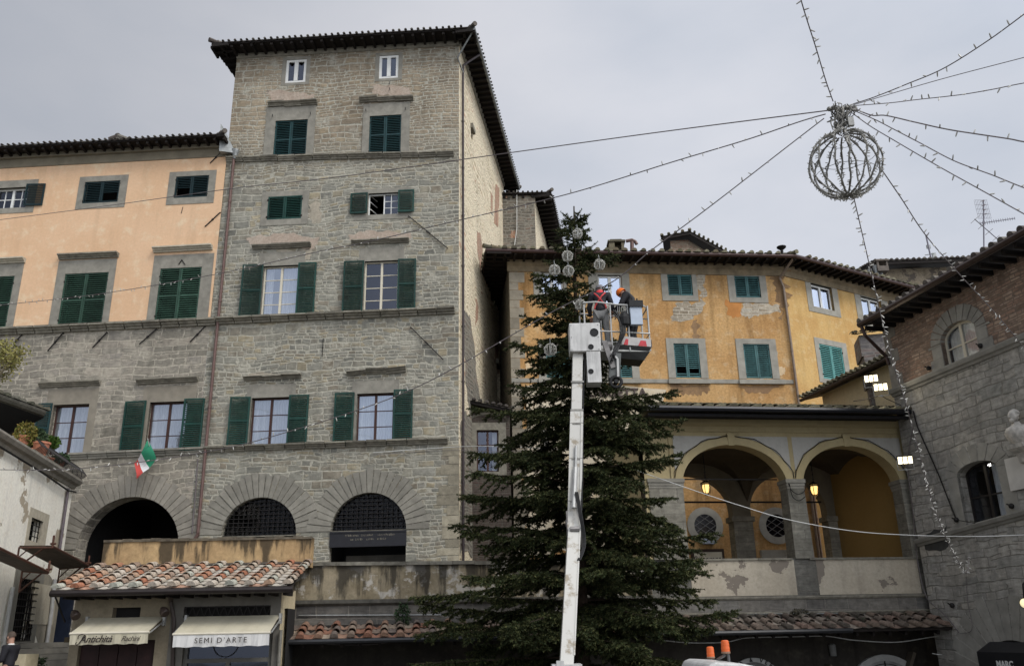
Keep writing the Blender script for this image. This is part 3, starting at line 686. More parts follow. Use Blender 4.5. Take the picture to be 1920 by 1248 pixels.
# third row
r_ = w_3[0]; closed_shutters(tower, PF, r_, GSHUT, 0.02, 0); surround(tower, PF, prect(490, 359, 578, 422), r_, TRIM, 0.02)
r_ = w_3[1]; surround(tower, PF, (r_[0] - .55, r_[1] + .5, r_[2] - .22, r_[3] + .2), r_, TRIM, 0.015)
c_ = (r_[0] + r_[1]) / 2
f = window(tower, PF, (c_, r_[1], r_[2], r_[3]), WPAINT, 3, 0.1, 0.045, 0.03, 0.022, glass=GLASS_D, rm=False); room(f, PF, r_, -0.4, -2.0)
mb = MB(); mb.pbox(PF, r_[0], r_[0] + .05, r_[2], r_[3], -.16, -.1); mb.pbox(PF, r_[0] + .05, c_, r_[3] - .05, r_[3], -.16, -.1); mb.pbox(PF, r_[0] + .05, c_, r_[2], r_[2] + .04, -.16, -.1)
for zz in (0.0, 0.34, 0.67, 0.96): mb.para(PF.p(r_[0] + .05, r_[2] + (r_[3] - r_[2]) * zz, -.16), PF.d * .16 - PF.n * .5, PF.d * .03, Vector((0, 0, .03)))
mb.build('open_casement', WPAINT, tower)
open_shutter(tower, PF, prect(658, 364, 690, 402), GSHUT, 0); open_shutter(tower, PF, prect(747, 358, 777, 399), GSHUT, 0)
# fourth row: white windows, shutters folded back
for r_, cur, sh, cn in ((w_4[0], [(0, .24), (.5, 1)], ((453, 498, 491, 595), (558, 494, 592, 591)), (474, 468, 584, 464)), (w_4[1], None, ((644, 491, 682, 588), (746, 487, 780, 581)), (660, 460, 768, 455))):
    window(tower, PF, r_, CREAMPAINT, 4, 0.12, curt=cur, glass=GLASS if cur else GLASS_D)
    for q in sh: open_shutter(tower, PF, prect(*q), GSHUT, 0.5)
    surround(tower, PF, (r_[0] - .22, r_[1] + .22, r_[2], r_[3] + .58), r_, TRIM, 0.012)
    cornice(tower, PF, *cn, 0.16, 0.22, TRIM_D, rough=0.12)
# piano nobile: brown windows
for r_, sh, cn in ((w_5[0], ((430, 745, 467, 840), (541, 741, 578, 835)), (458, 713, 566, 709)), (w_5[1], ((627, 737, 664, 832), (738, 731, 774, 827)), (651, 703, 762, 698))):
    window(tower, PF, r_, BWOOD, 3, 0.14, curt=[(0, 1)])
    for q in sh: open_shutter(tower, PF, prect(*q), GSHUT, 0.52)
    surround(tower, PF, (r_[0] - .2, r_[1] + .2, r_[2], r_[3] + .5), r_, TRIM, 0.012)
    cornice(tower, PF, *cn, 0.16, 0.2, TRIM_D, rough=0.35)
# pale mortar repairs round the openings
MORT = m_plaster('pale_mortar_repair', (.36, .325, .255), (.42, .37, .29), (.30, .275, .225), streak=.15, fine=.15, sc=2)
PINKM = m_plaster('pinkish_mortar_repair', (.42, .335, .265), (.46, .385, .31), (.34, .285, .23), streak=.15, fine=.18, sc=2)
for pts, mt in (([(462, 446), (520, 438), (598, 444), (596, 455), (588, 466), (472, 462)], PINKM), ([(652, 440), (700, 432), (770, 436), (772, 446), (660, 456)], PINKM), ([(520, 470), (585, 468), (582, 485), (566, 492)], MORT),
                ([(500, 168), (560, 172), (590, 180), (560, 190), (508, 190)], PINKM), ([(700, 160), (768, 164), (772, 180), (700, 176)], PINKM), ([(465, 702), (560, 698), (556, 704), (470, 712)], MORT), ([(585, 372), (598, 370), (600, 418), (584, 420)], MORT)):
    blotch(tower, PF, pts, mt, .004, 'mortar_patch', 8, .4)
# string courses
xs0 = 417
cornice(tower, PF, 425, 305, 853, 294, 0.2, 0.2, TRIM_D, 'string_course', 0.12)
cornice(tower, PF, 408, 609, 855, 589, 0.24, 0.3, TRIM_D, 'string_course', 0.08)
cornice(tower, PF, 386, 848, 842, 831, 0.2, 0.22, TRIM_D, 'string_course', 0.1)
# ground-floor arches
for A_ in (A1, A2):
    voussoirs(tower, PF, A_[0], A_[1], A_[4], A_[3], 0.85, TRIM, 25, 0.038, -0.1, jit=0.09)
    room(tower, PF, (A_[0], A_[1], zb, A_[3]), -0.3, -3.0).name = 'shop_interior'
def lun(A_):
    c = (A_[0] + A_[1]) / 2; a = (A_[1] - A_[0]) / 2; return lambda s: A_[4] + (A_[3] - A_[4]) * math.sqrt(max(0, 1 - ((s - c) / a) ** 2))
zl1 = zmean(PF, (488, 1002)); zl2 = zmean(PF, (690, 992))
for A_, z0 in ((A1, zl1), (A2, zl2)):
    fn = lun(A_); pts = [p for p in arch_pts(A_[0], A_[1], A_[4], A_[3]) if p[1] > z0]; mb = MB(); mb.poly([PF.p(A_[0] + .01, z0, -.24)] + [PF.p(s, z, -.24) for s, z in pts] + [PF.p(A_[1] - .01, z0, -.24)]); gl = mb.build('lunette_pane', GLASS_X, tower)
    grille(tower, PF, (A_[0], A_[1], z0, A_[3]), 15, 9 if A_ is A1 else 9, -0.14, 0.022, clip=fn)
    mb = MB(); mb.pbox(PF, A_[0], A_[1], z0 - 0.05, z0, -0.26, -0.1); mb.build('lunette_sill', TRIM_D, tower)
sg = PF.rect(619, 1000, 763, 1019); zs0, zs1 = zmean(PF, (690, 1024)), zmean(PF, (690, 995))
mb = MB(); mb.pbox(PF, A2[0] - .01, A2[1] + .01, zs0, zs1 - .05, -0.12, 0.04); mb.pbox(PF, A2[0] - .01, A2[1] + .01, zs1 - .05, zs1, -0.12, 0.07)
sign = mb.build('sign_board', m_flat('dark_sign_metal', (.028, .028, .032), 0.35, 0.2, var=0.2), tower)
mb = MB(); mb.pbox(PF, A2[0] + .25, A2[1] - .02, zb, zmean(PF, (690, 1034)), -1.4, -1.38); mb.build('shop_display', m_flat('dusty_display', (.12, .11, .09), 0.6, var=0.5, sc=1.5), tower)
LETG = m_flat('worn_gilt_lettering', (.17, .155, .12), 0.5)
mb = MB(); rgl = random.Random(5)                       # two lines of worn, unreadable small lettering
for zz, segs in ((zs0 + .36, ((.55, 1.05), (1.12, 1.6), (1.72, 2.35))), (zs0 + .22, ((.75, .85), (.92, 1.2), (1.32, 1.6), (1.7, 2.05)))):
    for a, e in segs:
        x = A2[0] + a
        while x < A2[0] + e - .04:
            h_ = rgl.uniform(.05, .075); mb.pbox(PF, x, x + .012, zz, zz + h_, .041, .046); mb.pbox(PF, x + .013, x + .036, zz + h_ * rgl.choice((0, .5, .8)), zz + h_ * rgl.choice((0, .5, .8)) + .012, .041, .045); x += .056
mb.build('lettering', LETG, sign)
# roof
FL, FR, BR, BL = PF.p(sL, 0).to_2d(), PF.p(0, 0).to_2d(), TS.p(TS_L, 0).to_2d(), l1.to_2d()
rf, E_ = hip_roof(tower, [FL, FR, BR, BL], zTop, 0.78, 17, (0, 1, 3), TILE_D, rsp=0.42, rafter=(0.1, 0.12))
zsf = zTop
mb = MB(); mb.mold(PF.p(sL, zTop - .2), PF.p(0, zTop - .2), PF.n, [(-.05, 0), (.04, 0), (.1, .12), (.1, .2), (-.05, .2)]); mb.mold(TS.p(0, zTop - .2), TS.p(TS_L, zTop - .2), TS.n, [(-.05, 0), (.04, 0), (.1, .12), (.1, .2), (-.05, .2)]); mb.build('eaves_moulding', TRIM_D, tower)
c3 = lambda p, zz: Vector((p.x, p.y, zz))
gutter(tower, [c3(E_[1].lerp(E_[0], 0), zTop + .03), c3(E_[2], zTop + .03)], 0.07, ZINC)
# downpipes of the tower: the dark one at its right corner, and the copper one at the joint with the peach house
cp = [PF.hit(868, 84, .5), PF.hit(857, 118, .12), PF.hit(862, 150, .1), PF.hit(864, 420, .1), PF.hit(862, 700, .1), PF.hit(858, 1040, .1)]
cp = [TS.p(.9, zTop - .08, .72), TS.p(.42, zTop - .9, .1)] + [TS.p(.4, z, .09) for z in (zTop - 1.5, 16, 10, 5, zb)]
pipe(tower, cp, 0.05, m_flat('dark_purple_pipe', (.045, .035, .037), .5, .2))
pipe(tower, [c3(E_[1], zTop) + Vector((-.05, .15, 0)), PF.p(-.05, zTop - .9, .14), TS.p(.4, zTop - 1.3, .1)], 0.035, ZINC, 'rain_spout')
pipe(tower, [PF.p(PF.sz(x, y)[0], PF.sz(x, y)[1], .1) for x, y in ((441, 292), (424, 470), (405, 660), (385, 870), (373, 1000))], 0.06)
mb = MB(); h_ = PF.hit(441, 288, .12); mb.lathe(h_, [(.06, -.25), (.16, 0.1), (.17, .16)], 10); mb.build('rain_hopper', ZINC, tower)
pipe(tower, [PF.hit(372, 1000, .1), PF.hit(364, 1012, .1)], 0.06)
mb = MB()                                               # sheet-metal valley above the joint
p0 = PF.hit(418, 238, .1); p1 = PF.hit(443, 288, .15); p2 = PF.hit(416, 290, .12); mb.add([p0, p1, p2, p0 + PF.n * .25, p1 + PF.n * .05, p2 + PF.n * .3], [(0, 1, 2), (3, 5, 4), (0, 3, 4, 1), (1, 4, 5, 2), (2, 5, 3, 0)]); mb.build('valley_flashing', ZINC, tower)
for q in ((766, 405, 840, 466), (770, 613, 831, 674)): stay(tower, PF, *q)
stay(tower, PF, 606, 635, 604, 668, .016)
for x, y in ((694, 452), (511, 218), (582, 214), (686, 208), (760, 205), (730, 157), (730, 168)):
    mb = MB(); mb.tube([PF.hit(x, y, 0), PF.hit(x, y, .12), PF.hit(x, y - 4, .14)], .016, 5); mb.build('iron_hook', IRON, tower)

# ------------------------------------------------------------------ the peach house
sPL = PF.sz(-130, 450)[0]; zPt = zmean(PF, (210, 284)); zStr = zmean(PF, (200, 612))
peach = thing('plaster_palace', 'peach plastered house with a stone lower half and dark archway, left of the palace', 'palace', PF.p((sPL + sJ) / 2, 0))
v_1 = [prect(-10, 353, 52, 391), prect(158, 341, 224, 381), prect(329, 331, 391, 371)]
v_2 = [prect(-55, 520, 20, 616), prect(116, 513, 198, 611), prect(296, 503, 374, 604)]
v_3 = [prect(94, 758, 161, 851), prect(276, 753, 347, 848)]
ga = (PF.sz(146, 1000)[0], PF.sz(337, 1000)[0], zb - 1.0, zmean(PF, (245, 931)), zmean(PF, (245, 1027)))
sLl = sL + 0.0
wall(peach, 'plaster_wall', PF, sPL, sJ, zStr, zPt, v_1 + v_2, PEACH, 0.24, reveal=TRIM, o=0.035)
wall(peach, 'stone_wall', PF, sPL, sL - 0.002, 0, zStr, v_3 + [ga], STONE_L, 0.7)
wall(peach, 'joint_wall', PF, sJ, sL - 0.002, zStr, zPt, [], STONE, 0.2)
room(peach, PF, ga[:4], -0.65, -6.0).name = 'archway_vault'
voussoirs(peach, PF, ga[0], ga[1], ga[4], ga[3], 0.8, m_flat('pale_voussoir_stone', (.27, .25, .21), .9, var=.3, sc=3, isl=.12, bump=.3, spec=.1), 31, 0.025, -0.1, jit=0.14)
for i, (r_, so_) in enumerate(zip(v_1, ((-35, 340, 68, 401), (147, 331, 238, 391), (316, 322, 404, 383)))):
    surround(peach, PF, prect(*so_), r_, TRIM, 0.055, inner=-.03)
    if i: closed_shutters(peach, PF, r_, m_flat('blackish_green_paint', (.006, .022, .025), .5), 0.03, 0, gaps=((None, (0.08, .42)) if i == 1 else ((0.08, .42), None)))
    else:
        window(peach, PF, r_, WPAINT, 2, 0.12, 0.06, 0.1, 0.035, split=2, glass=GLASS_D); open_shutter(peach, PF, prect(50, 347, 84, 387), m_flat('blackish_green_paint', (.006, .022, .025), .5), 0, o=.06)
for r_, so_, cn in zip(v_2, ((-75, 490, 36, 618), (102, 488, 212, 612), (283, 478, 396, 606)), ((-90, 500, 48, 493), (112, 488, 223, 483), (289, 475, 399, 469))):
    closed_shutters(peach, PF, r_, LSHUT, 0.03, 0.48, sp=0.085); ro = prect(*so_); surround(peach, PF, (ro[0], ro[1], r_[2] - .02, ro[3]), r_, TRIM, 0.055, inner=-.03)
    cornice(peach, PF.off(.03), *cn, 0.19, 0.26, TRIM_L if cn[0] > 250 or cn[0] < 0 else TRIM_D)
window(peach, PF, v_3[0], BWOOD, 3, 0.2, curt=[(0, 1)]); window(peach, PF, v_3[1], BWOOD, 3, 0.16, curt=[(0, 1)])
open_shutter(peach, PF, prect(68, 757, 93, 852), BSHUT, 0.5); open_shutter(peach, PF, prect(231, 753, 272, 849), GSHUT, 0.5); open_shutter(peach, PF, prect(343, 748, 381, 845), GSHUT, 0.5)
for r_, cn in ((v_3[0], (75, 727, 189, 722)), (v_3[1], (258, 721, 372, 715))):
    surround(peach, PF, (r_[0] - .3, r_[1] + .3, r_[2], r_[3] + .62), r_, TRIM_L if 0 else m_flat('buff_window_stone', (.25, .225, .18), .9, var=.25, sc=3, spec=.1), 0.012); cornice(peach, PF, *cn, 0.18, 0.22, TRIM_D)
cornice(peach, PF, -130, 635, 407, 610, 0.26, 0.28, TRIM_D, 'string_course', .04)
cornice(peach, PF, 130, 862, 385, 850, 0.24, 0.16, TRIM, 'string_course', .04)
mb = MB(); mb.pbox(PF, sPL, sJ, zmean(PF, (210, 306)), zPt, 0.03, 0.075); mb.pbox(PF, sPL, sJ, zmean(PF, (210, 291)), zPt, 0.07, 0.2); mb.build('frieze', m_flat('taupe_frieze_plaster', (.20, .175, .125), .9, var=.25, sc=2), peach)
pb = [PF.p(sPL, 0).to_2d(), PF.p(sJ - .05, 0).to_2d(), (PF.p(sJ - .05, 0) - PF.n * 9).to_2d(), (PF.p(sPL, 0) - PF.n * 9).to_2d()]
hip_roof(peach, pb, zPt, [0.7, 0.12, 0.3, 0.3], 17, (0,), TILE_D, apex=(PF.p((sPL + sJ) / 2, 0) - PF.n * 6).to_2d(), rsp=0.4)
mb = MB(); mb.tube([PF.hit(205, 262, -.2), PF.hit(222, 256, -.2)], [.11, .12], 8); mb.tube([PF.hit(222, 256, -.2), PF.hit(240, 262, -.2)], [.12, .11], 8); mb.ball(PF.hit(221, 255, -.2), .13, 8, 6); mb.build('ridge_tile', TILE_D, peach)
for q in ((40, 628, 26, 644), (118, 624, 89, 658), (200, 623, 173, 652), (293, 617, 261, 645), (384, 612, 356, 641), (413, 398, 384, 425), (416, 284, 394, 306)): stay(peach, PF, *q, r=.024)
mb = MB(); mb.tube([PF.hit(340, 400, .04), PF.hit(343, 388, .04)], .015, 5)
mb.beam(PF.hit(335, 496, .07), PF.hit(341, 487, .07), .03, .03); mb.beam(PF.hit(341, 487, .07), PF.hit(347, 496, .07), .03, .03); mb.build('iron_hook', IRON, peach)
pipe(peach, [PF.hit(371, 860, .05), PF.hit(366, 930, .05), PF.hit(360, 1000, .05)], .025, CABLE, 'conduit')

# ------------------------------------------------------------------ second tower block behind
RP = Pl(at(1003, 400, 43.0).x, 43.0, 0)
rear = thing('rear_tower', 'rough stone tower block with a dark eave, behind the stone palace and above the tree', 'tower', RP.p(-2, 0))
zr = RP.sz(1003, 366)[1]
mb = MB(); e1 = Vector((0.14, 0.99, 0)).normalized() * 11
A_, B_ = RP.p(-5, 0), RP.p(0, 0); up_ = Vector((0, 0, zr))
wall(rear, 'wall', RP, -5, 0, 0, zr, [], RUBBLE_D); RS = Pl(B_.x, B_.y, 82); wall(rear, 'side_wall', RS, 0, 11, 0, zr, [], RUBBLE)
mb.quad(A_, A_ + up_, A_ + up_ + e1, A_ + e1); mb.quad(B_ + e1, B_ + e1 + up_, A_ + e1 + up_, A_ + e1); mb.build('rear_wall', RUBBLE_D, rear)
hip_roof(rear, [A_.to_2d(), B_.to_2d(), (B_ + e1).to_2d(), (A_ + e1).to_2d()], zr, [0.15, 0.95, 0.3, 0.3], 15, (0, 1), TILE_D, rsp=0.5, rafter=(.14, .16))
blotch(rear, RP, [(958, 432), (966, 432), (966, 446), (957, 446)], REDB); blotch(rear, RP, [(946, 364), (951, 364), (951, 372), (946, 372)], REDB)
mb = MB(); mb.tube([RP.hit(969, 356, .1), RP.hit(969, 430, .1), RP.hit(963, 470, .1)], .025, 5); mb.build('cable', CABLE_W, rear)

# ------------------------------------------------------------------ little brick house in the alley
AP = Pl(at(887, 850, 33.6).x, 33.6, 4)
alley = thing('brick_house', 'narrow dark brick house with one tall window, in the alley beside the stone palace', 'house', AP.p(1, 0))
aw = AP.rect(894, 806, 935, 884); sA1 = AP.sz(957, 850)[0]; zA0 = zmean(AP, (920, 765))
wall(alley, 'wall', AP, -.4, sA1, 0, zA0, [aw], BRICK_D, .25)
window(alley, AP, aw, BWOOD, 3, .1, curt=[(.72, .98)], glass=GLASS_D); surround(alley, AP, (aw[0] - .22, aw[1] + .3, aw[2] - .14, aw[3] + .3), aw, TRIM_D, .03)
mb = MB(); pa = arch_pts(aw[0] - .25, aw[1] + .35, aw[3] + .34, aw[3] + .62, 10)
for i in range(10): mb.quad(AP.p(pa[i][0], pa[i][1], .03), AP.p(pa[i + 1][0], pa[i + 1][1], .03), AP.p(pa[i + 1][0], pa[i + 1][1] + .09, .1), AP.p(pa[i][0], pa[i][1] + .09, .1))
mb.build('arched_hood', TRIM_D, alley)
mb = MB(); zz = AP.sz(888, 752)[1]; z2 = AP.sz(955, 772)[1]; mb.para(AP.p(-.5, zz - .1, .35), AP.p(sA1 + .1, z2 - .1, .35) - AP.p(-.5, zz - .1, .35), -AP.n * 3, Vector((0, 0, .12))); ar = mb.build('roof', DWOOD, alley)
mb = MB(); tiles(mb, AP.p(-.5, zz + .03, .35), AP.p(sA1 + .1, z2 + .03, .35), -AP.n + Vector((0, 0, .25)), 1.2); mb.build('roof_tiles', TILE_D, ar)
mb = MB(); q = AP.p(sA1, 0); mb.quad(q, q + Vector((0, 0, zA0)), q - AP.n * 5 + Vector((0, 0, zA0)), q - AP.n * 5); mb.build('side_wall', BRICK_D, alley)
# ------------------------------------------------------------------ yellow house
YF = Pl(at(957, 600, 35.0).x, 35.0, 5.4)
yA = 0.0; yB = YF.sz(1483, 620)[0]
B_ = YF.p(yB, 0); YR = Pl(B_.x, B_.y, 30)
yC = YR.sz(1760, 600)[0]
zYt = zmean(YF, (1200, 497)); zYs = zmean(YF, (1230, 715))
yel = thing('yellow_house', 'ochre plastered house with teal shutters and peeling patches, behind the tree and the loggia', 'house', YF.p(yB / 2, 0))
yr = lambda *a: YF.rect(*a)
u1 = [yr(1014, 510, 1056, 551), yr(1122, 516, 1167, 572), yr(1252, 515, 1298, 554), yr(1378, 518, 1425, 558)]
u2 = [yr(1024, 648, 1068, 708), yr(1140, 648, 1184, 708), yr(1265, 644, 1312, 708), yr(1396, 645, 1445, 709)]
u3 = [yr(1028, 815, 1070, 886), yr(1150, 818, 1190, 886)]
u4 = [yr(1080, 955, 1130, 1030)]
cs = []
wall(yel, 'wall', YF, yA, yB, 0, zYt, u1 + u2 + u3, YELLOW, .22)
t1 = [YR.rect(1523, 536, 1561, 578), YR.rect(1617, 560, 1654, 604)]; t2 = [YR.rect(1540, 649, 1582, 712)]
wall(yel, 'wall', YR, 0, yC, 0, zYt, t1 + t2, m_plaster('bright_ochre_plaster', (.50, .305, .115), (.57, .38, .155), (.60, .455, .24), streak=.2, fine=.1, sc=.6), .22)
q1 = YF.p(0, 0); q2 = q1 - YF.n * 7; q3 = YR.p(yC, 0) - YR.n * 7
mb = MB(); U = Vector((0, 0, zYt)); mb.quad(q2, q2 + U, q1 + U, q1); mb.quad(q2, q2 + U, q3 + U, q3); q4 = YR.p(yC, 0); mb.quad(q4, q4 + U, q3 + U, q3); mb.build('rear_wall', RUBBLE_D, yel)
# quoins on its left corner
mb = MB(); z = 4.0; rgq = random.Random(11); k = 0
while z < zYt - .2:
    h_ = rgq.uniform(.34, .5); L_ = .38 + .22 * (k % 2) + rgq.uniform(-.04, .1); mb.para(YF.p(-.015, z + .008, .018), YF.d * L_, YF.n * -.3, Vector((0, 0, h_ - .016))); z += h_; k += 1
mb.build('corner_quoins', m_flat('pale_quoin_stone', (.27, .24, .185), .9, var=.3, sc=3, bump=.4, isl=.25, spec=.1), yel)
for r_, so_ in zip(u1[:2], ((1000, 500, 1062, 560), (1104, 504, 1181, 584))):
    window(yel, YF, r_, WPAINT, 1, .1, .08, .14); surround(yel, YF, yr(*so_), r_, TRIM_Y, .03)
for r_, so_ in zip(u1[2:], ((1240, 505, 1307, 564), (1365, 507, 1437, 567))):
    closed_shutters(yel, YF, r_, TEAL, -.02, 0, sp=.085); surround(yel, YF, yr(*so_), r_, TRIM_Y, .03)
for i, r_ in enumerate(u2):
    so_ = (r_[0] - .32, r_[1] + .32, r_[2] - .02, r_[3] + .24); closed_shutters(yel, YF, r_, TEAL, -.01, 0, sp=.085, gaps=((.1, .3), (.15, .22)) if i == 2 else (None, None)); surround(yel, YF, so_, r_, TRIM_Y, .03)
    mb = MB(); mb.pbox(YF, r_[0] - .36, r_[1] + (.36 if i != 3 else .5), zYs - .1, zYs + .1, -.05, .12); mb.build('window_sill', TRIM_Y, yel)
for r_ in u3: closed_shutters(yel, YF, r_, m_flat('leaf_green_paint', (.03, .19, .1), .5), 0.0, .5, sp=.085); surround(yel, YF, (r_[0] - .22, r_[1] + .22, r_[2] - .02, r_[3] + .2), r_, TRIM_Y, .03)
mb = MB(); mb.pbox(YF, 0, yB - .2, zYs - .07, zYs + .1, -.02, .045); mb.build('string_course', TRIM_Y, yel)
for r_, so_ in zip(t1, ((1513, 523, 1571, 588), (1606, 545, 1666, 615))):
    window(yel, YR, r_, WPAINT, 1, .12, .09, .12, glass=GLASS, curt=[(0, .8)]); surround(yel, YR, YR.rect(*so_), r_, TRIM_Y, .02)
for r_ in t2: closed_shutters(yel, YR, r_, m_flat('light_teal_paint', (.09, .27, .25), .5), 0.0, 0, sp=.085); surround(yel, YR, YR.rect(1532, 639, 1591, 720), r_, TRIM_Y, .02)
hip_roof(yel, [q1.to_2d(), B_.to_2d(), YR.p(yC, 0).to_2d(), q3.to_2d(), q2.to_2d()], zYt + .1, [1.0, 1.0, .3, .3, 1.1], 13, (0, 1, 4), TILE_MOSS, rsp=.42, tsp=.4, tr=.12, tile_len=1.4)
Ey = offset_poly([q1.to_2d(), B_.to_2d(), YR.p(yC, 0).to_2d(), q3.to_2d(), q2.to_2d()], [1.0, 1.0, .3, .3, 1.1])
gutter(yel, [c3(Ey[4].lerp(Ey[0], .55), zYt + .12), c3(Ey[0], zYt + .12), c3(Ey[1], zYt + .12), c3(Ey[2], zYt + .12)], .085, m_flat('red_brown_gutter', (.055, .032, .028), .4, .3))
mb = MB(); mo = [(-.05, 0), (.05, 0), (.08, .25), (.16, .34), (.2, .5), (-.05, .5)]
mb.mold(YF.p(-.1, zYt - .42), YF.p(yB, zYt - .42), YF.n, mo); mb.mold(YR.p(0, zYt - .42), YR.p(yC, zYt - .42), YR.n, mo); mb.build('eaves_moulding', m_flat('stained_eaves_stone', (.24, .19, .12), .9, var=.45, sc=3), yel)
pipe(yel, [c3(Ey[1], zYt + .1) + Vector((-.1, .1, -.05)), YF.p(yB - .25, zYt - .55, .12)] + [YF.p(yB - .12, z, .1) for z in (zYt - 1, 12, 9, 5)], .055, m_flat('ochre_grey_pipe', (.22, .17, .13), .5, .1), rings=3)
PATCH = m_stone('bare_stone_under_plaster', [(.38, .33, .25), (.44, .38, .29), (.34, .28, .2), (.46, .42, .34)], (.5, .45, .36), .12, .3, .015, .4, warp=.03)
blotch(yel, YF, [(1270, 566), (1313, 566), (1322, 540), (1318, 575), (1300, 598), (1258, 602), (1262, 585)], PATCH, name='bare_masonry_patch', amp=.5)
blotch(yel, YF, [(1310, 512), (1326, 508), (1321, 530), (1317, 556), (1310, 556)], PATCH, name='bare_masonry_patch', amp=.5)
blotch(yel, YF, [(1392, 569), (1440, 568), (1462, 573), (1464, 586), (1430, 590), (1408, 596), (1391, 592)], PATCH, name='bare_masonry_patch', amp=.5)
blotch(yel, YF, [(1361, 560), (1390, 567), (1391, 590), (1377, 596), (1362, 588)], m_flat('orange_plaster', (.50, .22, .065), .9, var=.3, sc=2), name='orange_plaster_patch', amp=.4)
blotch(yel, YF, [(1451, 650), (1458, 660), (1457, 674), (1452, 672)], PATCH, name='bare_masonry_patch'); blotch(yel, YF, [(1456, 686), (1472, 688), (1472, 702), (1456, 702)], m_flat('pale_patch_plaster', (.62, .47, .29), .9, var=.2), name='pale_plaster_patch', amp=.4)
blotch(yel, YF, [(985, 682), (1003, 680), (1008, 700), (985, 702)], m_flat('pale_patch_plaster', (.62, .47, .29), .9, var=.2), name='pale_plaster_patch', amp=.4)
blotch(yel, YF, [(985, 724), (1250, 730), (1250, 1040), (985, 1035)], m_plaster('pale_lower_plaster', (.60, .52, .38), (.66, .58, .44), (.58, .44, .25), streak=.25), name='pale_plaster_patch', n=8, amp=.12)
SILL = m_plaster('brown_grey_run_stain', (.27, .17, .095), (.33, .21, .11), (.21, .145, .09), streak=.4, fine=.12, sc=1.5)
for pts in ([(1253, 721), (1332, 721), (1328, 735), (1300, 742), (1262, 738)], [(1385, 722), (1462, 722), (1440, 738), (1400, 735)], [(1245, 500), (1470, 496), (1470, 508), (1440, 506), (1360, 505), (1340, 516), (1328, 506), (1300, 503), (1240, 505)], [(1440, 500), (1474, 498), (1476, 560), (1466, 600), (1455, 560), (1448, 530)], [(1300, 600), (1308, 600), (1309, 634), (1300, 634)]):
    blotch(yel, YF, pts, SILL, .005, 'run_stain', 8, .55)
# restaurant name in metal letters
zl = zmean(YF, (1165, 737)); LETM = m_flat('bronze_sign_letters', (.07, .05, .042), .5, .3)
s_end = YF.sz(1212, 738)[0]; text(yel, 'LOGGETTA', YF, s_end, zl, .52, LETM, .05, align='RIGHT', ext=.03, space=1.05, bold=.012)
mb = MB(); mb.pbox(YF, s_end - 2.9, s_end - .4, zl - .62, zl - .34, .02, .06); mb.build('sign_board', CREAMPAINT, yel)
# round windows of its ground floor, seen through the loggia
YRND = [(1322, 985), (1456, 985)]
def round_window(b, pl, x, y, ri, ro):
    s, z = pl.sz(x, y); mb = MB(); n = 28
    for k in range(n):
        t0, t1 = 2 * math.pi * k / n, 2 * math.pi * (k + 1) / n; P = lambda t, r, o: pl.p(s + r * math.cos(t), z + r * math.sin(t), o)
        mb.quad(P(t0, ri, .05), P(t0, ro, .05), P(t1, ro, .05), P(t1, ri, .05)); mb.quad(P(t0, ro, .05), P(t0, ro, -.02), P(t1, ro, -.02), P(t1, ro, .05)); mb.quad(P(t0, ri, .05), P(t1, ri, .05), P(t1, ri, .006), P(t0, ri, .006))
    f = mb.build('round_window', m_flat('pale_round_frame_stone', (.36, .35, .31), .9, var=.25, sc=3), b)
    mb = MB(); mb.poly([pl.p(s + ri * math.cos(2 * math.pi * k / n), z + ri * math.sin(2 * math.pi * k / n), .006) for k in range(n)]); mb.build('pane', m_flat('black_pane', (.008, .008, .012), .15), f)
    mb = MB()
    for k in range(-3, 4):
        for sg_ in (1, -1):
            h = k * ri * .5; L = math.sqrt(max(0, ri * ri - h * h)) * .98
            if L < .05: continue
            dx, dz = math.cos(R(33)), sg_ * math.sin(R(33)); cx, cz = -dz * h, dx * h
            mb.beam(pl.p(s + cx - dx * L, z + cz - dz * L, .03), pl.p(s + cx + dx * L, z + cz + dz * L, .03), .025, .02)
    mb.build('lattice_bars', m_flat('grey_lattice', (.2, .2, .2), .5, .2), f)
for x, y in YRND: round_window(yel, YF, x, y, .46, .74)
mb = MB(); r_ = YF.rect(1295, 1029, 1357, 1056); mb.pbox(YF, r_[0], r_[1], r_[2], r_[3], .02, .1); sgb = mb.build('sign_board', m_flat('dark_sign_frame', (.05, .03, .02), .5), yel)
mb = MB(); mb.pbox(YF, r_[0] + .12, r_[1] - .1, r_[2], r_[3] - .12, .1, .115); mb.build('sign_face', CREAMPAINT, sgb); text(sgb, 'Ristorante', YF, (r_[0] + r_[1]) / 2, r_[2] + .17, .3, IRON, .118, .35)
mb = MB(); r_ = YF.rect(1317, 1010, 1337, 1020); mb.pbox(YF, r_[0], r_[1], r_[2], r_[3], .02, .3); mb.build('wall_lamp', m_flat('pale_blue_lamp', (.42, .48, .58), .5), yel)
mb = MB(); r_ = YF.rect(1548, 1022, 1559, 1033); mb.pbox(YF, r_[0], r_[1], r_[2], r_[3], .01, .03); mb.build('notice', WPAINT, yel)
pipe(yel, [YF.p(YF.sz(1526, 940)[0], z, .06) for z in (9, 6, 3)], .05, m_flat('pink_grey_pipe', (.3, .22, .17), .5)); 
mb = MB(); mb.pbox(YF, YF.sz(1425, 1040)[0], YF.sz(1500, 1040)[0], 2, zmean(YF, (1450, 1031)), .02, .2); mb.build('door_hood', TRIM_Y, yel)
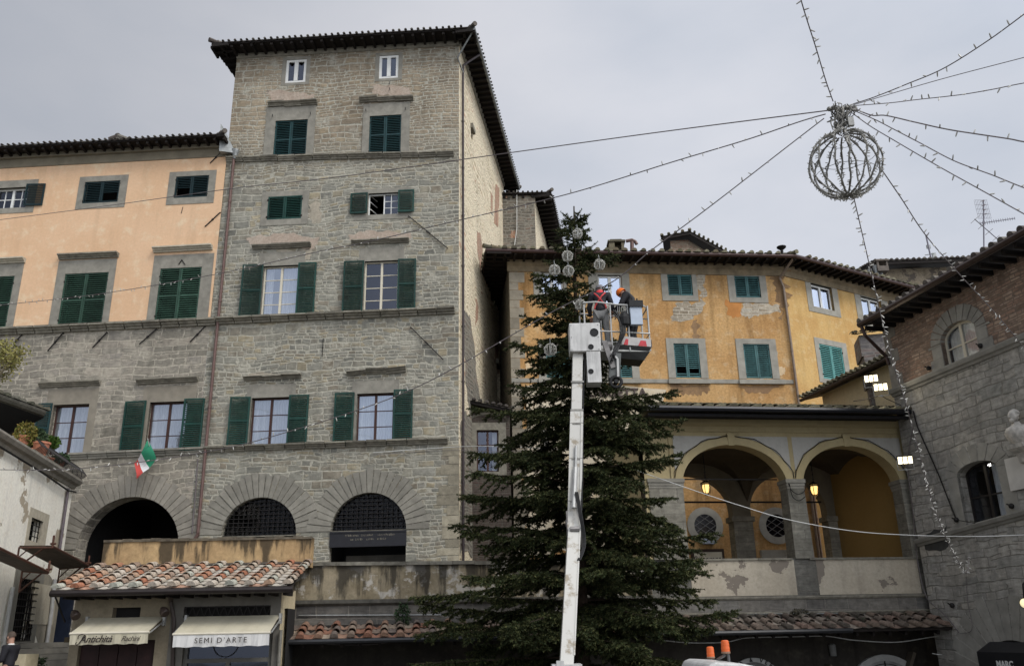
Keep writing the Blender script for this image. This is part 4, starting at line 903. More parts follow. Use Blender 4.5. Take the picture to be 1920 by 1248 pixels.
# things on its roof
def chimney(x, y0, y1, x1, Y, label, mat=None):
    a, e = at(x, y1, Y), at(x1, y1, Y); t_ = at((x + x1) / 2, y0, Y); b_ = thing('chimney', label, 'chimney', ((a.x + e.x) / 2, Y, a.z)); wd = e.x - a.x; z1 = t_.z
    m_ = mat or m_flat('mossy_chimney_stone', (.17, .15, .1), .9, var=.4, sc=5, bump=.5)
    mb = MB(); h = z1 - a.z + .4; z0 = a.z - .4
    mb.box(a.x, a.x + wd * .36, Y, Y + wd * .8, z0, z1 - .16); mb.box(a.x + wd * .82, e.x, Y, Y + wd * .8, z0, z1 - .16); mb.box(a.x + wd * .36, a.x + wd * .82, Y + wd * .55, Y + wd * .8, z0, z1 - .16); mb.box(a.x + wd * .36, a.x + wd * .82, Y, Y + wd * .55, z0, z0 + .42); mb.build('stack', m_, b_)
    mb = MB(); mb.box(a.x - .06, e.x + .06, Y - .06, Y + wd * .86, z1 - .15, z1 - .06); mb.box(a.x + .06, e.x - .1, Y + .04, Y + wd * .7, z1 - .06, z1 + .02); mb.build('cap', TILE_MOSS, b_)
    return b_
chimney(1143, 448, 470, 1171, 37.5, 'squat mossy chimney with an open side, on the ochre roof right of the tree top')
t_ = thing('flue_pipe', 'brown flue pipe with a T-shaped top, beside the squat mossy chimney', 'flue', at(1185, 470, 37)); mb = MB(); mb.tube([at(1185, 480, 37), at(1185, 453, 37)], .09, 8); mb.build('pipe', COPPER, t_); mb = MB(); mb.tube([at(1174, 452, 37), at(1185, 450, 37), at(1191, 453, 37), at(1194, 458, 37)], .085, 8); mb.build('cowl', COPPER, t_)
t_ = thing('flue_pipe', 'thin dark flue pipe with a mushroom cap, alone near the bend of the ochre roof', 'flue', at(1467, 476, 37)); mb = MB(); p_ = at(1467, 478, 37); mb.lathe(p_, [(.07, -.3), (.07, .34)], 8); mb.build('pipe', IRON, t_); mb = MB(); mb.lathe(p_, [(.09, .27), (.13, .3), (.22, .38), (.22, .42), (.08, .47)], 12); mb.build('cowl', IRON, t_)
# brick roof room (altana)
al = thing('roof_room', 'small brick roof room with a sloping tiled roof, on top of the ochre house', 'roof room', at(1310, 470, 40))
za = at(1290, 446, 40).z; xa, xb, xc = at(1258, 470, 40).x, at(1293, 470, 40).x, at(1360, 470, 40).x
mb = MB(); z0 = zYt; mb.add([(xa, 40, z0), (xb, 40.2, z0), (xb, 40.2, za), (xa, 40, za - .15)], [(0, 1, 2, 3)]); mb.add([(xb, 40.2, z0), (xc + 1.5, 42.5, z0), (xc + 1.5, 42.5, za - 1), (xb, 40.2, za)], [(0, 1, 2, 3)]); mb.build('wall', m_stone('roof_room_brick', [(.26, .13, .085), (.32, .2, .13), (.22, .12, .08), (.36, .28, .2)], (.34, .29, .22), .08, .25, .02, .4), al)
mb = MB(); A1_, B1_, C1_ = Vector((xa - .45, 39.6, za - .25)), Vector((xb, 39.6, za + .02)), Vector((xc + 2.6, 42.5, za - 1.05)); mb.para(A1_, B1_ - A1_, Vector((.6, 3, .5)), Vector((0, 0, .15))); mb.para(B1_, C1_ - B1_, Vector((.6, 3, .5)), Vector((0, 0, .15))); ar = mb.build('roof', DWOOD, al)
mb = MB(); U15 = Vector((0, 0, .17)); tiles(mb, A1_ + U15, B1_ + U15, (.2, 1, .17), 1.2, sp=.3); tiles(mb, B1_ + U15, C1_ + U15, (.2, 1, .17), 1.2, sp=.3); mb.build('roof_tiles', TILE_MOSS, ar)

# ------------------------------------------------------------------ terrace (arcade base) and loggia: one plane
TP = Pl(at(585, 1050, 25.6).x, 25.6, 8.0)
sT0 = TP.sz(541, 1080)[0]; sT1 = TP.sz(1765, 1100)[0] + .6
loggia = thing('loggia', 'ochre painted loggia of two big open arches above a plastered parapet', 'loggia', TP.p(TP.sz(1480, 900)[0], 0))
sLl_ = TP.sz(1212, 950)[0]
zPar = zmean(TP, (640, 1049), (900, 1048), (1400, 1047), (1690, 1049)); zPb = zmean(TP, (700, 1116), (1500, 1125)); zEv = zmean(TP, (700, 1186), (1500, 1184), (1300, 1186))
terr = thing('terrace_wall', 'long stained terrace wall with a tiled canopy over the dark shops below it', 'terrace wall', TP.p(3, 0))
TH = .45
mb = MB(); mb.pbox(TP, sT0, sLl_, zPb + .06, zPar - .1, -TH, 0); mb.build('parapet', STAIN_G, terr)
mb = MB(); 
nseg = 16
for i in range(nseg):
    a, e = sT0 + (sLl_ - sT0) * i / nseg, sT0 + (sLl_ - sT0) * (i + 1) / nseg - .006; j = random.uniform(-.012, .012); mb.pbox(TP, a, e, zPar - .1 + j, zPar + j, -TH - .06, .07 + random.uniform(-.01, .015))
mb.build('coping', m_flat('black_stained_coping', (.17, .16, .13), .9, var=.7, sc=4, isl=.25, bump=.4), terr)
mb = MB(); mb.mold(TP.p(sT0 + .1, zPb - .1), TP.p(sLl_, zPb - .1), TP.n, [(-.2, 0), (.03, 0), (.1, .06), (.1, .16), (-.2, .16)]); mb.build('string_course', m_flat('sooty_moulding', (.1, .095, .08), .9, var=.6, sc=4), terr)
LOWW = m_stone('dark_stained_ashlar', [(.13, .125, .115), (.17, .16, .14), (.1, .095, .09), (.2, .185, .16)], (.19, .175, .15), .4, .9, .016, .5)
mb = MB(); mb.pbox(TP, sT0 - .1, sT1, zEv + .1, zPb - .1, -TH, 0); mb.build('lower_wall', LOWW, terr)
mb = MB(); mb.pbox(TP, sT0 - 5.2, sLl_ + .4, zPar - 1.3, zPar - 1.15, -8, -TH); mb.build('terrace_floor', m_flat('terrace_floor_stone', (.2, .19, .17), .9), terr)
# shop recess under the canopy
mb = MB(); mb.quad(TP.p(sT0 - .6, 0, -.9), TP.p(sT1, 0, -.9), TP.p(sT1, zEv + .4, -.9), TP.p(sT0 - .6, zEv + .4, -.9)); mb.quad(TP.p(sT0 - .6, zEv + .1, -.9), TP.p(sT1, zEv + .1, -.9), TP.p(sT1, zEv + .1, 0), TP.p(sT0 - .6, zEv + .1, 0)); mb.build('shop_wall', m_plaster('shade_toned_shop_wall', (.07, .062, .052), (.05, .045, .04), (.11, .1, .08), streak=.4), terr)  # wall set back, with the deep shade put into its dark colour
# canopy
def canopy(b, s0, s1, o, mat, name='canopy'):
    zA, zB = zEv, zEv; A, B = TP.p(s0, zA, o), TP.p(s1, zB, o); up = (-TP.n + Vector((0, 0, .33))).normalized(); S = o / abs(up.dot(TP.n)) - .02
    mb = MB(); mb.para(A - Vector((0, 0, .1)), B - A, up * S, Vector((0, 0, .09)))
    k = mb.build(name, DWOOD, b); mb = MB(); tiles(mb, A, B, up, S, sp=.43, seg=.4, r=.115, jit=.025); mb.build('roof_tiles', mat, k)
    mb = MB(); n = int((s1 - s0) / .5)
    for i in range(n + 1): s = s0 + (s1 - s0) * i / n; mb.beam(TP.p(s, zEv - .17, o - .08), TP.p(s, zEv + .33 * o - .17, .0), .08, .12)
    mb.build('rafters', DWOOD, k); return k
OC = 1.15
canopy(terr, sT0 + .1, TP.sz(1225, 1186, OC)[0], OC, m_island('dull_terracotta_tiles', [(.23, .115, .075), (.26, .16, .11), (.2, .15, .115), (.28, .22, .165), (.15, .12, .1)], var=.5))
canopy(terr, TP.sz(1226, 1186, OC)[0], sT1 - .1, OC, m_island('grey_brown_tiles', [(.17, .13, .1), (.22, .17, .135), (.13, .105, .085), (.26, .22, .18), (.2, .14, .11), (.1, .085, .07)], var=.5, dark=((.05, .055, .035), .6)))
gutter(terr, [TP.p(sT0 + .05, zEv - .06, OC + .1), TP.p(TP.sz(1560, 1186)[0], zEv - .06, OC + .1)], .07, m_flat('dark_wet_gutter', (.03, .031, .033), .35, .3))
mb = MB(); mb.tube([TP.hit(560, 1153, .04), TP.hit(830, 1152, .04)], .018, 6); mb.tube([TP.hit(1400, 1150, .04), TP.hit(1570, 1149, .04)], .018, 6); mb.build('conduit', ZINC, terr)
mb = MB(); mb.lathe(TP.hit(1561, 1216, -.8), [(.1, -.2), (.11, .12), (.07, .16)], 10); mb.build('wall_speaker', m_flat('grey_speaker', (.25, .25, .24), .5), terr)
mb = MB(); mb.beam(TP.hit(1552, 1246, -.7), TP.hit(1600, 1290, -.7), .3, .1); mb.beam(TP.hit(1710, 1222, -.7), TP.hit(1690, 1290, -.7), .32, .1); mb.build('wall_bracket', m_flat('dim_plank', (.13, .11, .085), .8), terr)
for (x, yt, xr, lab) in ((1362, 1232, 1464, 'FRUTTA & VERDURA'), (1590, 1226, 1728, None)):
    s0, s1, = TP.sz(x, 1248, -.78)[0], TP.sz(xr, 1248, -.78)[0]; cz = (s0 + s1) / 2; ra = (s1 - s0) / 2 * 1.12; zt_ = TP.sz((x + xr) / 2, yt, -.78)[1]; zc_ = zt_ - ra
    mb = MB(); n = 24
    A_ = [TP.p(cz - ra * math.cos(math.pi * i / n), zc_ + ra * math.sin(math.pi * i / n), -.76) for i in range(n + 1)]; I_ = [TP.p(cz - ra * .87 * math.cos(math.pi * i / n), zc_ + ra * .87 * math.sin(math.pi * i / n), -.76) for i in range(n + 1)]
    for i in range(n): mb.quad(I_[i], I_[i + 1], A_[i + 1], A_[i]); mb.quad(A_[i], A_[i + 1], A_[i + 1] - TP.n * .12, A_[i] - TP.n * .12); mb.quad(I_[i + 1], I_[i], I_[i] - TP.n * .12, I_[i + 1] - TP.n * .12)
    fr = mb.build('arched_sign' if lab else 'arched_window', m_flat('white_arch_frame', (.5, .5, .48), .6, var=.2), terr)
    mb = MB(); mb.poly([p - TP.n * .03 for p in I_]); mb.build('pane' if not lab else 'sign_face', m_flat('frosted_pane', (.38, .38, .37), .3, var=.5, sc=2.5) if not lab else m_flat('grey_sign_face', (.16, .16, .15), .6), fr)
    if lab:
        mb = None; N_ = len(lab); rr = ra * .935
        for i, ch in enumerate(lab):
            if ch == ' ': continue
            t = math.pi * (1 - (i + 1.2) / (N_ + 1.4)); text(fr, ch, TP, cz + rr * math.cos(t), zc_ + rr * math.sin(t), ra * .16, IRON, -.745, rot=t - math.pi / 2, ext=.003, bold=.004)
    else:
        mb = MB()
        for t in (R(35), R(90), R(145)): mb.beam(TP.p(cz + .08 * math.cos(t), zc_ + .08, -.755), TP.p(cz + ra * .86 * math.cos(t), zc_ + ra * .86 * math.sin(t), -.755), .03, .03)
        for i in range(n): mb.beam(TP.p(cz - ra * .8 * math.cos(math.pi * i / n), zc_ + ra * .8 * math.sin(math.pi * i / n), -.77), TP.p(cz - ra * .8 * math.cos(math.pi * (i + 1) / n), zc_ + ra * .8 * math.sin(math.pi * (i + 1) / n), -.77), .02, .02)
        mb.build('glazing_bars', IRON, fr)
# slack wires under the canopy
def wire(b, pts, r, mat, name='wire'):
    mb = MB(); mb.tube(pts, r, 5); return mb.build(name, mat, b)
def smooth_pts(P, n=8):
    out_ = []
    for i in range(len(P) - 1):
        p0, p1, p2, p3 = P[max(i - 1, 0)], P[i], P[i + 1], P[min(i + 2, len(P) - 1)]
        for k in range(n):
            t = k / n; out_.append(tuple(.5 * (2 * b_ + (c_ - a_) * t + (2 * a_ - 5 * b_ + 4 * c_ - d_) * t * t + (3 * b_ - a_ - 3 * c_ + d_) * t ** 3) for a_, b_, c_, d_ in zip(p0, p1, p2, p3)))
    out_.append(tuple(P[-1])); return out_
wire(terr, [TP.hit(x, y, .5) for x, y in smooth_pts([(1230, 1198), (1290, 1204), (1360, 1203), (1400, 1195), (1480, 1193), (1550, 1192), (1600, 1199), (1680, 1203), (1750, 1193), (1770, 1195), (1776, 1212), (1770, 1226), (1748, 1224)])], .013, CABLE_W)
wire(terr, [TP.hit(x, y, .5) for x, y in smooth_pts([(545, 1198), (620, 1207), (700, 1207), (760, 1199), (850, 1202)])], .012, CABLE)
# --- loggia front
zLt = zmean(TP, (1450, 787)); zSpring = zmean(TP, (1375, 905), (1590, 912)); zCr = zmean(TP, (1375, 831), (1590, 838))
b1 = (TP.sz(1279, 905)[0], TP.sz(1475, 905)[0]); b2 = (TP.sz(1505, 905)[0], TP.sz(1688, 905)[0])
sLg1 = TP.sz(1700, 850)[0] + .9
hol = [(b1[0], b1[1], zPar, zCr, zSpring), (b2[0], b2[1], zPar, zCr, zSpring)]
wall(loggia, 'front_wall', TP, sLl_, sLg1, zPar, zLt + .3, hol, LOGP, .5)
sAr0 = b1[0] - .32
# stone facing of the piers below the springing (slightly proud, battered)
def pier(s0, s1, nm, cap=True, bat=0.0):
    mb = MB(); zt_ = zSpring - .02; f = [TP.p(s0 - bat * 1.0, zPar - .02, .05 + bat), TP.p(s1 + bat, zPar - .02, .05 + bat), TP.p(s1, zt_, .03), TP.p(s0, zt_, .03)]; k = [TP.p(s0 - bat, zPar - .02, -.52), TP.p(s1 + bat, zPar - .02, -.52), TP.p(s1, zt_, -.52), TP.p(s0, zt_, -.52)]
    mb.add(f + k, [(0, 1, 2, 3), (5, 4, 7, 6), (4, 0, 3, 7), (1, 5, 6, 2)]); p_ = mb.build(nm, PILLAR, loggia)
    if cap:
        mb = MB()
        for z, h, e in ((zt_ - .02, .1, .025), (zt_ + .08, .12, .05), (zt_ - .1, .08, .01)): mb.pbox(TP, s0 - e, s1 + e, z, z + h - .003, -.54 - e, .035 + e)
        mb.build('capital', TRIM, p_)
    return p_
pier(b1[1] - .01, b2[0] + .01, 'pillar', bat=.03)
pier(sLl_ + .12, b1[0] + .01, 'pier'); pier(b2[1] - .01, b2[1] + .42, 'pier')
# parapet panels
for a, e in ((TP.sz(1296, 1085)[0], TP.sz(1492, 1085)[0]), (TP.sz(1534, 1085)[0], TP.sz(1724, 1085)[0])):
    mb = MB(); mb.pbox(TP, a, e, zPb, zPar - .06, -.4, .012); mb.build('parapet_panel', PARAPET, loggia)
mb = MB(); mb.pbox(TP, sLl_, sT1, zPb - .02, zPar - .02, -.42, 0); mb.build('parapet', m_stone('parapet_ashlar', [(.15, .145, .125), (.19, .18, .155), (.13, .125, .11)], (.14, .13, .11), .4, .8, .012, .4), loggia)
mb = MB(); n = 14
for i in range(n):
    a, e = b1[0] + (b2[1] + .4 - b1[0]) * i / n, b1[0] + (b2[1] + .4 - b1[0]) * (i + 1) / n - .006
    if b1[1] - .15 < (a + e) / 2 < b2[0] + .15: continue
    mb.pbox(TP, a, e, zPar - .06, zPar, -.5, .05 + random.uniform(0, .02))
mb.build('coping', TRIM_D, loggia)
mb = MB(); mb.mold(TP.p(sLl_, zPb - .12), TP.p(sT1, zPb - .12), TP.n, [(-.1, 0), (.02, 0), (.05, .05), (.05, .1), (-.1, .1)]); mb.mold(TP.p(sLl_, zmean(TP, (1450, 1152))), TP.p(sT1, zmean(TP, (1450, 1152))), TP.n, [(-.1, 0), (.02, 0), (.06, .05), (.06, .09), (-.1, .09)]); mb.build('string_course', TRIM_D, loggia)
# archivolts, keystones, white spandrels, mouldings
zTr = zmean(TP, (1475, 811)); 
for bb in (b1, b2):
    c = (bb[0] + bb[1]) / 2; a = (bb[1] - bb[0]) / 2; h = zCr - zSpring; mb = MB(); n = 26
    def P(t, e, o): return TP.p(c - (a + e) * math.cos(t), zSpring + (h + e) * math.sin(t), o)
    for i in range(n):
        t0, t1 = math.pi * i / n, math.pi * (i + 1) / n; mb.quad(P(t0, -.004, .05), P(t1, -.004, .05), P(t1, .24, .05), P(t0, .24, .05)); mb.quad(P(t0, .24, .05), P(t1, .24, .05), P(t1, .24, 0), P(t0, .24, 0)); mb.quad(P(t1, -.004, .05), P(t0, -.004, .05), P(t0, -.004, -.05), P(t1, -.004, -.05))
    mb.build('archivolt', LOGP, loggia)
    mb = MB(); q = [TP.p(c - .09, zCr - .03, .06), TP.p(c + .09, zCr - .03, .06), TP.p(c + .13, zCr + .36, .09), TP.p(c - .13, zCr + .36, .09)]; mb.add(q + [x - TP.n * .1 for x in q], [(0, 1, 2, 3), (0, 3, 7, 4), (1, 0, 4, 5), (2, 1, 5, 6), (3, 2, 6, 7)]); mb.build('keystone', LOGP, loggia)
    ztop = zTr - .14
    for sg_ in (-1, 1):                                  # white triangles beside the arch
        mb = MB(); pts = []
        for i in range(15):
            t = R(18) + (R(84) - R(18)) * i / 14; x, z = c + sg_ * (a + .27) * math.cos(t), zSpring + (h + .27) * math.sin(t)
            if z < ztop - .01: pts.append((x, z))
        e_ = c + sg_ * (a + .2); pts = [(min(x, e_) if sg_ > 0 else max(x, e_), z) for x, z in pts]; pts = [(pts[-1][0], ztop)] + pts[::-1] + [(e_, ztop)] if False else [(e_, ztop)] + [(e_, pts[0][1])] + pts + [(pts[-1][0], ztop)]
        f = [TP.p(x, z, .014) for x, z in pts]; mb.poly(f if sg_ < 0 else f[::-1]); mb.build('spandrel_panel', LOGW, loggia)
    pw = [P(R(8) + (math.pi - R(16)) * i / 22, .27 + .03 * math.sin(i * 1.9), .07) for i in range(23)]
    wire(loggia, pw, .014, IRON)
mb = MB(); mo = [(-.02, 0), (.03, 0), (.05, .03), (.05, .07), (-.02, .07)]
mb.mold(TP.p(b1[0] - .35, zTr), TP.p(sLg1, zTr), TP.n, mo); mb.mold(TP.p(sLl_, zLt - .35), TP.p(sLg1, zLt - .35), TP.n, [(-.02, 0), (.04, 0), (.06, .1), (.16, .16), (.2, .35), (-.02, .35)]); mb.pbox(TP, b1[0] - .35, b1[0] - .29, zSpring, zTr, -.02, .05); mb.build('moulding', LOGP, loggia)
# depth: floor, vaults, back arches, right inner wall
LD = 3.9
BP = TP.off(-LD)
mb = MB(); mb.quad(TP.p(sLl_, zPar - 1.05, 0), TP.p(sLg1, zPar - 1.05, 0), TP.p(sLg1, zPar - 1.05, -LD - .5), TP.p(sLl_, zPar - 1.05, -LD - .5)); mb.build('floor', TRIM, loggia)
zBs = BP.sz(1395, 972)[1]; pw_ = (b2[0] - b1[1]); pb0 = BP.sz(1378, 1000)[0]; pb1 = BP.sz(1412, 1000)[0]; pr0 = BP.sz(1556, 1000)[0]
kb = [(b1[0] + .02, pb0 , zPar - 1.05, zSpring + (zCr - zSpring) * .78, zBs + .3), (pb1, pr0, zPar - 1.05, zSpring + (zCr - zSpring) * .78, zBs + .3)]
wall(loggia, 'back_wall', BP, sLl_, sLg1, zPar - 1.05, zLt, kb, m_flat('drab_arch_plaster', (.17, .15, .11), .9, var=.3, sc=2), .45)  # back wall in one drab grey-brown plaster
for a, e in ((pb0 - .02, pb1 + .02), (pr0 - .02, pr0 + .35)):
    mb = MB(); mb.pbox(BP, a, e, zPar - 1.05, zBs - .1, -.47, .04); p_ = mb.build('pillar', PILLAR, loggia); mb = MB(); mb.pbox(BP, a - .07, e + .07, zBs - .1, zBs + .08, -.52, .1); mb.build('capital', TRIM_D, p_)
sv1 = pr0 + .3
def vault(s0, s1):
    mb = MB(); N = 14; o0, o1 = -.48, -LD + .02; g_ = []
    for i in range(N + 1):
        row = []
        for j in range(N + 1):
            u, v = i / N, j / N; fx = math.sqrt(max(0, 1 - (2 * u - 1) ** 2)); fy = math.sqrt(max(0, 1 - (2 * v - 1) ** 2)); row.append(TP.p(s0 + (s1 - s0) * u, zSpring + .02 + (zCr - zSpring + .12) * max(fx, fy) , o0 + (o1 - o0) * v))
        g_.append(row)
    for i in range(N):
        for j in range(N): mb.quad(g_[i][j], g_[i + 1][j], g_[i + 1][j + 1], g_[i][j + 1])
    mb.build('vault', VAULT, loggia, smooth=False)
mid = (b1[1] + b2[0]) / 2
vault(b1[0] - .3, mid); vault(mid, b2[1] + .3)
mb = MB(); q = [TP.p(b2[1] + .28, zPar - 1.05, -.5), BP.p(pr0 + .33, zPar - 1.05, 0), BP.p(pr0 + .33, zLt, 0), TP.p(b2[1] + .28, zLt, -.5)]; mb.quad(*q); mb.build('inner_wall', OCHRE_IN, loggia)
mb = MB(); mb.quad(TP.p(sLl_, zPar - 1, -.5), TP.p(sLl_, zLt, -.5), BP.p(sLl_, zLt, 0), BP.p(sLl_, zPar - 1, 0)); mb.build('side_wall', LOGP, loggia)
mb = MB(); mb.quad(TP.p(sLl_, zLt - .01, 0), TP.p(sLg1, zLt - .01, 0), BP.p(sLg1, zLt - .01, -.4), BP.p(sLl_, zLt - .01, -.4)); mb.build('ceiling', DWOOD, loggia)
tie = MB(); tie.beam(TP.p(b1[0], zSpring + .32, -.9), TP.p(b1[1] + .1, zSpring + .32, -.9), .035, .035); tie.beam(BP.p(b1[0], zBs + .62, -.2), BP.p(sLg1 - 2, zBs + .62, -.2), .06, .06); tie.build('tie_rod', IRON, loggia)
# loggia roof
oe = .95; sE0, sE1 = TP.sz(1216, 765, oe)[0], TP.sz(1702, 770, oe)[0]; up = (-TP.n + Vector((0, 0, .27))).normalized(); zE = zLt + .1
A_, B2_ = TP.p(sE0, zE, oe), TP.p(sE1, zE, oe); mb = MB(); mb.para(A_ - Vector((0, 0, .1)), B2_ - A_, up * 6.2, Vector((0, 0, .09))); mb.quad(TP.p(sE0, zE - .14, oe), TP.p(sE1, zE - .14, oe), TP.p(sE1, zE - .14, -.02), TP.p(sE0, zE - .14, -.02)); lr = mb.build('roof', m_flat('black_eave_boards', (.012, .011, .012), .8, var=.3), loggia)  # near-black boards close the underside of the eave
mb = MB(); tiles(mb, A_, B2_, up, 6.0, sp=.38, seg=.42, r=.12, jit=.016); mb.build('roof_tiles', TILE_MOSS, lr)
mb = MB()
for i in range(0): s = sE0 + (sE1 - sE0) * i / 21; mb.beam(TP.p(s, zE - .20, oe - .06), TP.p(s, zE - .20, .0), .09, .09)
mb.pbox(TP, sE0, sE1, zE - .24, zE - .145, oe - .12, oe - .02); mb.build('fascia', m_flat('black_eave_boards', (.012, .011, .012), .8, var=.3), lr)
gutter(loggia, [TP.p(sE0 - .05, zE - .03, oe + .11), TP.p(sE1, zE - .03, oe + .11)], .095, m_flat('black_blue_gutter', (.015, .016, .02), .35, .3))
for pt in ([(1498, 905), (1504, 918), (1516, 926), (1528, 920), (1531, 908)], [(1500, 906), (1506, 930), (1518, 938), (1530, 930)]):
    wire(loggia, [TP.hit(x - 20, y, .12) for x, y in smooth_pts(pt, 5)], .013, IRON)
# hanging lanterns
LANT = m_emit('lit_lantern_glass', (1.0, .62, .2), 2.2)
def lantern(x, y, ytop, label, Y):
    c = at(x, y, Y); t = thing('lantern', label, 'lantern', c, 'lanterns hanging in the loggia arches'); top = at(x - 1, ytop, Y).z
    mb = MB(); mb.tube([(c.x, c.y, top), (c.x, c.y, c.z + .26)], .014, 5)
    for k in range(5): mb.ball((c.x, c.y, top - (top - c.z - .26) * (k + .5) / 5), .028, 6, 4)
    mb.build('chain', IRON, t); mb = MB(); mb.lathe(c, [(.02, .27), (.07, .23), (.17, .17), (.19, .15)], 6); mb.lathe(c, [(.10, -.2), (.05, -.24), (.015, -.27)], 6)
    for k in range(6):
        a = math.pi * 2 * k / 6; mb.beam(c + Vector((.18 * math.cos(a), .18 * math.sin(a), .15)), c + Vector((.11 * math.cos(a), .11 * math.sin(a), -.2)), .018, .018)
    mb.build('frame', IRON, t); mb = MB(); mb.lathe(c, [(.1, -.19), (.165, .14)], 6, cap=False); g_ = mb.build('lantern_glass', m_glass('amber_glass', (1, .8, .5), .12), t); mb = MB(); mb.lathe(c, [(.06, -.16), (.095, -.12), (.125, .02), (.11, .1)], 10); mb.build('bulb', LANT, g_)
    l = bpy.data.lights.new('lantern_light', 'POINT'); l.energy = 3; l.color = (1, .65, .3); l.shadow_soft_size = .08; lo = bpy.data.objects.new('lantern_light', l); COL.objects.link(lo); lo.location = c + Vector((0, 0, -.32)) - Vector((0, 0, .05)); lo.parent = t; lo.matrix_parent_inverse = Matrix.Translation(-t.location)
yl = TP.hit(1325, 914, -1.6).y
lantern(1324, 914, 850, 'lit iron lantern hanging in the loggia arch nearest the tree', yl); lantern(1527, 917, 858, 'lit iron lantern hanging in the loggia arch nearest the dark stone house', TP.hit(1527, 917, -1.6).y)

# ------------------------------------------------------------------ stained yard wall above the shop roof, and the little shop
SP = Pl(at(585, 1030, 25.2).x, 25.2, 1.5)
sy0 = SP.sz(193, 1030)[0]
yw = thing('yard_wall', 'ochre plastered wall streaked with black, above the red-tiled shop roof', 'wall', SP.p(sy0 / 2, 2.5)); zw = zmean(SP, (300, 1011), (520, 1009))
mb = MB(); mb.pbox(SP, sy0, -.02, SP.sz(400, 1066)[1], zw, -.35, 0); mb.build('wall', STAIN, yw)
mb = MB(); n = 22
for i in range(n): a = sy0 + (-.02 - sy0) * i / n; j = random.uniform(-.02, .025); mb.pbox(SP, a, a - sy0 / n * .99, zw - .04, zw + .03 + j, -.38, .03 + abs(j))
mb.build('coping', m_flat('black_stained_coping', (.13, .11, .08), .9, var=.7, sc=5, bump=.4), yw)
shop = thing('antique_shop', 'low shop building with a red and white tiled roof and two cream awnings', 'shop', SP.p(-4, 0))
HP = SP.off(1.65)                                         # shop front
sh0, sh1 = HP.sz(134, 1180)[0], HP.sz(524, 1180)[0]; OE = 2.5; EP = SP.off(OE)
zEe = zmean(EP, (330, 1102)); se0, se1 = EP.sz(106, 1104)[0], EP.sz(548, 1098)[0]; zRt = zmean(SP, (400, 1059)); st0, st1 = SP.sz(190, 1062)[0], SP.sz(566, 1060)[0]
upv = SP.p(st0, zRt, 0) - SP.p(st0, zEe, OE); Sl = upv.length
A_, B2_ = EP.p(se0, zEe), EP.p(se1, zEe)
mb = MB(); q = [A_, B2_, SP.p(st1, zRt), SP.p(st0, zRt)]; dn = Vector((0, 0, -.1)); mb.add(q + [x + dn for x in q], [(0, 1, 2, 3), (7, 6, 5, 4), (0, 4, 5, 1), (1, 5, 6, 2), (3, 2, 6, 7), (0, 3, 7, 4)]); sr = mb.build('roof', DWOOD, shop)
mb = MB(); tiles(mb, EP.p(min(se0, st0) + .05, zEe + .02), EP.p(max(se1, st1) - .12, zEe + .02), upv, Sl - .03, sp=.48, seg=.33, r=.115, jit=.006, mi=0, mp=1)
mb.build('roof_tiles', [TILE_SHOP, m_island('pale_lichened_pan_tiles', [(.42, .37, .30), (.47, .43, .36), (.36, .28, .215), (.44, .40, .335), (.40, .24, .165), (.45, .41, .35)], var=.5, dark=((.13, .11, .09), .64))], sr)
mb = MB(); mb.pbox(SP, st0 - .1, st1, zRt, zRt + .05, 0, .12); mb.build('flashing', m_flat('dark_flashing', (.1, .085, .07), .7, var=.5), sr)
gutter(shop, [EP.p(se0 - .08, zEe - .08, .1), EP.p(se1 + .05, zEe - .08, .1)], .085, m_flat('brown_black_gutter', (.03, .024, .022), .35, .3))
mb = MB()
for i in range(16): s = se0 + .2 + (se1 - se0 - .4) * i / 15; mb.beam(EP.p(s, zEe - .16, -.05), HP.p(s, zEe - .16, -.0), .08, .1)
mb.build('rafters', DWOOD, sr)
vent = HP.rect(211, 1138, 263, 1158); d1 = HP.rect(140, 1200, 284, 1330); tr = HP.rect(345, 1135, 507, 1155); d2 = HP.rect(340, 1160, 508, 1330)
zg = -.2
mid_s = HP.sz(318, 1180)[0]
wall(shop, 'plaster_wall', HP, sh0, mid_s, zg, zEe - .1, [vent, (d1[0], d1[1], zg, d1[3])], SHOPP, .25)
wall(shop, 'stone_wall', HP, mid_s, sh1, zg, zEe - .1, [tr, (d2[0], d2[1], zg, d2[3] - .15)], m_flat('shop_grey_stone', (.16, .15, .13), .85, var=.35, sc=2.5), .25)
mb = MB(); q = HP.p(sh1, 0); mb.quad(q, q + Vector((0, 0, zEe)), SP.p(sh1, zEe, 0), SP.p(sh1, 0, 0)); q = HP.p(sh0, 0); mb.quad(q, q + Vector((0, 0, zEe)), SP.p(sh0, zEe, 0), SP.p(sh0, 0, 0)); mb.build('side_wall', CREAM, shop)
mb = MB(); mb.pbox(HP, vent[0], vent[1], vent[2], vent[3], -.3, -.24); mb.build('vent', ROOM, shop); 
mb = MB(); nb = 4
for i in range(nb): a = d1[0] + (d1[1] - d1[0]) * i / nb; mb.pbox(HP, a + .01, a + (d1[1] - d1[0]) / nb - .01, zg, d1[3], -.2, -.14)
mb.build('wooden_door', m_flat('dark_maroon_door', (.028, .012, .011), .6, var=.4), shop)
mb = MB(); mb.pbox(HP, d2[0], d2[0] + .1, zg, d2[3], -.2, -.1); mb.pbox(HP, d2[1] - .1, d2[1], zg, d2[3], -.2, -.1); zm_ = HP.sz(420, 1238)[1]; mb.pbox(HP, d2[0] + .1, d2[1] - .1, zm_ - .04, zm_ + .06, -.2, -.1); mm_ = (d2[0] + d2[1]) / 2; mb.pbox(HP, mm_ - .05, mm_ + .05, zg, zm_ - .04, -.2, -.1)
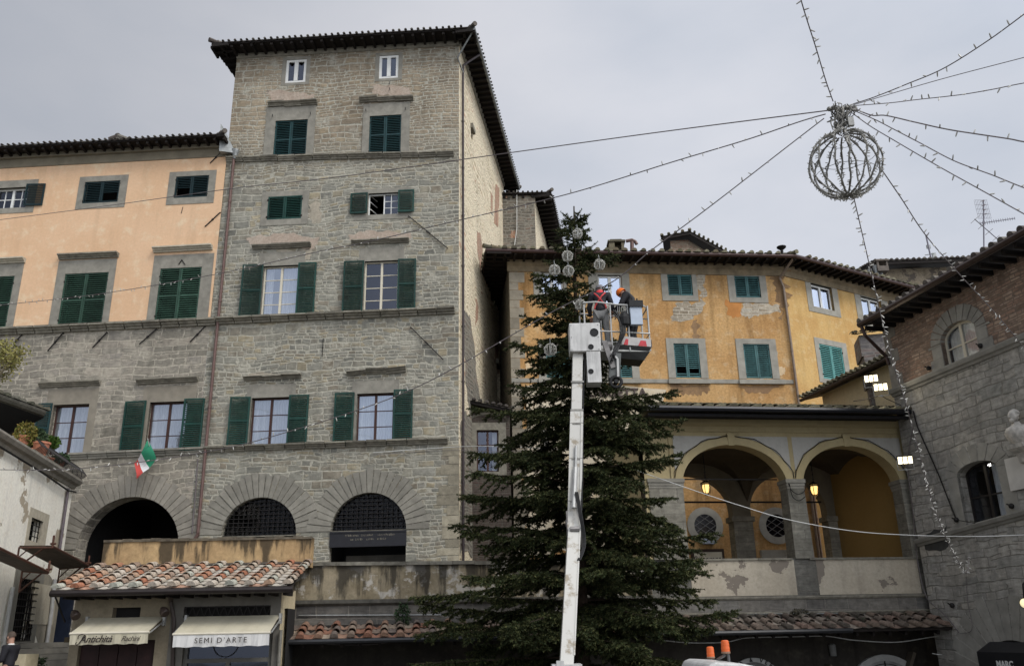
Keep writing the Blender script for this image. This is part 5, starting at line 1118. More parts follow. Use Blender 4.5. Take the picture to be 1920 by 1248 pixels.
sf = mb.build('shop_window', m_flat('grey_shop_frame', (.12, .115, .1), .5), shop); mb = MB(); mb.quad(HP.p(d2[0], zg, -.17), HP.p(d2[1], zg, -.17), HP.p(d2[1], d2[3], -.17), HP.p(d2[0], d2[3], -.17)); mb.build('pane', GLASS_D, sf); room(sf, HP, (d2[0], d2[1], zg, d2[3]), -.4, -1.3)
mb = MB(); pts = [HP.p(HP.sz(420, 1212)[0] + .32 * math.cos(t), HP.sz(420, 1206)[1] + .32 * math.sin(t), -.16) for t in [math.pi + math.pi * k / 14 for k in range(15)]]; mb.tube(pts, .012, 5); mb.build('pane_emblem', IRON, sf)
mb = MB(); mb.pbox(HP, tr[0], tr[1], tr[2], tr[3], -.28, -.22); tg = mb.build('transom', ROOM, shop); mb = MB(); n = 11
for i in range(n):
    a = tr[0] + (tr[1] - tr[0]) * i / n; e = a + (tr[1] - tr[0]) / n; mb.beam(HP.p(a, tr[3], -.03), HP.p((a + e) / 2, tr[2], -.03), .022, .022); mb.beam(HP.p((a + e) / 2, tr[2], -.03), HP.p(e, tr[3], -.03), .022, .022)
mb.beam(HP.p(tr[0], tr[3] - .02, -.03), HP.p(tr[1], tr[3] - .02, -.03), .03, .03); mb.build('zigzag_grille', IRON, tg)
AWC = m_plaster('aged_cream_canvas', (.50, .46, .34), (.54, .50, .38), (.47, .43, .31), streak=.1, fine=.03); AWW = m_flat('white_valance_canvas', (.66, .65, .62), .8, var=.06, sc=3)
def awning(xt0, yt, xt1, xb0, ym, xb1, yb, txt, vm_):
    o1 = .95; z0 = HP.sz((xt0 + xt1) / 2, yt)[1]; QP = HP.off(o1); z1 = QP.sz((xb0 + xb1) / 2, ym)[1]; z2 = QP.sz((xb0 + xb1) / 2, yb)[1]; a, e = QP.sz(xb0, ym)[0], QP.sz(xb1, ym)[0]; n = 12
    mb = MB(); top = []; bot = []
    for i in range(n + 1): s = a + (e - a) * i / n; top.append(HP.p(s, z0, .02)); bot.append(HP.p(s, z1 + .012 * math.sin(i * 2.2), o1))
    for i in range(n): mb.quad(bot[i], bot[i + 1], top[i + 1], top[i]); mb.quad(bot[i] - Vector((0, 0, .02)), top[i] - Vector((0, 0, .02)), top[i + 1] - Vector((0, 0, .02)), bot[i + 1] - Vector((0, 0, .02)))
    aw = mb.build('awning', AWC, shop)
    mb = MB(); mb.tube([QP.p(a - .02, z1 - .02, .01), QP.p(e + .02, z1 - .02, .01)], .03, 8); mb.build('front_bar', CREAMPAINT, aw)
    mb = MB(); m = 26; W = [QP.p(a + (e - a) * i / m, z1 - .03, .02) for i in range(m + 1)]; V = [QP.p(a + (e - a) * i / m, z2 + .01 * math.sin(i * 1.3), .0 + .022 * math.sin(i * 1.7) + .01 * math.sin(i * .6)) for i in range(m + 1)]
    for i in range(m): mb.quad(V[i], V[i + 1], W[i + 1], W[i])
    mb.build('valance', vm_, aw)
    zm = (z1 + z2) / 2 - .02; H = z1 - z2; INK = m_flat('dark_lettering_ink', (.035, .028, .025), .7)
    for body, fs, sz_, shx, spc, bold in txt: text(aw, body, QP, a + (e - a) * fs, zm, sz_ * H, INK, .05, shx, ext=.002, space=spc, bold=bold)
    if txt[0][3]:                                        # the flourish before the big initial
        s0 = a + (e - a) * .1; P = lambda x, z: QP.p(s0 + x * H, zm + z * H, .052)
        mb = MB(); mb.tube([P(*p) for p in smooth_pts([(.02, -.2), (-.05, -.33), (.08, -.42), (.32, -.2), (.52, .22), (.66, .38)], 6)], .012, 5); mb.tube([P(*p) for p in smooth_pts([(.1, .05), (.1, .3), (.35, .42), (.62, .36)], 6)], .01, 5); mb.build('lettering', INK, aw)
    for s in (a - .03, e + .03):
        mb = MB(); mb.tube([HP.p(s, z0 - .1, .03), QP.p(s, z1 - .02, -.02)], .02, 6); mb.pbox(HP, s - .03, s + .03, z0 - .22, z0 + .04, 0, .12)
        mb.build('awning_arm', ALU, aw)
awning(150, 1157, 297, 133, 1184, 279, 1207, [('Antichità', .34, .8, .38, .95, .003), ('Rachini', .78, .6, .38, .9, 0.0)], AWC)
awning(333, 1154, 512, 326, 1185, 506, 1211, [('SEMI D\u2019ARTE', .5, .56, 0, 1.3, 0.0)], AWW)
pipe(shop, [EP.hit(317, 1104, .1), HP.hit(320, 1125, .1), HP.hit(326, 1160, .08), HP.hit(322, 1300, .08)], .05, m_flat('brown_pipe', (.06, .045, .038), .5))
for x, y, x2, y2 in ((128, 1148, 152, 1152), (296, 1143, 318, 1146)):
    t = MB(); A0 = HP.hit(x + 12 if x < 200 else x + 14, y + 6, 0); P1 = HP.hit((x + x2) / 2, y2 - 2, .5); t.tube([A0, P1], .018, 6); t.lathe(P1, [(.05, -.1), (.11, .0), (.12, .1), (.1, .13)], 10, ax=Vector((.5, -.3, -.5))); t.build('spotlight', m_flat('rusty_spotlight', (.05, .035, .028), .5), shop)
mb = MB(); mb.beam(EP.p(se0 + .02, zEe - .15, .05), HP.p(sh0 - .05, zEe - .75, .3), .03, .03); mb.build('bracket', IRON, shop)
mb = MB(); mb.tube([HP.p(sh1 + .06, 0, .1), HP.p(sh1 + .06, HP.sz(530, 1180)[1], .1)], .045, 8); mb.build('conduit', m_flat('grey_plastic_conduit', (.2, .19, .16), .5), shop)
mb = MB(); mb.pbox(HP, HP.sz(292, 1)[0], HP.sz(310, 1)[0], HP.sz(300, 1200)[1], HP.sz(300, 1190)[1], .0, .06); mb.build('brass_plate', m_flat('dull_brass', (.06, .045, .025), .4, .5), shop)
# ------------------------------------------------------------------ dark stone and brick house on the right
q = at(1745, 1150, 27.9); RB = Pl(q.x, q.y, -77.0)
rb = thing('stone_house', 'dark stone house with a brick top storey, along the right edge of the square', 'house', RB.p(2, 0))
rbL = 9.0; zBand = [RB.sz(1680, 735)[1], RB.sz(1900, 643)[1]]; zbm = sum(zBand) / 2
OHR = .85; EPR = RB.off(OHR); zRe = zmean(EPR, (1640, 600), (1900, 452)); sEr0 = EPR.sz(1617, 612)[0]
rw1 = RB.rect(1765, 602, 1836, 692); rw1 = (rw1[0], rw1[1], zbm + .1, RB.sz(1800, 600)[1])
rw2 = RB.rect(1800, 864, 1880, 982); rw2 = (rw2[0], rw2[1], RB.sz(1840, 980)[1], RB.sz(1838, 862)[1])
big = (RB.sz(1838, 1240)[0], RB.sz(1838, 1240)[0] + 2.6, 0, RB.sz(1905, 1199)[1])
H1 = (rw1[0], rw1[1], rw1[2], rw1[3], rw1[3] - .42); H2 = (rw2[0], rw2[1], rw2[2], rw2[3], rw2[3] - .3); H3 = (*big, big[3] - 1.1)
wall(rb, 'brick_wall', RB, 0, rbL, zbm, zRe, [H1], BRICK, .3)
wall(rb, 'stone_wall', RB, 0, rbL, 0, zbm, [H2, H3], DARKSTONE, .42)
mb = MB(); o_ = RB.p(0, 0); U = Vector((0, 0, zRe)); mb.quad(o_ - RB.n * .0, o_ + U, o_ - RB.n * 6 + U, o_ - RB.n * 6); mb.build('end_wall', DARKSTONE, rb)
mb = MB(); z = zbm + .15; k = 0
while z < zRe - .3:
    h_ = .42; mb.para(RB.p(-.01, z, .014), RB.d * (.34 if k % 2 else .6), RB.n * -.3, Vector((0, 0, h_ - .004))); z += h_; k += 1
mb.build('corner_quoins', m_flat('dark_pietra_quoins', (.27, .25, .215), .88, var=.25, sc=3, spec=.1), rb)
DTRIM = m_flat('dark_pietra_serena', (.28, .27, .24), .88, var=.25, sc=3, isl=.1, spec=.1)
voussoirs(rb, RB, H1[0], H1[1], H1[4], H1[3], .42, DTRIM, 11, .03, -.3, jit=.03, wtop=1.15)
mb = MB(); zz = H1[2]; k = 0
while zz < H1[4] - .05:
    h_ = min(.36, H1[4] - zz); e = .42 if k % 2 else .56; mb.pbox(RB, H1[0] - e, H1[0], zz, zz + h_ - .006, -.3, .03); mb.pbox(RB, H1[1], H1[1] + e, zz, zz + h_ - .006, -.3, .03); zz += h_; k += 1
mb.build('window_surround', DTRIM, rb)
def arched_window(b, pl, H, fm, rec, curt, glass, bar=.45):
    s0, s1, z0, z1, zs = H; c = (s0 + s1) / 2; mb = MB(); ar = arch_pts(s0, s1, zs, z1, 14); inn = arch_pts(s0 + .07, s1 - .07, zs, z1 - .07, 14); o0, o1 = -rec - .06, -rec
    for i in range(14):
        mb.quad(pl.p(*inn[i], o1), pl.p(*inn[i + 1], o1), pl.p(*ar[i + 1], o1), pl.p(*ar[i], o1)); mb.quad(pl.p(*inn[i], o1), pl.p(*inn[i], o0), pl.p(*inn[i + 1], o0), pl.p(*inn[i + 1], o1))
    mb.pbox(pl, s0, s0 + .07, z0, zs, o0, o1); mb.pbox(pl, s1 - .07, s1, z0, zs, o0, o1); mb.pbox(pl, s0 + .07, s1 - .07, z0, z0 + .07, o0, o1); mb.pbox(pl, c - .05, c + .05, z0 + .07, z1 - .04, o0, o1 + .01); zb_ = z0 + (z1 - z0) * bar
    mb.pbox(pl, s0 + .07, c - .05, zb_ - .02, zb_ + .02, o0, o1); mb.pbox(pl, c + .05, s1 - .07, zb_ - .02, zb_ + .02, o0, o1)
    f = mb.build('window', fm, b); mb = MB(); mb.poly([pl.p(s0, z0, o0 + .03)] + [pl.p(s, z, o0 + .03) for s, z in ar] + [pl.p(s1, z0, o0 + .03)]); mb.build('pane', glass, f)
    if curt:
        mb = MB(); a, e = s0 + (s1 - s0) * curt[0], s0 + (s1 - s0) * curt[1]; n = 12; zt = z1 - .1
        P = [(a + (e - a) * i / n, o0 - .1 + .03 * math.sin(i * 2.3)) for i in range(n + 1)]
        for i in range(n): mb.quad(pl.p(P[i][0], z0, P[i][1]), pl.p(P[i + 1][0], z0, P[i + 1][1]), pl.p(P[i + 1][0], zt, P[i + 1][1]), pl.p(P[i][0], zt, P[i][1]))
        mb.build('curtain', CURT, f)
    room(f, pl, (s0, s1, z0, z1), -rec - .3)
arched_window(rb, RB, H1, CREAMPAINT, .14, (.05, 1), GLASS); arched_window(rb, RB, H2, m_flat('black_window_frame', (.02, .017, .016), .5), .3, (.55, 1), GLASS_D)
voussoirs(rb, RB, H2[0], H2[1], H2[4], H2[3], .5, DTRIM, 9, .012, -.1, jit=.06)
mb = MB(); mb.pbox(RB, H2[0] - .42, H2[0], H2[2], H2[4], -.1, .014); mb.pbox(RB, H2[1], H2[1] + .5, H2[2], H2[4], -.1, .014); mb.build('window_surround', DTRIM, rb)
voussoirs(rb, RB, H3[0], H3[1], H3[4], H3[3], 1.15, DTRIM, 17, .02, -.1, jit=.15); room(rb, RB, big, -.4, -2.5).name = 'shop_interior'
mb = MB(); BND = [(-.05, 0), (.05, 0), (.08, .07), (.14, .1), (.18, .2), (.18, .24), (-.05, .27)]
mb.mold(RB.p(-.02, zbm - .14), RB.p(rbL, zbm - .14), RB.n, BND); mb.build('string_course', DTRIM, rb)
mb = MB(); zA = RB.sz(1722, 1018)[1]; zB = RB.sz(1920, 965)[1]; sA, sB = RB.sz(1722, 1018)[0], RB.sz(1920, 965)[0]; mb.mold(RB.p(0, zA - .1), RB.p(rbL, zA - .1 + (zB - zA) * (rbL - sA) / (sB - sA)), RB.n, [(x, z * .85) for x, z in BND]); mb.build('string_course', DTRIM, rb)
# its roof: eaves with stepped flat tiles and a gutter
mb = MB(); Ae, Be = EPR.p(sEr0, zRe), EPR.p(rbL, zRe); upr = (-RB.n + Vector((0, 0, .22))).normalized(); mb.para(Ae, Be - Ae, upr * 6, Vector((0, 0, .12))); rr = mb.build('roof', DWOOD, rb)
mb = MB(); tiles(mb, Ae + Vector((0, 0, .13)), Be + Vector((0, 0, .13)), upr, 2.0, sp=.34, seg=.45, r=.11, jit=.02); mb.build('roof_tiles', TILE_D, rr)
mb = MB()
for i in range(20): s = sEr0 + .1 + (rbL - sEr0) * i / 20; mb.beam(EPR.p(s, zRe - .09, -.04), RB.p(s, zRe - .09, -.05), .1, .14)
mb.build('rafters', DWOOD, rr)
gutter(rb, [EPR.p(sEr0 - .05, zRe + .06, .08), EPR.p(rbL, zRe + .06, .08)], .1, m_flat('brown_gutter', (.055, .036, .03), .4, .3))
pipe(rb, [EPR.p(sEr0 + .05, zRe, .08), EPR.p(sEr0 + .1, zRe - .35, .02), RB.p(.05, zRe - 1.0, .08), RB.p(.1, zRe - 1.3, .06)], .06, m_flat('brown_gutter_pipe', (.06, .038, .032), .4, .3))
for x, y in ((1741, 690), (1838, 648), (1896, 948), (1793, 974), (1785, 1134)):
    mb = MB(); p_ = RB.hit(x, y, .06); mb.ball(p_, .075, 8, 6); mb.tube([RB.hit(x, y, 0), p_, p_ + Vector((-.12, 0, .06))], .02, 5); mb.build('wall_hook', IRON, rb)
wire(rb, [RB.hit(1712, 770, .04), RB.hit(1720, 800, .06), RB.hit(1760, 890, .08), RB.hit(1793, 974, .08)], .022, IRON)
wire(rb, [RB.hit(1793, 974, .08), RB.hit(1828, 980, .3)], .012, IRON)
wire(rb, [RB.hit(x, y, .05) for x, y in smooth_pts([(1712, 800), (1702, 870), (1712, 960), (1716, 1010), (1722, 1060), (1738, 1120), (1770, 1150), (1798, 1185)], 4)], .014, CABLE)
wire(rb, [RB.hit(x, y, .05) for x, y in smooth_pts([(1811, 1080), (1815, 1130), (1823, 1170), (1818, 1184), (1800, 1186)], 4)], .009, CABLE)
blotch(rb, RB, [(1738, 1000), (1775, 985), (1782, 1018), (1770, 1030), (1735, 1030)], m_flat('soot_stain', (.06, .06, .056), .9, var=.3), name='soot_stain', amp=.35)
blotch(rb, RB, [(1800, 1200), (1822, 1196), (1845, 1185), (1850, 1205), (1835, 1248), (1800, 1300), (1790, 1260)], m_plaster('grey_cement_render', (.36, .35, .31), (.40, .385, .345), (.31, .30, .27), streak=.2), name='cement_patch', amp=.4)
pq = (RB.sz(1892, 890)[0], RB.sz(1892, 890)[0] + 1.3, RB.sz(1905, 919)[1], RB.sz(1905, 856)[1]); 
plq = tag((lambda m_: (m_.pbox(RB, *pq, .005, .06), m_.build('stone_plaque', m_flat('white_marble', (.52, .5, .46), .6, var=.2, sc=2)))[1])(MB()), 'blank white marble plaque beside the arched dark window', 'plaque')
bu = thing('portrait_bust', 'white marble portrait bust on a bracket above the marble plaque', 'statue', RB.p(pq[0] + .55, RB.sz(1912, 840)[1], .3)); MARB = m_flat('weathered_marble', (.55, .52, .47), .55, var=.55, sc=6, bump=.3)
bc = RB.p(RB.sz(1914, 838, .26)[0], RB.sz(1908, 838)[1], .26); dn_ = RB.d; nn = RB.n
mb = MB(); mb.lathe(bc, [(.16, 0), (.2, .05), (.34, .18), (.4, .34), (.33, .46), (.16, .52), (.12, .6)], 14); 
for v in range(len(mb.v)):
    p_ = Vector(mb.v[v]) - bc; mb.v[v] = tuple(bc + dn_ * p_.dot(dn_) + nn * p_.dot(nn) * .6 + Vector((0, 0, p_.z)))
mb.ball(bc + Vector((0, 0, .76)) + nn * .03, (.13, .14, .17), 14, 10); mb.ball(bc + Vector((0, 0, .74)) + nn * .17, .035, 6, 5); mb.ball(bc + Vector((0, 0, .65)) + nn * .09, (.08, .08, .07), 8, 6)
for sg_ in (-1, 1): mb.ball(bc + Vector((0, 0, .76)) + dn_ * .125 * sg_, .035, 6, 5); mb.ball(bc + Vector((0, 0, .8)) + nn * .13 + dn_ * .05 * sg_, .022, 6, 5)
mb.ball(bc + Vector((0, 0, .84)) - nn * .02, (.14, .14, .12), 12, 8); mb.build('bust', MARB, bu, smooth=True)
mb = MB(); mb.mold(bc - dn_ * .28 - nn * .25, bc + dn_ * .28 - nn * .25, nn, [(0, -.5), (.12, -.45), (.2, -.2), (.42, -.1), (.45, 0), (0, 0)]); mb.build('bracket', MARB, bu)
# shop box sign with lettering in the lower arch
AWP = RB.off(.5); sA = RB.sz(1838, 1240)[0] - .15
aw = thing('shop_awning', 'black box awning with white lettering in the arch at the bottom right corner', 'awning', RB.p(sA, 2.2)); z1 = AWP.sz(1880, 1222)[1]; z0 = z1 - .75
BLK = m_flat('black_awning_canvas', (.012, .012, .014), .6, var=.3); s0, s1 = AWP.sz(1836, 1248)[0], AWP.sz(1836, 1248)[0] + 2.6
mb = MB(); f = [AWP.p(s0, z0), AWP.p(s1, z0), AWP.p(s1, z1), AWP.p(s0, z1)]; k = [RB.p(s0, z0, .02), RB.p(s1, z0, .02), RB.p(s1, z1 + .25, .02), RB.p(s0, z1 + .25, .02)]; mb.add(f + k, [(0, 1, 2, 3), (3, 2, 6, 7), (0, 3, 7, 4), (1, 5, 6, 2)]); mb.build('canvas', BLK, aw)
text(aw, 'MARC', AWP, AWP.sz(1868, 1240)[0], z1 - .3, .22, m_flat('white_lettering', (.7, .7, .68), .6), .01, align='LEFT', bold=.006)
# wall lamp at the right edge
t = thing('wall_lamp', 'yellow globe wall lamp on a black bracket at the right edge', 'lamp', RB.hit(1915, 1130, .3)); p_ = RB.hit(1922, 1130, .35); mb = MB(); mb.ball(p_, .12, 12, 8); mb.build('globe', m_emit('lit_globe', (1, .85, .5), .8), t); mb = MB(); mb.tube([RB.hit(1926, 1085, 0), RB.hit(1918, 1095, .3), p_ + Vector((0, 0, .1))], .025, 6); mb.build('bracket', IRON, t)

# ------------------------------------------------------------------ cream house behind the loggia roof, masonry stump and rear house
CP = Pl(at(1683, 720, 29.6).x, 29.6, 103); CP = Pl(CP.P.x, CP.P.y, -77)
ch = thing('cream_house', 'small cream wall under a mossy tiled eave, behind the loggia roof', 'house', CP.p(-2, 6)); CE = CP.off(.55); zC = zmean(CE, (1520, 737), (1650, 690)); c0 = CE.sz(1503, 742)[0]
mb = MB(); mb.quad(CP.p(c0 + .6, 4), CP.p(.3, 4), CP.p(.3, zC + .12), CP.p(c0 + .6, zC + .12)); q = CP.p(c0 + .6, 4); mb.quad(q, q - CP.n * 3, q - CP.n * 3 + Vector((0, 0, zC - 3.9)), q + Vector((0, 0, zC - 3.9))); mb.build('wall', CREAM, ch)
upc = (-CP.n + Vector((0, 0, .25))).normalized(); A_, B2_ = CE.p(c0, zC), CE.p(.5, zC); mb = MB(); mb.para(A_, B2_ - A_, upc * 3, Vector((0, 0, .12))); cr = mb.build('roof', DWOOD, ch); mb = MB(); tiles(mb, A_ + Vector((0, 0, .13)), B2_ + Vector((0, 0, .13)), upc, 1.6, sp=.3, seg=.4, r=.1, jit=.02); mb.build('roof_tiles', TILE_MOSS, cr)
gutter(ch, [CE.p(c0, zC + .02, .07), CE.p(.5, zC + .02, .07)], .07)
a, e = at(1614, 640, 31), at(1662, 640, 31); zt = at(1640, 628, 31).z
stp = thing('masonry_pier', 'broken grey masonry pier between the ochre house and the dark stone house', 'pier', (a.x, 31, 9)); WPl = Pl(a.x, 31, -12); mb = MB(); L_ = e.x - a.x
for i in range(12):
    z = 8 + (zt - 8) * i / 12; j = random.uniform(-.05, .05); mb.pbox(WPl, -.02 + j, L_ + .5, z, z + (zt - 8) / 12 + .001, -1.2, random.uniform(0, .03))
mb.build('wall', m_stone('grey_pier_masonry', [(.16, .15, .145), (.22, .2, .19), (.2, .13, .11), (.26, .25, .24)], (.24, .22, .2), .16, .4, .025, .5), stp)
mb = MB(); tiles(mb, WPl.p(-.2, zt, .2), WPl.p(L_ + .4, zt + .1, .2), -WPl.n + Vector((0, 0, .3)), .8, sp=.28); mb.build('roof_tiles', TILE_MOSS, stp)
rh = thing('rear_house', 'far stone house with a thin tiled eave, behind the ochre roof at the upper right', 'house', at(1740, 560, 50)); HPl = Pl(at(1650, 540, 50).x, 50, 0); r0 = HPl.sz(1652, 520)[0]; r1 = HPl.sz(1850, 500)[0]; zl_, zr_ = HPl.sz(1664, 505)[1], HPl.sz(1815, 495)[1]
mb = MB(); mb.add([HPl.p(r0, 8), HPl.p(r1 + 6, 8), HPl.p(r1 + 6, zr_), HPl.p(r0, zl_)], [(0, 1, 2, 3)]); mb.add([HPl.p(r0, 8), HPl.p(r0, 8, -8), HPl.p(r0, zl_, -8), HPl.p(r0, zl_)], [(0, 1, 2, 3)]); mb.build('wall', m_plaster('mottled_rubble_render', (.24, .2, .14), (.3, .25, .18), (.12, .1, .08), streak=.3, fine=.25, sc=.9, patch=((.13, .11, .09), 1.2, .56)), rh)
mb = MB(); A_, B2_ = HPl.p(r0 - .6, zl_, .8), HPl.p(r1 + 5, zr_, .8); uq = Vector((0, 1, .2)).normalized(); mb.para(A_, B2_ - A_, uq * 5, Vector((0, 0, .2))); cr = mb.build('roof', DWOOD, rh); mb = MB(); tiles(mb, A_ + Vector((0, 0, .2)), B2_ + Vector((0, 0, .2)), uq, 2.5, sp=.34, r=.11); mb.build('roof_tiles', TILE_D, cr)
t = thing('chimney', 'rounded terracotta chimney hump on the far stone house roof', 'chimney', at(1710, 495, 51)); p_ = at(1708, 497, 51); mb = MB(); mb.add([p_ + Vector(v) for v in ((-.5, 0, -.6), (.6, 0, -.6), (.6, 0, .1), (.42, 0, .32), (-.1, 0, .34), (-.5, 0, .05), (-.5, .8, -.6), (.6, .8, -.6), (.6, .8, .1), (.42, .8, .32), (-.1, .8, .34), (-.5, .8, .05))], [(0, 1, 2, 3, 4, 5), (5, 4, 10, 11), (4, 3, 9, 10), (3, 2, 8, 9), (2, 1, 7, 8), (0, 5, 11, 6)]); mb.build('stack', m_flat('terracotta_render', (.34, .15, .1), .9, var=.3, sc=3), t)
Yk = 44
t = thing('chimney', 'cluster of chimney pots and pipes on the far end of the ochre roof', 'chimney', at(1645, 515, Yk)); mb = MB(); z0 = at(1645, 520, Yk).z
for x, y, r_ in ((1630, 505, .12), (1641, 498, .14), (1650, 500, .09)): p_ = at(x, y, Yk); mb.lathe((p_.x, p_.y, z0 - .5), [(r_ * 1.1, 0), (r_, p_.z - z0 + .5)], 8)
mb.build('pots', ZINC, t); mb = MB(); p_ = at(1650, 494, Yk); mb.box(p_.x - .3, p_.x + .3, p_.y - .3, p_.y + .3, p_.z - .55, p_.z - .25); 
for sx in (-1, 1):
    for sy in (-1, 1): mb.box(p_.x + sx * .25 - .05, p_.x + sx * .25 + .05, p_.y + sy * .25 - .05, p_.y + sy * .25 + .05, p_.z - .25, p_.z + .02)
mb.box(p_.x - .36, p_.x + .36, p_.y - .36, p_.y + .36, p_.z + .02, p_.z + .12); mb.build('cap', m_flat('grey_chimney_cap', (.14, .12, .1), .8, var=.4), t)
mb = MB(); mb.tube([at(1640, 512, Yk), at(1628, 502, Yk), at(1625, 497, Yk)], .06, 6); mb.box(at(1622, 512, Yk).x, at(1636, 512, Yk).x, Yk, Yk + .4, z0 - .3, z0 + .25); mb.build('side_pipe', IRON, t)
def yagi(c, L, dirv, n, el, b, mat=ALU, up=Vector((0, 0, 1))):
    mb = MB(); d = Vector(dirv).normalized(); x = Vector((0, 0, 1)).cross(d).normalized() if up.z else Vector((0, 0, 1)); mb.tube([c - d * L * .2, c + d * L * .8], .018, 5)
    for i in range(n): p_ = c + d * L * (-.18 + .97 * i / (n - 1)); h = el * (1 - .4 * i / n); mb.tube([p_ - x * h, p_ + x * h], .01, 4)
    return mb.build('yagi_array', mat, b)
Ya = 32
t = thing('tv_antenna', 'spiky television antenna mast standing above the dark stone house roof', 'antenna', at(1844, 470, Ya)); PURP = m_flat('grey_violet_metal', (.2, .19, .22), .4, .4)
mb = MB(); mb.tube([at(1845, 480, Ya), at(1844, 375, Ya)], .028, 6); mb.build('mast', PURP, t)
yagi(at(1850, 417, Ya), 1.5, at(1912, 408, Ya) - at(1850, 417, Ya), 16, .1, t, PURP, Vector((0, 0, 0))); yagi(at(1838, 420, Ya), 1.5, at(1868, 452, Ya) - at(1828, 417, Ya), 5, .35, t, PURP)
mb = MB(); c_ = at(1843, 392, Ya)
for i in range(9): mb.tube([c_ + Vector((-.26 + .065 * i, 0, -.42)), c_ + Vector((-.26 + .065 * i, .05, .42))], .006, 4)
for i in range(5): mb.tube([c_ + Vector((-.27, 0, -.42 + .21 * i)), c_ + Vector((.27, .02, -.42 + .21 * i))], .007, 4)
mb.build('panel_reflector', PURP, t); mb = MB()
for i in range(4): mb.tube([c_ + Vector((-.08, -.1, -.3 + .2 * i)), c_ + Vector((.08, -.1, -.26 + .2 * i))], .014, 4)
mb.build('dipoles', COPPER, t)
Yb = 51
t = thing('radio_antenna', 'slim radio antenna mast with panel aerials beside the terracotta chimney hump', 'antenna', at(1747, 490, Yb)); mb = MB(); mb.tube([at(1748, 495, Yb), at(1736, 440, Yb)], .05, 6); mb.build('mast', PURP, t); mb = MB(); p_ = at(1753, 483, Yb); mb.box(p_.x - .12, p_.x + .12, Yb, Yb + .1, p_.z - .35, p_.z + .35); p_ = at(1741, 462, Yb); mb.box(p_.x - .1, p_.x + .14, Yb, Yb + .1, p_.z - .12, p_.z + .12); p_ = at(1746, 478, Yb); mb.tube([p_ - Vector((.4, 0, 0)), p_ + Vector((.2, 0, .1))], .03, 5); mb.build('aerials', ZINC, t)

# ------------------------------------------------------------------ floodlights
FLG = m_emit('lit_floodlight_glass', (1.0, .88, .58), 2.6)
def flood(x, y, Y, label, face, wd=.43):
    c = at(x, y, Y); t = thing('floodlight', label, 'floodlight', c, 'lit floodlights by the loggia roof'); f = Vector(face).normalized(); sx = f.cross(Vector((0, 0, 1))).normalized() * -1; u = sx.cross(f) * -1
    if u.z < 0: u = -u
    mb = MB(); mb.para(c - sx * wd / 2 - u * .13 - f * .12, sx * wd, u * .26, f * .1); 
    for k in range(7): mb.para(c - sx * (wd * .45 - wd * .15 * k) - u * .11 - f * .17, sx * .012, u * .22, f * .05)
    mb.build('housing', IRON, t); mb = MB()
    for k in range(3): mb.para(c - sx * (wd / 2 - .02 - k * wd / 3) - u * .11 - f * .019, sx * (wd / 3 - .032), u * .21, f * .02)
    mb.build('lamp_glass', FLG, t); mb = MB(); L0 = c - sx * (wd / 2 + .01) - f * .07; R0 = c + sx * (wd / 2 + .01) - f * .07; dn = Vector((0, 0, -.3)); mb.tube([L0, L0 + dn, R0 + dn, R0], .015, 5); mb.beam(c + dn - f * .05, c + dn - f * .45, .05, .05); mb.build('bracket', ALU, t)
    l = bpy.data.lights.new('floodlight_beam', 'AREA'); l.shape = 'RECTANGLE'; l.size = wd * .9; l.size_y = .2; l.energy = 10; l.color = (1, .9, .7); lo = bpy.data.objects.new('floodlight_beam', l); COL.objects.link(lo); lo.matrix_world = Matrix.Translation(c + f * .05) @ f.to_track_quat('-Z', 'Y').to_matrix().to_4x4(); lo.parent = t; lo.matrix_parent_inverse = Matrix.Translation(-t.location)
flood(1633, 709, 27.6, 'lit floodlight on the cream wall, upper of the pair', (-.35, -.9, -.25)); flood(1651, 725, 27.3, 'lit floodlight on the cream wall, lower of the pair', (-.3, -.9, -.25)); flood(1697, 862, 26.2, 'lit floodlight alone beside the top of the right-hand loggia arch', (-.3, -.9, -.25))
tag(wire(None, [at(x, y, 27.4) for x, y in smooth_pts([(1600, 752), (1625, 748), (1650, 742), (1664, 748), (1690, 760)], 4)], .012, IRON, 'cable'), 'black cable drooping below the pair of floodlights', 'cable')

# ------------------------------------------------------------------ white plastered house at the left edge, with a balcony, scaffold boards and steps
q = at(137, 912, 30.6); WL = Pl(q.x, q.y, 101.6 - 180 + 180); WL = Pl(q.x, q.y, 101.6)       # heading away from the viewer
wh = thing('white_house', 'flaking white plastered house along the left edge, with a balcony of flower pots', 'house', WL.p(-4, 0))
zWc = zmean(WL, (130, 911), (40, 850)); LW = 9.0
ww = WL.rect(55, 972, 78, 1016); lw = WL.rect(28, 1085, 64, 1200)
wall(wh, 'wall', WL, -LW, .0, 0, zWc, [ww, lw], WHITEP, .28)
q_ = WL.rect(50, 955, 88, 1030); surround(wh, WL, q_, ww, m_flat('beige_window_stone', (.4, .36, .28), .9, var=.25), .02); grille(wh, WL, ww, 4, 4, -.1, .02); room(wh, WL, ww, -.25, -.9); 
grille(wh, WL, (lw[0], lw[1], lw[2], lw[3]), 8, 9, -.02, .03, 'iron_grille'); room(wh, WL, lw, -.27, -.9)
surround(wh, WL, (lw[0] - .5, lw[1] + .45, lw[2] - .1, lw[3] + .3), lw, m_flat('grey_window_stone', (.2, .19, .16), .9, var=.3), .025)
mb = MB(); blo = WL.rect(60, 1095, 102, 1170); mb.pbox(WL, blo[0], blo[1], blo[2], blo[3], 0, .03); mb.build('cement_panel', m_plaster('beige_cement', (.4, .36, .28), (.45, .41, .32), (.3, .26, .2), streak=.3), wh)
blotch(wh, WL, [(62, 1085), (118, 1080), (112, 1150), (98, 1230), (84, 1250), (60, 1180)], m_plaster('dirty_lower_plaster', (.26, .235, .185), (.31, .28, .22), (.2, .18, .14), streak=.4), o=.008, name='dirty_plaster', amp=.2, n=6)
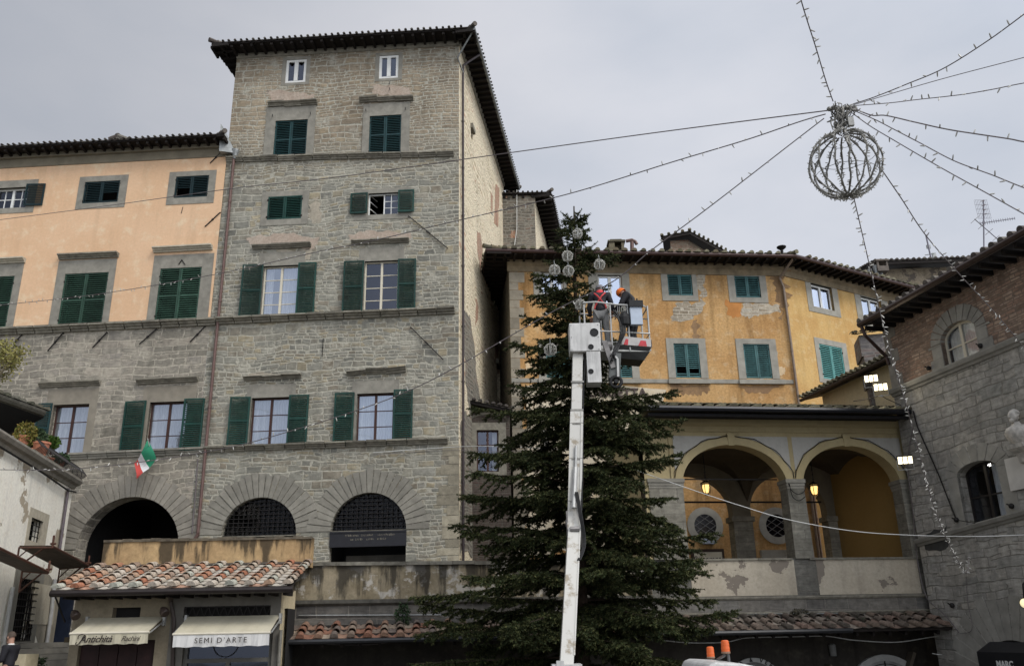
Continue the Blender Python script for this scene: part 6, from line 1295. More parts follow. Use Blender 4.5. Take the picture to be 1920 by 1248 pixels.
pipe(wh, [WL.hit(128, 915, .08), WL.hit(118, 985, .08), WL.hit(111, 1035, .08)], .05, m_flat('violet_grey_pipe', (.12, .1, .11), .5))
pipe(wh, [WL.hit(103, 1085, .1), WL.hit(96, 1150, .1), WL.hit(84, 1230, .1)], .06, m_flat('pale_zinc_pipe', (.36, .36, .35), .5))
pipe(wh, [WL.hit(24, 1100, .1), WL.hit(12, 1170, .1), WL.hit(3, 1230, .1)], .06, m_flat('pale_zinc_pipe2', (.36, .36, .34), .5))
mb = MB(); mb.mold(WL.p(-LW, zWc - .1), WL.p(.05, zWc - .1), WL.n, [(-.1, 0), (.05, 0), (.1, .1), (.22, .14), (.3, .24), (.3, .3), (-.1, .3)]); mb.build('cornice', m_flat('grey_cornice', (.27, .25, .21), .9, var=.35, sc=4), wh)
wire(wh, [WL.p(-LW, zWc - .14, .12), WL.p(-4, zWc - .2, .14), WL.p(-1, zWc - .3, .14), WL.p(0, zWc - .2, .12)], .03, BLACK, 'cable')
# the upper storey, set back behind the balcony
mb = MB(); zU = at(0, 800, 27.0).z; mb.quad(WL.p(-LW - 3, zWc, -1.7), WL.p(-3.6, zWc, -1.7), WL.p(-3.6, zU, -1.7), WL.p(-LW - 3, zU, -1.7)); mb.quad(WL.p(-3.6, zWc, -1.7), WL.p(-3.6, zWc, -8), WL.p(-3.6, zU, -8), WL.p(-3.6, zU, -1.7)); mb.quad(WL.p(.0, 0, 0), WL.p(.0, 0, -8), WL.p(.0, zWc, -8), WL.p(.0, zWc, 0)); mb.quad(WL.p(-LW, zWc + .19, .2), WL.p(0, zWc + .19, .2), WL.p(0, zWc + .19, -8), WL.p(-LW, zWc + .19, -8)); mb.build('upper_wall', WHITEP, wh)
# balcony railing with bowed bars
zR0 = zWc + .2; zR1 = WL.sz(120, 855, .3)[1]
rl = MB(); n = 46
for i in range(n):
    s = -5.2 + 5.2 * i / (n - 1); rl.tube([WL.p(s, zR0 + .05, .22), WL.p(s, zR0 + .1 + .2 * (zR1 - zR0), .40), WL.p(s, zR0 + .55 * (zR1 - zR0), .38), WL.p(s, zR1, .24)], .013, 5)
rl.tube([WL.p(-5.3, zR1, .24), WL.p(0, zR1, .24)], .025, 6); rl.tube([WL.p(-5.3, zR0 + .05, .22), WL.p(0, zR0 + .05, .22)], .02, 6)
for k in range(8): rl.tube([WL.p(0, zR0 + .05, .2 - .15 * k), WL.p(.12, zR0 + .5 * (zR1 - zR0), .2 - .15 * k), WL.p(0, zR1, .2 - .15 * k)], .013, 5)
rl.build('balcony_railing', IRON, wh)
mb = MB(); mb.pbox(WL, -5.4, 0, zWc + .2, zWc + .24, -1.6, .28); mb.build('balcony_floor', TRIM_D, wh)
# overhanging tiled porch corner at the left edge
T_, A0, B0 = at(82, 783, 26.6), at(-120, 712, 24.2), at(-120, 872, 27.2); B1 = at(20, 818, 27.4)
ov = thing('tiled_porch', 'mossy tiled porch roof with a black underside, above the balcony at the left edge', 'roof', B1)
mb = MB(); th_ = Vector((0, 0, .3)); C0 = A0.lerp(B0, .4) + Vector((-1, .5, 1.0)); mb.add([T_, B1, B0, A0], [(0, 1, 2, 3)]); lo_ = [T_, A0, B0, B1]
for i in range(4): mb.quad(lo_[i], lo_[(i + 1) % 4], lo_[(i + 1) % 4] + th_, lo_[i] + th_)
mb.add([x + th_ for x in lo_] + [C0 + th_ * 3], [(0, 1, 4), (1, 2, 4), (2, 3, 4), (3, 0, 4)]); mb.build('roof', m_flat('black_boards', (.004, .004, .004), .9, var=.3), ov)
LICH = m_island('lichened_tiles', [(.07, .07, .05), (.10, .095, .07), (.05, .047, .037), (.13, .125, .1)], var=.7, sc=14, dark=((.03, .03, .022), .55))
mb = MB(); tiles(mb, A0 + th_ * .7, T_ + th_ * .7, (C0 - A0.lerp(T_, .5)), 1.1, sp=.24, seg=.4, r=.1, jit=.03); mb.tube([A0 + th_ * .45, T_ + th_ * .45], .12, 8); mb.build('roof_tiles', LICH, ov)

# ------------------------------------------------------------------ foliage kit (every leaf a small face)
def leaf_mat(name, cols):
    g = G(name); k = g.ramp(g.island(), [(i / (len(cols) - 1), c) for i, c in enumerate(cols)]); k = g.mix(1.0, k, g.ramp(g.noise(None, 2.2, 3), [(.3, .6), (.7, 1.4)]), 'MULTIPLY'); return g.done(k, .75, spec=.08)
def leaves(c, rad, n, size, seed, squash=(1, 1, 1)):
    rg = np.random.default_rng(seed); mb = MB(); c = np.array(c)
    for i in range(n):
        d = rg.normal(size=3); d /= np.linalg.norm(d); r = rad * rg.uniform(.35, 1) ** .6; p = c + d * r * np.array(squash)
        a = rg.normal(size=3); a /= np.linalg.norm(a); b_ = np.cross(a, rg.normal(size=3)); b_ /= np.linalg.norm(b_); s = size * rg.uniform(.6, 1.3)
        mb.add([p - a * s, p + b_ * s * .45, p + a * s, p - b_ * s * .45], [(0, 1, 2, 3)])
    return mb
OLIVE = leaf_mat('yellow_green_leaves', [(.10, .10, .025), (.2, .17, .045), (.07, .09, .02), (.3, .2, .06)])
GREENL = leaf_mat('fresh_green_leaves', [(.05, .10, .02), (.09, .15, .03), (.035, .07, .018)])
DGREEN = leaf_mat('dark_green_leaves', [(.03, .055, .028), (.055, .08, .04), (.02, .04, .02)])
TERRA = m_flat('terracotta_pot_clay', (.46, .19, .115), .85, var=.25, sc=6)
def pot_plant(x, y, o, r, lab, lm, pr, n, size, sq=(1, 1, 1), seed=1, dz=.2):
    s = WL.sz(x, y, o)[0]; base = WL.p(s, zWc + .24, o); t = thing('potted_plant', lab, 'plant', base, 'potted plants on the balcony')
    mb = MB(); mb.lathe(base, [(pr * .65, 0), (pr, pr * 1.5), (pr * 1.1, pr * 1.5), (pr * 1.1, pr * 1.75), (pr * .9, pr * 1.75)], 14); mb.build('pot', TERRA, t)
    leaves(base + Vector((0, 0, pr * 1.75 + r * dz)), r, n, size, seed, sq).build('foliage', lm, t, uv=False)
pot_plant(114, 858, .02, .3, 'round dark bush in a pot at the far end of the balcony', DGREEN, .15, 620, .05, (1, 1, .8), 2, .3)
pot_plant(78, 832, .12, .2, 'pink-orange clay pot with a small plant in the middle of the balcony railing', DGREEN, .24, 120, .05, (1, 1, .6), 3, .3)
pot_plant(48, 810, .1, .42, 'yellowing plant spilling over the balcony railing', OLIVE, .17, 900, .05, (.8, .6, 1.0), 4, .1)
pot_plant(70, 806, -.3, .34, 'tall dark leafy plant at the back of the balcony below the porch corner', DGREEN, .2, 800, .07, (1, 1, 1), 5, 1.0)
pot_plant(98, 822, -.15, .27, 'bright green leafy plant standing above the balcony handrail', GREENL, .16, 420, .08, (1, 1, .8), 6, 1.9)
t = thing('shrub', 'olive green shrub with bare twigs, growing in from the left edge under the peach wall', 'shrub', at(-40, 760, 25.5)); mb = MB(); rg_ = random.Random(4); root = at(-40, 760, 25.5)
lm_ = MB()
for x, y in ((38, 656), (30, 648), (20, 640), (10, 644), (-6, 640), (44, 660), (24, 668), (34, 676), (6, 700), (-20, 650), (14, 655), (28, 660), (0, 665)):
    e_ = at(x, y, 25.5 + rg_.uniform(-.5, .5)); m_ = root.lerp(e_, .6) + Vector((rg_.uniform(-.1, .1), 0, rg_.uniform(.0, .15))); mb.tube([root, m_, e_], [.03, .014, .006], 5)
    for k in range(85):
        p_ = m_.lerp(e_, rg_.uniform(.35, 1.05)) + Vector((rg_.gauss(0, .11), rg_.gauss(0, .11), rg_.gauss(0, .08))); a_ = Vector((rg_.gauss(0, 1), rg_.gauss(0, 1), rg_.gauss(0, 1))).normalized() * .05; b_ = a_.orthogonal() * .45; lm_.add([p_ - a_, p_ + b_, p_ + a_, p_ - b_], [(0, 1, 2, 3)])
mb.build('stems', m_flat('pale_twig_bark', (.2, .17, .11), .9), t); lm_.build('foliage', leaf_mat('olive_leaves', [(.22, .2, .07), (.14, .14, .045), (.28, .24, .09)]), t, uv=False)
t = thing('weed', 'small dark weed tuft growing on the canopy wall left of the tree', 'plant', TP.hit(755, 1165, .1)); mb = leaves(TP.hit(755, 1152, .18), .3, 260, .05, 9, (.8, .6, 1.2)); mb.build('foliage', DGREEN, t, uv=False); mb = MB(); mb.tube([TP.hit(757, 1172, .02), TP.hit(755, 1150, .15)], .012, 5); mb.build('stem', DWOOD, t)
for x, y, lab in ((1500, 1148, 'dry tuft of weeds on the ledge below the loggia pillar'), (1690, 1155, 'dry tuft of weeds on the ledge at the right end of the canopy')):
    leaves(TP.hit(x, y, .1), .2, 160, .05, x, (1.6, .6, .6)).build('weed', leaf_mat('dry_weed_leaves', [(.06, .055, .04), (.1, .09, .06), (.04, .04, .03)]), None, uv=False); tag(COL.objects[-1] if False else bpy.data.objects[[o.name for o in bpy.data.objects if o.name.startswith('weed') and o.parent is None][-1]], lab, 'plant')

# ------------------------------------------------------------------ scaffold boards on brackets
RUST = m_flat('rusty_scaffold_steel', (.10, .045, .03), .6, .4, var=.4); BOARD = m_flat('grey_brown_boards', (.085, .065, .05), .9, var=.4, sc=4)
def scaffold(P, lab, Y0, Y1):
    """P: photo pixels of the four deck corners (far-wall, far-out, near-out, near-wall)"""
    a, e, c, d = [at(x, y, Y) for x, y, Y in P]; t = thing('scaffold_platform', lab, 'scaffold', (a + c) / 2, 'scaffold platforms on the white wall'); th_ = Vector((0, 0, .06)); mb = MB()
    n = 5
    for i in range(n): p0, p1, p2, p3 = a.lerp(e, i / n), a.lerp(e, (i + .96) / n), d.lerp(c, (i + .96) / n), d.lerp(c, i / n); mb.add([p0, p1, p2, p3] + [x + th_ for x in (p0, p1, p2, p3)], [(3, 2, 1, 0), (4, 5, 6, 7), (0, 1, 5, 4), (1, 2, 6, 5), (2, 3, 7, 6), (3, 0, 4, 7)])
    mb.build('deck', BOARD, t); mb = MB(); mb.tube([e + th_ * .5, c + th_ * .5], .035, 6); mb.tube([a, e], .03, 6); mb.tube([d, c], .03, 6)
    for w_, o_ in ((a, e), (d, c)):
        lo_ = w_ + Vector((0, 0, -.55)); mb.tube([w_, lo_], .025, 6); mb.tube([lo_, o_.lerp(w_, .25) - Vector((0, 0, .02))], .025, 6); mb.tube([lo_.lerp(w_, .5), w_.lerp(o_, .35)], .018, 5)
        mb.tube([o_, o_ + Vector((0, 0, .32))], .028, 6); mb.tube([o_ + Vector((-.06, 0, .1)), o_ + Vector((.08, 0, .1))], .03, 6)
    mb.build('bracket', RUST, t)
scaffold([(112, 1066, 28.6), (165, 1061, 27.6), (98, 1026, 23.6), (36, 1026, 24.6)], 'rusty scaffold platform further along the white wall, beside the archway', 0, 0)
scaffold([(42, 1070, 24.4), (90, 1074, 23.4), (-30, 1016, 19.0), (-80, 1018, 19.8)], 'rusty scaffold platform nearer the viewer, cut by the left edge', 0, 0)

# ------------------------------------------------------------------ steps, street and the dark doorway between house and shop
STEP = m_flat('worn_step_stone', (.2, .19, .165), .9, var=.35, sc=3, bump=.4); zS = 1.15
mb = MB(); q0 = WL.p(-12, 0, -.2); mb.box(-24, -11.2, 14, 24.6, -.1, zS); tag(mb.build('street', m_stone('street_paving', [(.15, .145, .13), (.19, .18, .16), (.13, .125, .11)], (.1, .095, .085), .5, .8, .02, .3), None), kind='structure')
st = thing('stone_steps', 'worn grey stone steps climbing between the white house and the antique shop', 'steps', (-13, 24.6, zS)); mb = MB()
for i in range(9):
    y0 = 24.6 + .36 * i; z1 = zS + .165 * (i + 1); mb.box(-16.5, -10.9, y0, y0 + 3.4 - .3 * i + .4, z1 - .165, z1 - .002 * i)
mb.build('step', STEP, st)
mb = MB(); z9 = zS + .165 * 9; a_, e_ = at(112, 1120, 28.6), at(137, 1120, 28.6); mb.box(a_.x, e_.x, 28.6, 28.7, z9 - .5, at(120, 1085, 28.6).z); tag(mb.build('door', m_flat('blue_black_door', (.012, .018, .035), .5), None), 'narrow blue-black door at the top of the stone steps', 'door')
mb = MB(); p_ = at(52, 1226, 22.6); mb.box(p_.x - 1.1, p_.x - .3, 23.1, 23.7, zS, p_.z - .0); tag(mb.build('planter_box', m_flat('cream_painted_box', (.5, .44, .3), .7, var=.2), None), 'low cream painted box behind the man in black', 'box')
mb = leaves(at(68, 1240, 24), .25, 200, .05, 12, (1.2, 1, .7)); w_ = mb.build('weed', DGREEN, None, uv=False); tag(w_, 'dark weed tuft at the foot of the white wall near the steps', 'plant')

# ------------------------------------------------------------------ flag
fg = thing('flag', 'green white and red tricolour flag drooping from the window sill above the archway', 'flag', PF.hit(284, 860, .2))
p0, p1 = PF.hit(286, 866, 0), PF.hit(277, 822, .9); mb = MB(); mb.tube([p0, p1], .018, 6); mb.build('pole', m_flat('white_pole', (.6, .6, .58), .5), fg)
cl = [[(277, 823), (289, 847), (293, 858)], [(270, 838), (282, 860), (288, 868)], [(263, 852), (273, 872), (278, 879)], [(258, 862), (264, 880), (267, 886)], [(252, 868), (256, 888), (256, 898)]]
def flag_pt(i, j):
    a = cl[min(int(i), 3)]; b_ = cl[min(int(i), 3) + 1]; f = i - min(int(i), 3)
    def lin(r, j): k = min(int(j), 1); g = j - k; return (r[k][0] + (r[k + 1][0] - r[k][0]) * g, r[k][1] + (r[k + 1][1] - r[k][1]) * g)
    A, B = lin(a, j), lin(b_, j); return PF.hit(A[0] + (B[0] - A[0]) * f, A[1] + (B[1] - A[1]) * f, .55 + .07 * math.sin(i * 1.5 + j * 1.2) + .025 * math.sin(j * 3 + i))
NI, NJ = 18, 10; mb = MB()
for i in range(NI):
    for j in range(NJ):
        q = [flag_pt(4 * a / NI, 2 * b_ / NJ) for a, b_ in ((i, j), (i + 1, j), (i + 1, j + 1), (i, j + 1))]; mb.quad(*q, mi=0 if i < 8 else (1 if i < 13 else 2))
mb.build('cloth', [m_flat('flag_green', (.03, .24, .13), .8, var=.1), m_flat('flag_white', (.62, .62, .62), .8, var=.08), m_flat('flag_red', (.45, .06, .05), .8, var=.1)], fg, smooth=True)

# ------------------------------------------------------------------ the spruce
TB = Vector((1.46, 21.8, 0)); TT = Vector((1.80, 21.8, 13.9))
PR = [(1.2, 3.4), (2.2, 3.75), (3.2, 3.85), (4.3, 3.35), (5.6, 3.05), (6.9, 2.65), (7.5, 2.3), (8.1, 1.7), (9.4, 1.45), (10.5, 1.2), (11.6, .85), (12.4, .6), (13.2, .32), (13.9, .1)]
def rad(z):
    for (z0, r0), (z1, r1) in zip(PR, PR[1:]):
        if z <= z1: return r0 + (r1 - r0) * max(0, (z - z0)) / (z1 - z0)
    return .1
sp = thing('spruce_tree', 'tall dark spruce tree set up as the Christmas tree in the middle of the square', 'tree', TB)
mb = MB(); pts = [TB.lerp(TT, t / 14) + Vector((random.uniform(-.03, .03), random.uniform(-.03, .03), 0)) for t in range(15)]; mb.tube(pts, [.19 * (1 - t / 14.5) + .012 for t in range(15)], 8); mb.build('trunk', m_flat('spruce_bark', (.06, .042, .03), .95, var=.5, sc=8, bump=.6), sp)
rt = np.random.default_rng(21)
bm_ = MB(); SEG_A = []; SEG_B = []; SEG_W = []        # needle-clad twigs: from A to B, half width W
def twig(a, b_, w_): SEG_A.append(a); SEG_B.append(b_); SEG_W.append(w_)
UPV = np.array([0, 0, 1.0])
def branch(z0, az, L, lift, droop, fill=1.0):
    if math.sin(az) < -.6 and 1.5 < z0 < 11: L = max(.35, min(L, (21.8 - (17.6 + (z0 - 1.9) * .356) - .5) / -math.sin(az)))   # pushed aside by the boom
    base = np.array(TB.lerp(TT, z0 / 13.9)); h = np.array([math.cos(az), math.sin(az), 0]); side = np.array([-h[1], h[0], 0]); n = max(5, int(L / .11)); P = []
    wob = rt.uniform(-.12, .12)
    for i in range(n + 1):
        t = i / n; P.append(base + h * (L * t) + side * wob * L * t * t + UPV * (lift * L * t - droop * L * t * t * 1.0 + droop * .75 * L * max(0, t - .55) ** 2 * 2.2))
    bm_.tube([Vector(p) for p in P[::2] + ([P[-1]] if n % 2 else [])], [max(.006, .032 * L / 3.2 * (1 - .85 * k / max(1, len(P[::2])))) for k in range(len(P[::2]) + (1 if n % 2 else 0))], 5, cap=False)
    i0 = max(1, int(n * (.22 if L > 1.2 else .08)))
    for i in range(i0, n):
        t = i / n; d = P[i + 1] - P[i]; d /= np.linalg.norm(d)
        if rt.uniform() < .75: twig(P[i], P[i + 1] + d * .06, .065)
        for sg in (-1, 1):
            if rt.uniform() > .93 * fill: continue
            tl = min(.75, L * .42) * (1 - t * .72) * rt.uniform(.55, 1.15) * (0.5 + .5 * min(1, t * 3)) + .07
            dv = d * rt.uniform(.55, .95) + side * sg * rt.uniform(.6, 1.0) + UPV * rt.uniform(-.62, .18); dv /= np.linalg.norm(dv); a = P[i]; m = max(1, int(tl / .1)); prev = a
            for k in range(1, m + 1):
                p = a + dv * tl * k / m + UPV * (-.16 * tl * (k / m) ** 2) + rt.normal(size=3) * .008
                twig(prev, p, .062)
                if k < m or rt.uniform() < .4:
                    for s2 in (-1, 1):
                        if rt.uniform() < .72:
                            q = np.cross(dv, UPV) * s2; e = dv * .75 + q * rt.uniform(.5, .95) + UPV * rt.uniform(-.35, .25); e /= np.linalg.norm(e); twig(p, p + e * rt.uniform(.09, .2) * (1.15 - .5 * k / m), .056)
                prev = p
    e = P[-1] - P[-2]; e /= np.linalg.norm(e); twig(P[-1], P[-1] + e * .16, .04)
z = 1.3; lev = 0
while z < 13.3:
    Rz = rad(z); nb = 8 if z < 10.5 else 6; a0 = rt.uniform(0, 6.28)
    for k in range(nb):
        az = a0 + k * 6.283 / nb + rt.uniform(-.25, .25); L = Rz * rt.uniform(.55, 1.12); s_ = math.sin(az)
        if s_ > 0.2 and z < 7: L = min(L, 2.9)
        if s_ < -.3 and 8.0 < z < 12.2 and math.cos(az) > -.1: L *= .55       # cleared where the lift works
        lift = .05 if z < 6 else (.12 if z < 10 else .45); branch(z + rt.uniform(-.22, .22), az, L, lift + rt.uniform(-.13, .13), rt.uniform(.05, .34) if z < 10 else .12)
    z += .46 if z < 9 else (.36 if z < 12 else .27); lev += 1
for k in range(40):                                    # short boughs between the whorls
    z = rt.uniform(1.5, 12.3); az = rt.uniform(0, 6.283); L = rad(z) * rt.uniform(.3, .78)
    if math.sin(az) < -.3 and 8.0 < z < 12.2 and math.cos(az) > -.1: L *= .55
    branch(z, az, L, rt.uniform(-.2, .2), rt.uniform(.1, .4))
# the long single boughs that break the outline in the photograph
for x, y, zz in ((957, 652, 9.4), (990, 560, 11.2), (1150, 690, 8.9), (1265, 742, 7.9), (1275, 795, 7.3), (1268, 862, 6.6), (1340, 1005, 4.9), (1378, 1150, 3.2), (1320, 1078, 3.9), (885, 770, 7.6), (880, 850, 6.7), (870, 935, 5.9), (868, 1005, 5.0), (800, 1140, 3.3), (810, 1170, 2.9), (1160, 478, 12.0), (1000, 520, 11.8), (985, 600, 10.8)):
    e = at(x, y, 21.8); b0 = TB.lerp(TT, zz / 13.9); dx = e.x - b0.x; L = abs(dx); az = (0 if dx > 0 else math.pi) + rt.uniform(-.18, .02) * (1 if dx > 0 else -1); zt = e.z; branch(zt - .12 * L + .02, az, L, .2, .1, 1.0)
twig(np.array(TT) - UPV * .5, np.array(TT) + UPV * .12, .03)
for k in range(5):
    a = k * 1.26; branch(13.35, a, .32, .55, 0, 1); 
bm_.build('branches', m_flat('spruce_twig_bark', (.05, .036, .025), .95, var=.4), sp, uv=False)
A = np.array(SEG_A); B = np.array(SEG_B); W = np.array(SEG_W); N = len(A); D = B - A; Ln = np.linalg.norm(D, axis=1, keepdims=True); D = D / np.maximum(Ln, 1e-6)
X = np.cross(D, UPV); X /= np.maximum(np.linalg.norm(X, axis=1, keepdims=True), 1e-6); Yv = np.cross(X, D)
verts = []; K = 5                                       # needles: K stations x 3 narrow blades each
allv = []; 
for k in range(K):
    t = (k + rt.uniform(0, 1, (N, 1))) / K; p = A + D * Ln * t; ph0 = rt.uniform(0, 6.28, N)
    for j in range(3):
        ph = ph0 + j * 2.094 + rt.uniform(-.4, .4, N); rv = X * np.cos(ph)[:, None] + Yv * np.sin(ph)[:, None]; tip = p + (rv * .8 + D * .65) * (W[:, None] * rt.uniform(.8, 1.35, (N, 1))); tv = np.cross(rv, D); hw = .012
        allv.append(np.stack([p - tv * hw - D * .012, p + tv * hw + D * .012, tip], axis=1))
V = np.concatenate(allv, 0).reshape(-1, 3); M_ = len(V) // 3
me = bpy.data.meshes.new('needles'); me.vertices.add(len(V)); me.vertices.foreach_set('co', V.astype(np.float32).ravel()); me.loops.add(len(V)); me.loops.foreach_set('vertex_index', np.arange(len(V), dtype=np.int32)); me.polygons.add(M_); me.polygons.foreach_set('loop_start', np.arange(0, len(V), 3, dtype=np.int32)); me.polygons.foreach_set('loop_total', np.full(M_, 3, dtype=np.int32)); me.update(); me.validate()
me.materials.append(leaf_mat('spruce_needles', [(.015, .024, .010), (.044, .054, .022), (.020, .032, .013), (.095, .095, .036), (.024, .036, .018), (.055, .05, .024)])); link('foliage', me, sp)
print('needles', M_, 'twigs', N)
# wire baubles on the spruce
def bauble(x, y, d, lab, Y=20.9):
    c = at(x, y, Y); r = d / 2 / FPX * (c - CAM).dot(FWD); t = thing('wire_bauble', lab, 'bauble', c, 'wire globe baubles on the tree'); mb = MB()
    for k in range(9):
        a = math.pi * k / 9; mb.tube([c + Vector((r * math.cos(a) * math.sin(b), r * math.sin(a) * math.sin(b), r * math.cos(b))) for b in [2 * math.pi * q / 20 for q in range(21)]], .0048, 4, cap=False)
    mb.build('wire_cage', m_flat('white_wire', (.46, .45, .40), .5, var=.1), t); mb = MB(); mb.lathe(c, [(.015, -r), (.015, r)], 5); mb.tube([c + Vector((0, 0, r)), c + Vector((0, .1, r + .18)), c + Vector((0, .3, r + .2))], .008, 4); mb.build('hanging_stem', ZINC, t)
    rg = random.Random(x); mb = MB()
    for k in range(46): a, b = rg.uniform(0, 6.28), rg.uniform(.3, 2.8); p_ = c + Vector((r * math.cos(a) * math.sin(b), r * math.sin(a) * math.sin(b), r * math.cos(b))); mb.beam(p_, p_ + (p_ - c).normalized() * .02, .02, .02)
    tag(mb.build('led_bulbs', BULB, t), kind='stuff')
for b_ in ((1083, 438, 18, 'highest wire bauble, just below the tree tip'), (1064, 480, 20, 'wire bauble second from the top, half inside the dark twigs'), (1040, 506, 20, 'wire bauble on the left side of the tree, level with two others'), (1066, 508, 20, 'wire bauble over the trunk, between two others at its height'), (1124, 496, 20, 'wire bauble on the right of the tree against the ochre eaves'), (1088, 571, 20, 'wire bauble just left of the lift basket rail'), (1032, 655, 23, 'lowest and largest wire bauble, at the left of the tree above the teal window')): bauble(*b_)
# ------------------------------------------------------------------ light strings from the hanging globe
bulb_me = (lambda m_: (m_.lathe((0, 0, 0), [(.007, 0), (.011, .013), (.009, .058), (.003, .075)], 6), m_.build('led_bulb', BULB, None, uv=False))[1])(MB()); BME = bulb_me.data; bpy.data.objects.remove(bulb_me)
def string(ctrl, lab, cat='light string', bulbs=.24, r=.012, seed=1, mat=None, name='light_string', wob=0.0, group=None):
    """ctrl: (px, py, Y); 1/Y runs evenly along the photo line, as on a straight line in space"""
    C = [(x, y, 1 / Y) for x, y, Y in ctrl]; S = smooth_pts(C, 10); rg = random.Random(seed); P = [at(x, y, 1 / k) for x, y, k in S]
    if (C[-1][0] > 1920 or C[-1][1] < 0) and 1 / C[-1][2] < 12: d_ = (P[-1] - P[-4]).normalized(); P += [P[-1] + d_ * k_ + Vector((0, 0, .004 * k_ * k_)) for k_ in range(1, 10)]
    if wob: P = [p + Vector((0, 0, rg.gauss(0, wob))) for p in P]
    mb = MB(); mb.tube(P, r * (.7 if bulbs else .85), 5); o = mb.build(name, mat or CABLE, None, uv=False); tag(o, lab, cat, group)
    if bulbs:
        bulbs *= .82
        acc = rg.uniform(0, bulbs); sp_ = bulbs
        for i in range(len(P) - 1):
            L = (P[i + 1] - P[i]).length; d = (P[i + 1] - P[i]).normalized(); t = sp_ - acc
            while t < L:
                p = P[i].lerp(P[i + 1], t / L); a = d.orthogonal().normalized(); a.rotate(Quaternion(d, rg.uniform(0, 6.28))); v = (a + d * rg.uniform(-.5, .5)).normalized()
                b = bpy.data.objects.new('led_bulb', BME); COL.objects.link(b); b.parent = o; b.matrix_world = Matrix.Translation(p + v * r * .6) @ v.to_track_quat('Z', 'Y').to_matrix().to_4x4(); b.matrix_parent_inverse = Matrix.Identity(4)
                sp_ = bulbs * rg.uniform(.6, 1.5); acc = 0; t += sp_
            acc = L - (t - sp_) if t - sp_ < L else 0
    return o
HY = 12.0
def ends(P, y0, y1):
    n = len(P); L = [0]
    for a, b in zip(P, P[1:]): L.append(L[-1] + math.hypot(b[0] - a[0], b[1] - a[1]))
    return [(x, y, 1 / (1 / y0 + (1 / y1 - 1 / y0) * l / L[-1])) for (x, y), l in zip(P, L)]
string(ends([(1562, 190), (1548, 150), (1530, 90), (1514, 40), (1502, 0), (1484, -70)], HY, 9.5), 'light string rising steeply from the globe to the top edge', bulbs=.17, r=.013, seed=1)
string(ends([(1600, 195), (1640, 182), (1700, 158), (1770, 128), (1850, 78), (1920, 27), (2000, -34)], HY, 9), 'highest light string on the right, rising from the globe to the right edge', bulbs=.2, r=.012, seed=2)
string(ends([(1600, 197), (1760, 150), (1920, 108), (2010, 84)], HY, 9.5), 'bare black wire between two light strings at the upper right', 'wire', bulbs=0, r=.007, name='support_wire')
string(ends([(1606, 198), (1670, 193), (1720, 187), (1800, 178), (1860, 168), (1920, 156), (2010, 142)], HY, 9.5), 'nearly level light string running right from the globe', bulbs=.22, r=.010, seed=3)
string(ends([(1594, 200), (1633, 216), (1662, 217), (1719, 230), (1784, 244), (1889, 260), (1920, 266), (2010, 280)], HY, 9.5), 'thick doubled light string sagging right, first below the level one', bulbs=.26, r=.014, seed=4)
string(ends([(1600, 207), (1642, 225), (1675, 242), (1725, 268), (1790, 302), (1860, 328), (1920, 352), (2010, 384)], HY, 9.5), 'light string falling to the right edge, second below the level one', bulbs=.24, r=.011, seed=5)
string(ends([(1598, 212), (1631, 236), (1671, 260), (1760, 312), (1850, 362), (1920, 401), (2010, 450)], HY, 9.5), 'light string falling most steeply to the right edge above the antenna', bulbs=.26, r=.011, seed=6)
string(ends([(1562, 206), (1250, 246), (945, 288), (640, 331), (440, 353), (200, 386), (0, 412), (-80, 422)], HY, 31.2), 'bare thin wire from the globe across the top of the stone palace', 'wire', bulbs=0, r=.012, name='support_wire')
string(ends([(1548, 214), (1500, 228), (1400, 262), (1260, 304), (1110, 351), (1005, 379), (860, 413), (700, 451), (600, 471), (420, 511), (200, 549), (0, 572), (-80, 580)], HY, 30.6), 'long light string crossing the stone palace below its small windows', bulbs=.36, r=.014, seed=8)
string(ends([(1545, 222), (1480, 272), (1330, 388), (1220, 470), (1150, 527), (1040, 582), (860, 685), (760, 735), (660, 772), (560, 803), (440, 836), (290, 862), (130, 879), (0, 880)], HY, 20.2), 'long light string crossing in front of the tree and sagging past the flag', bulbs=.3, r=.013, seed=9)
string(ends([(1653, 318), (1690, 372), (1735, 440), (1800, 515), (1860, 580), (1920, 651), (1990, 735)], HY, 21.5), 'light string from the side of the globe to the brick top storey on the right', bulbs=.26, r=.013, seed=10)
string(ends([(1601, 371), (1617, 440), (1640, 540), (1656, 610), (1676, 685), (1700, 762), (1724, 850), (1748, 940), (1775, 1010), (1796, 1050), (1810, 1073), (1816, 1062), (1815, 1043)], HY, 24.0), 'light string hanging from the bottom of the globe, curled up at its end', bulbs=.12, r=.012, seed=11)
string([(1150, 866, 23.0), (1290, 915, 23.5), (1390, 948, 23.5), (1480, 974, 23.5), (1600, 995, 23.5), (1715, 1003, 23.5), (1830, 1005, 22.5), (1920, 1002, 22.0), (2010, 997, 21)], 'white cable sagging across the loggia to the dark stone house', 'cable', bulbs=0, r=.013, mat=CABLE_W, name='cable')
string([(700, 848, 30.9), (842, 838, 30.7), (900, 836, 29), (960, 838, 27), (1050, 842, 24), (1090, 848, 23)], 'pale cable running from the stone palace into the tree', 'cable', bulbs=0, r=.014, mat=CABLE_W, name='cable')
string([(700, 852, 30.9), (842, 844, 30.7), (940, 846, 27), (1060, 840, 23.5)], 'second thinner cable just below the pale cable beside the alley', 'cable', bulbs=0, r=.010, mat=CABLE, name='cable')

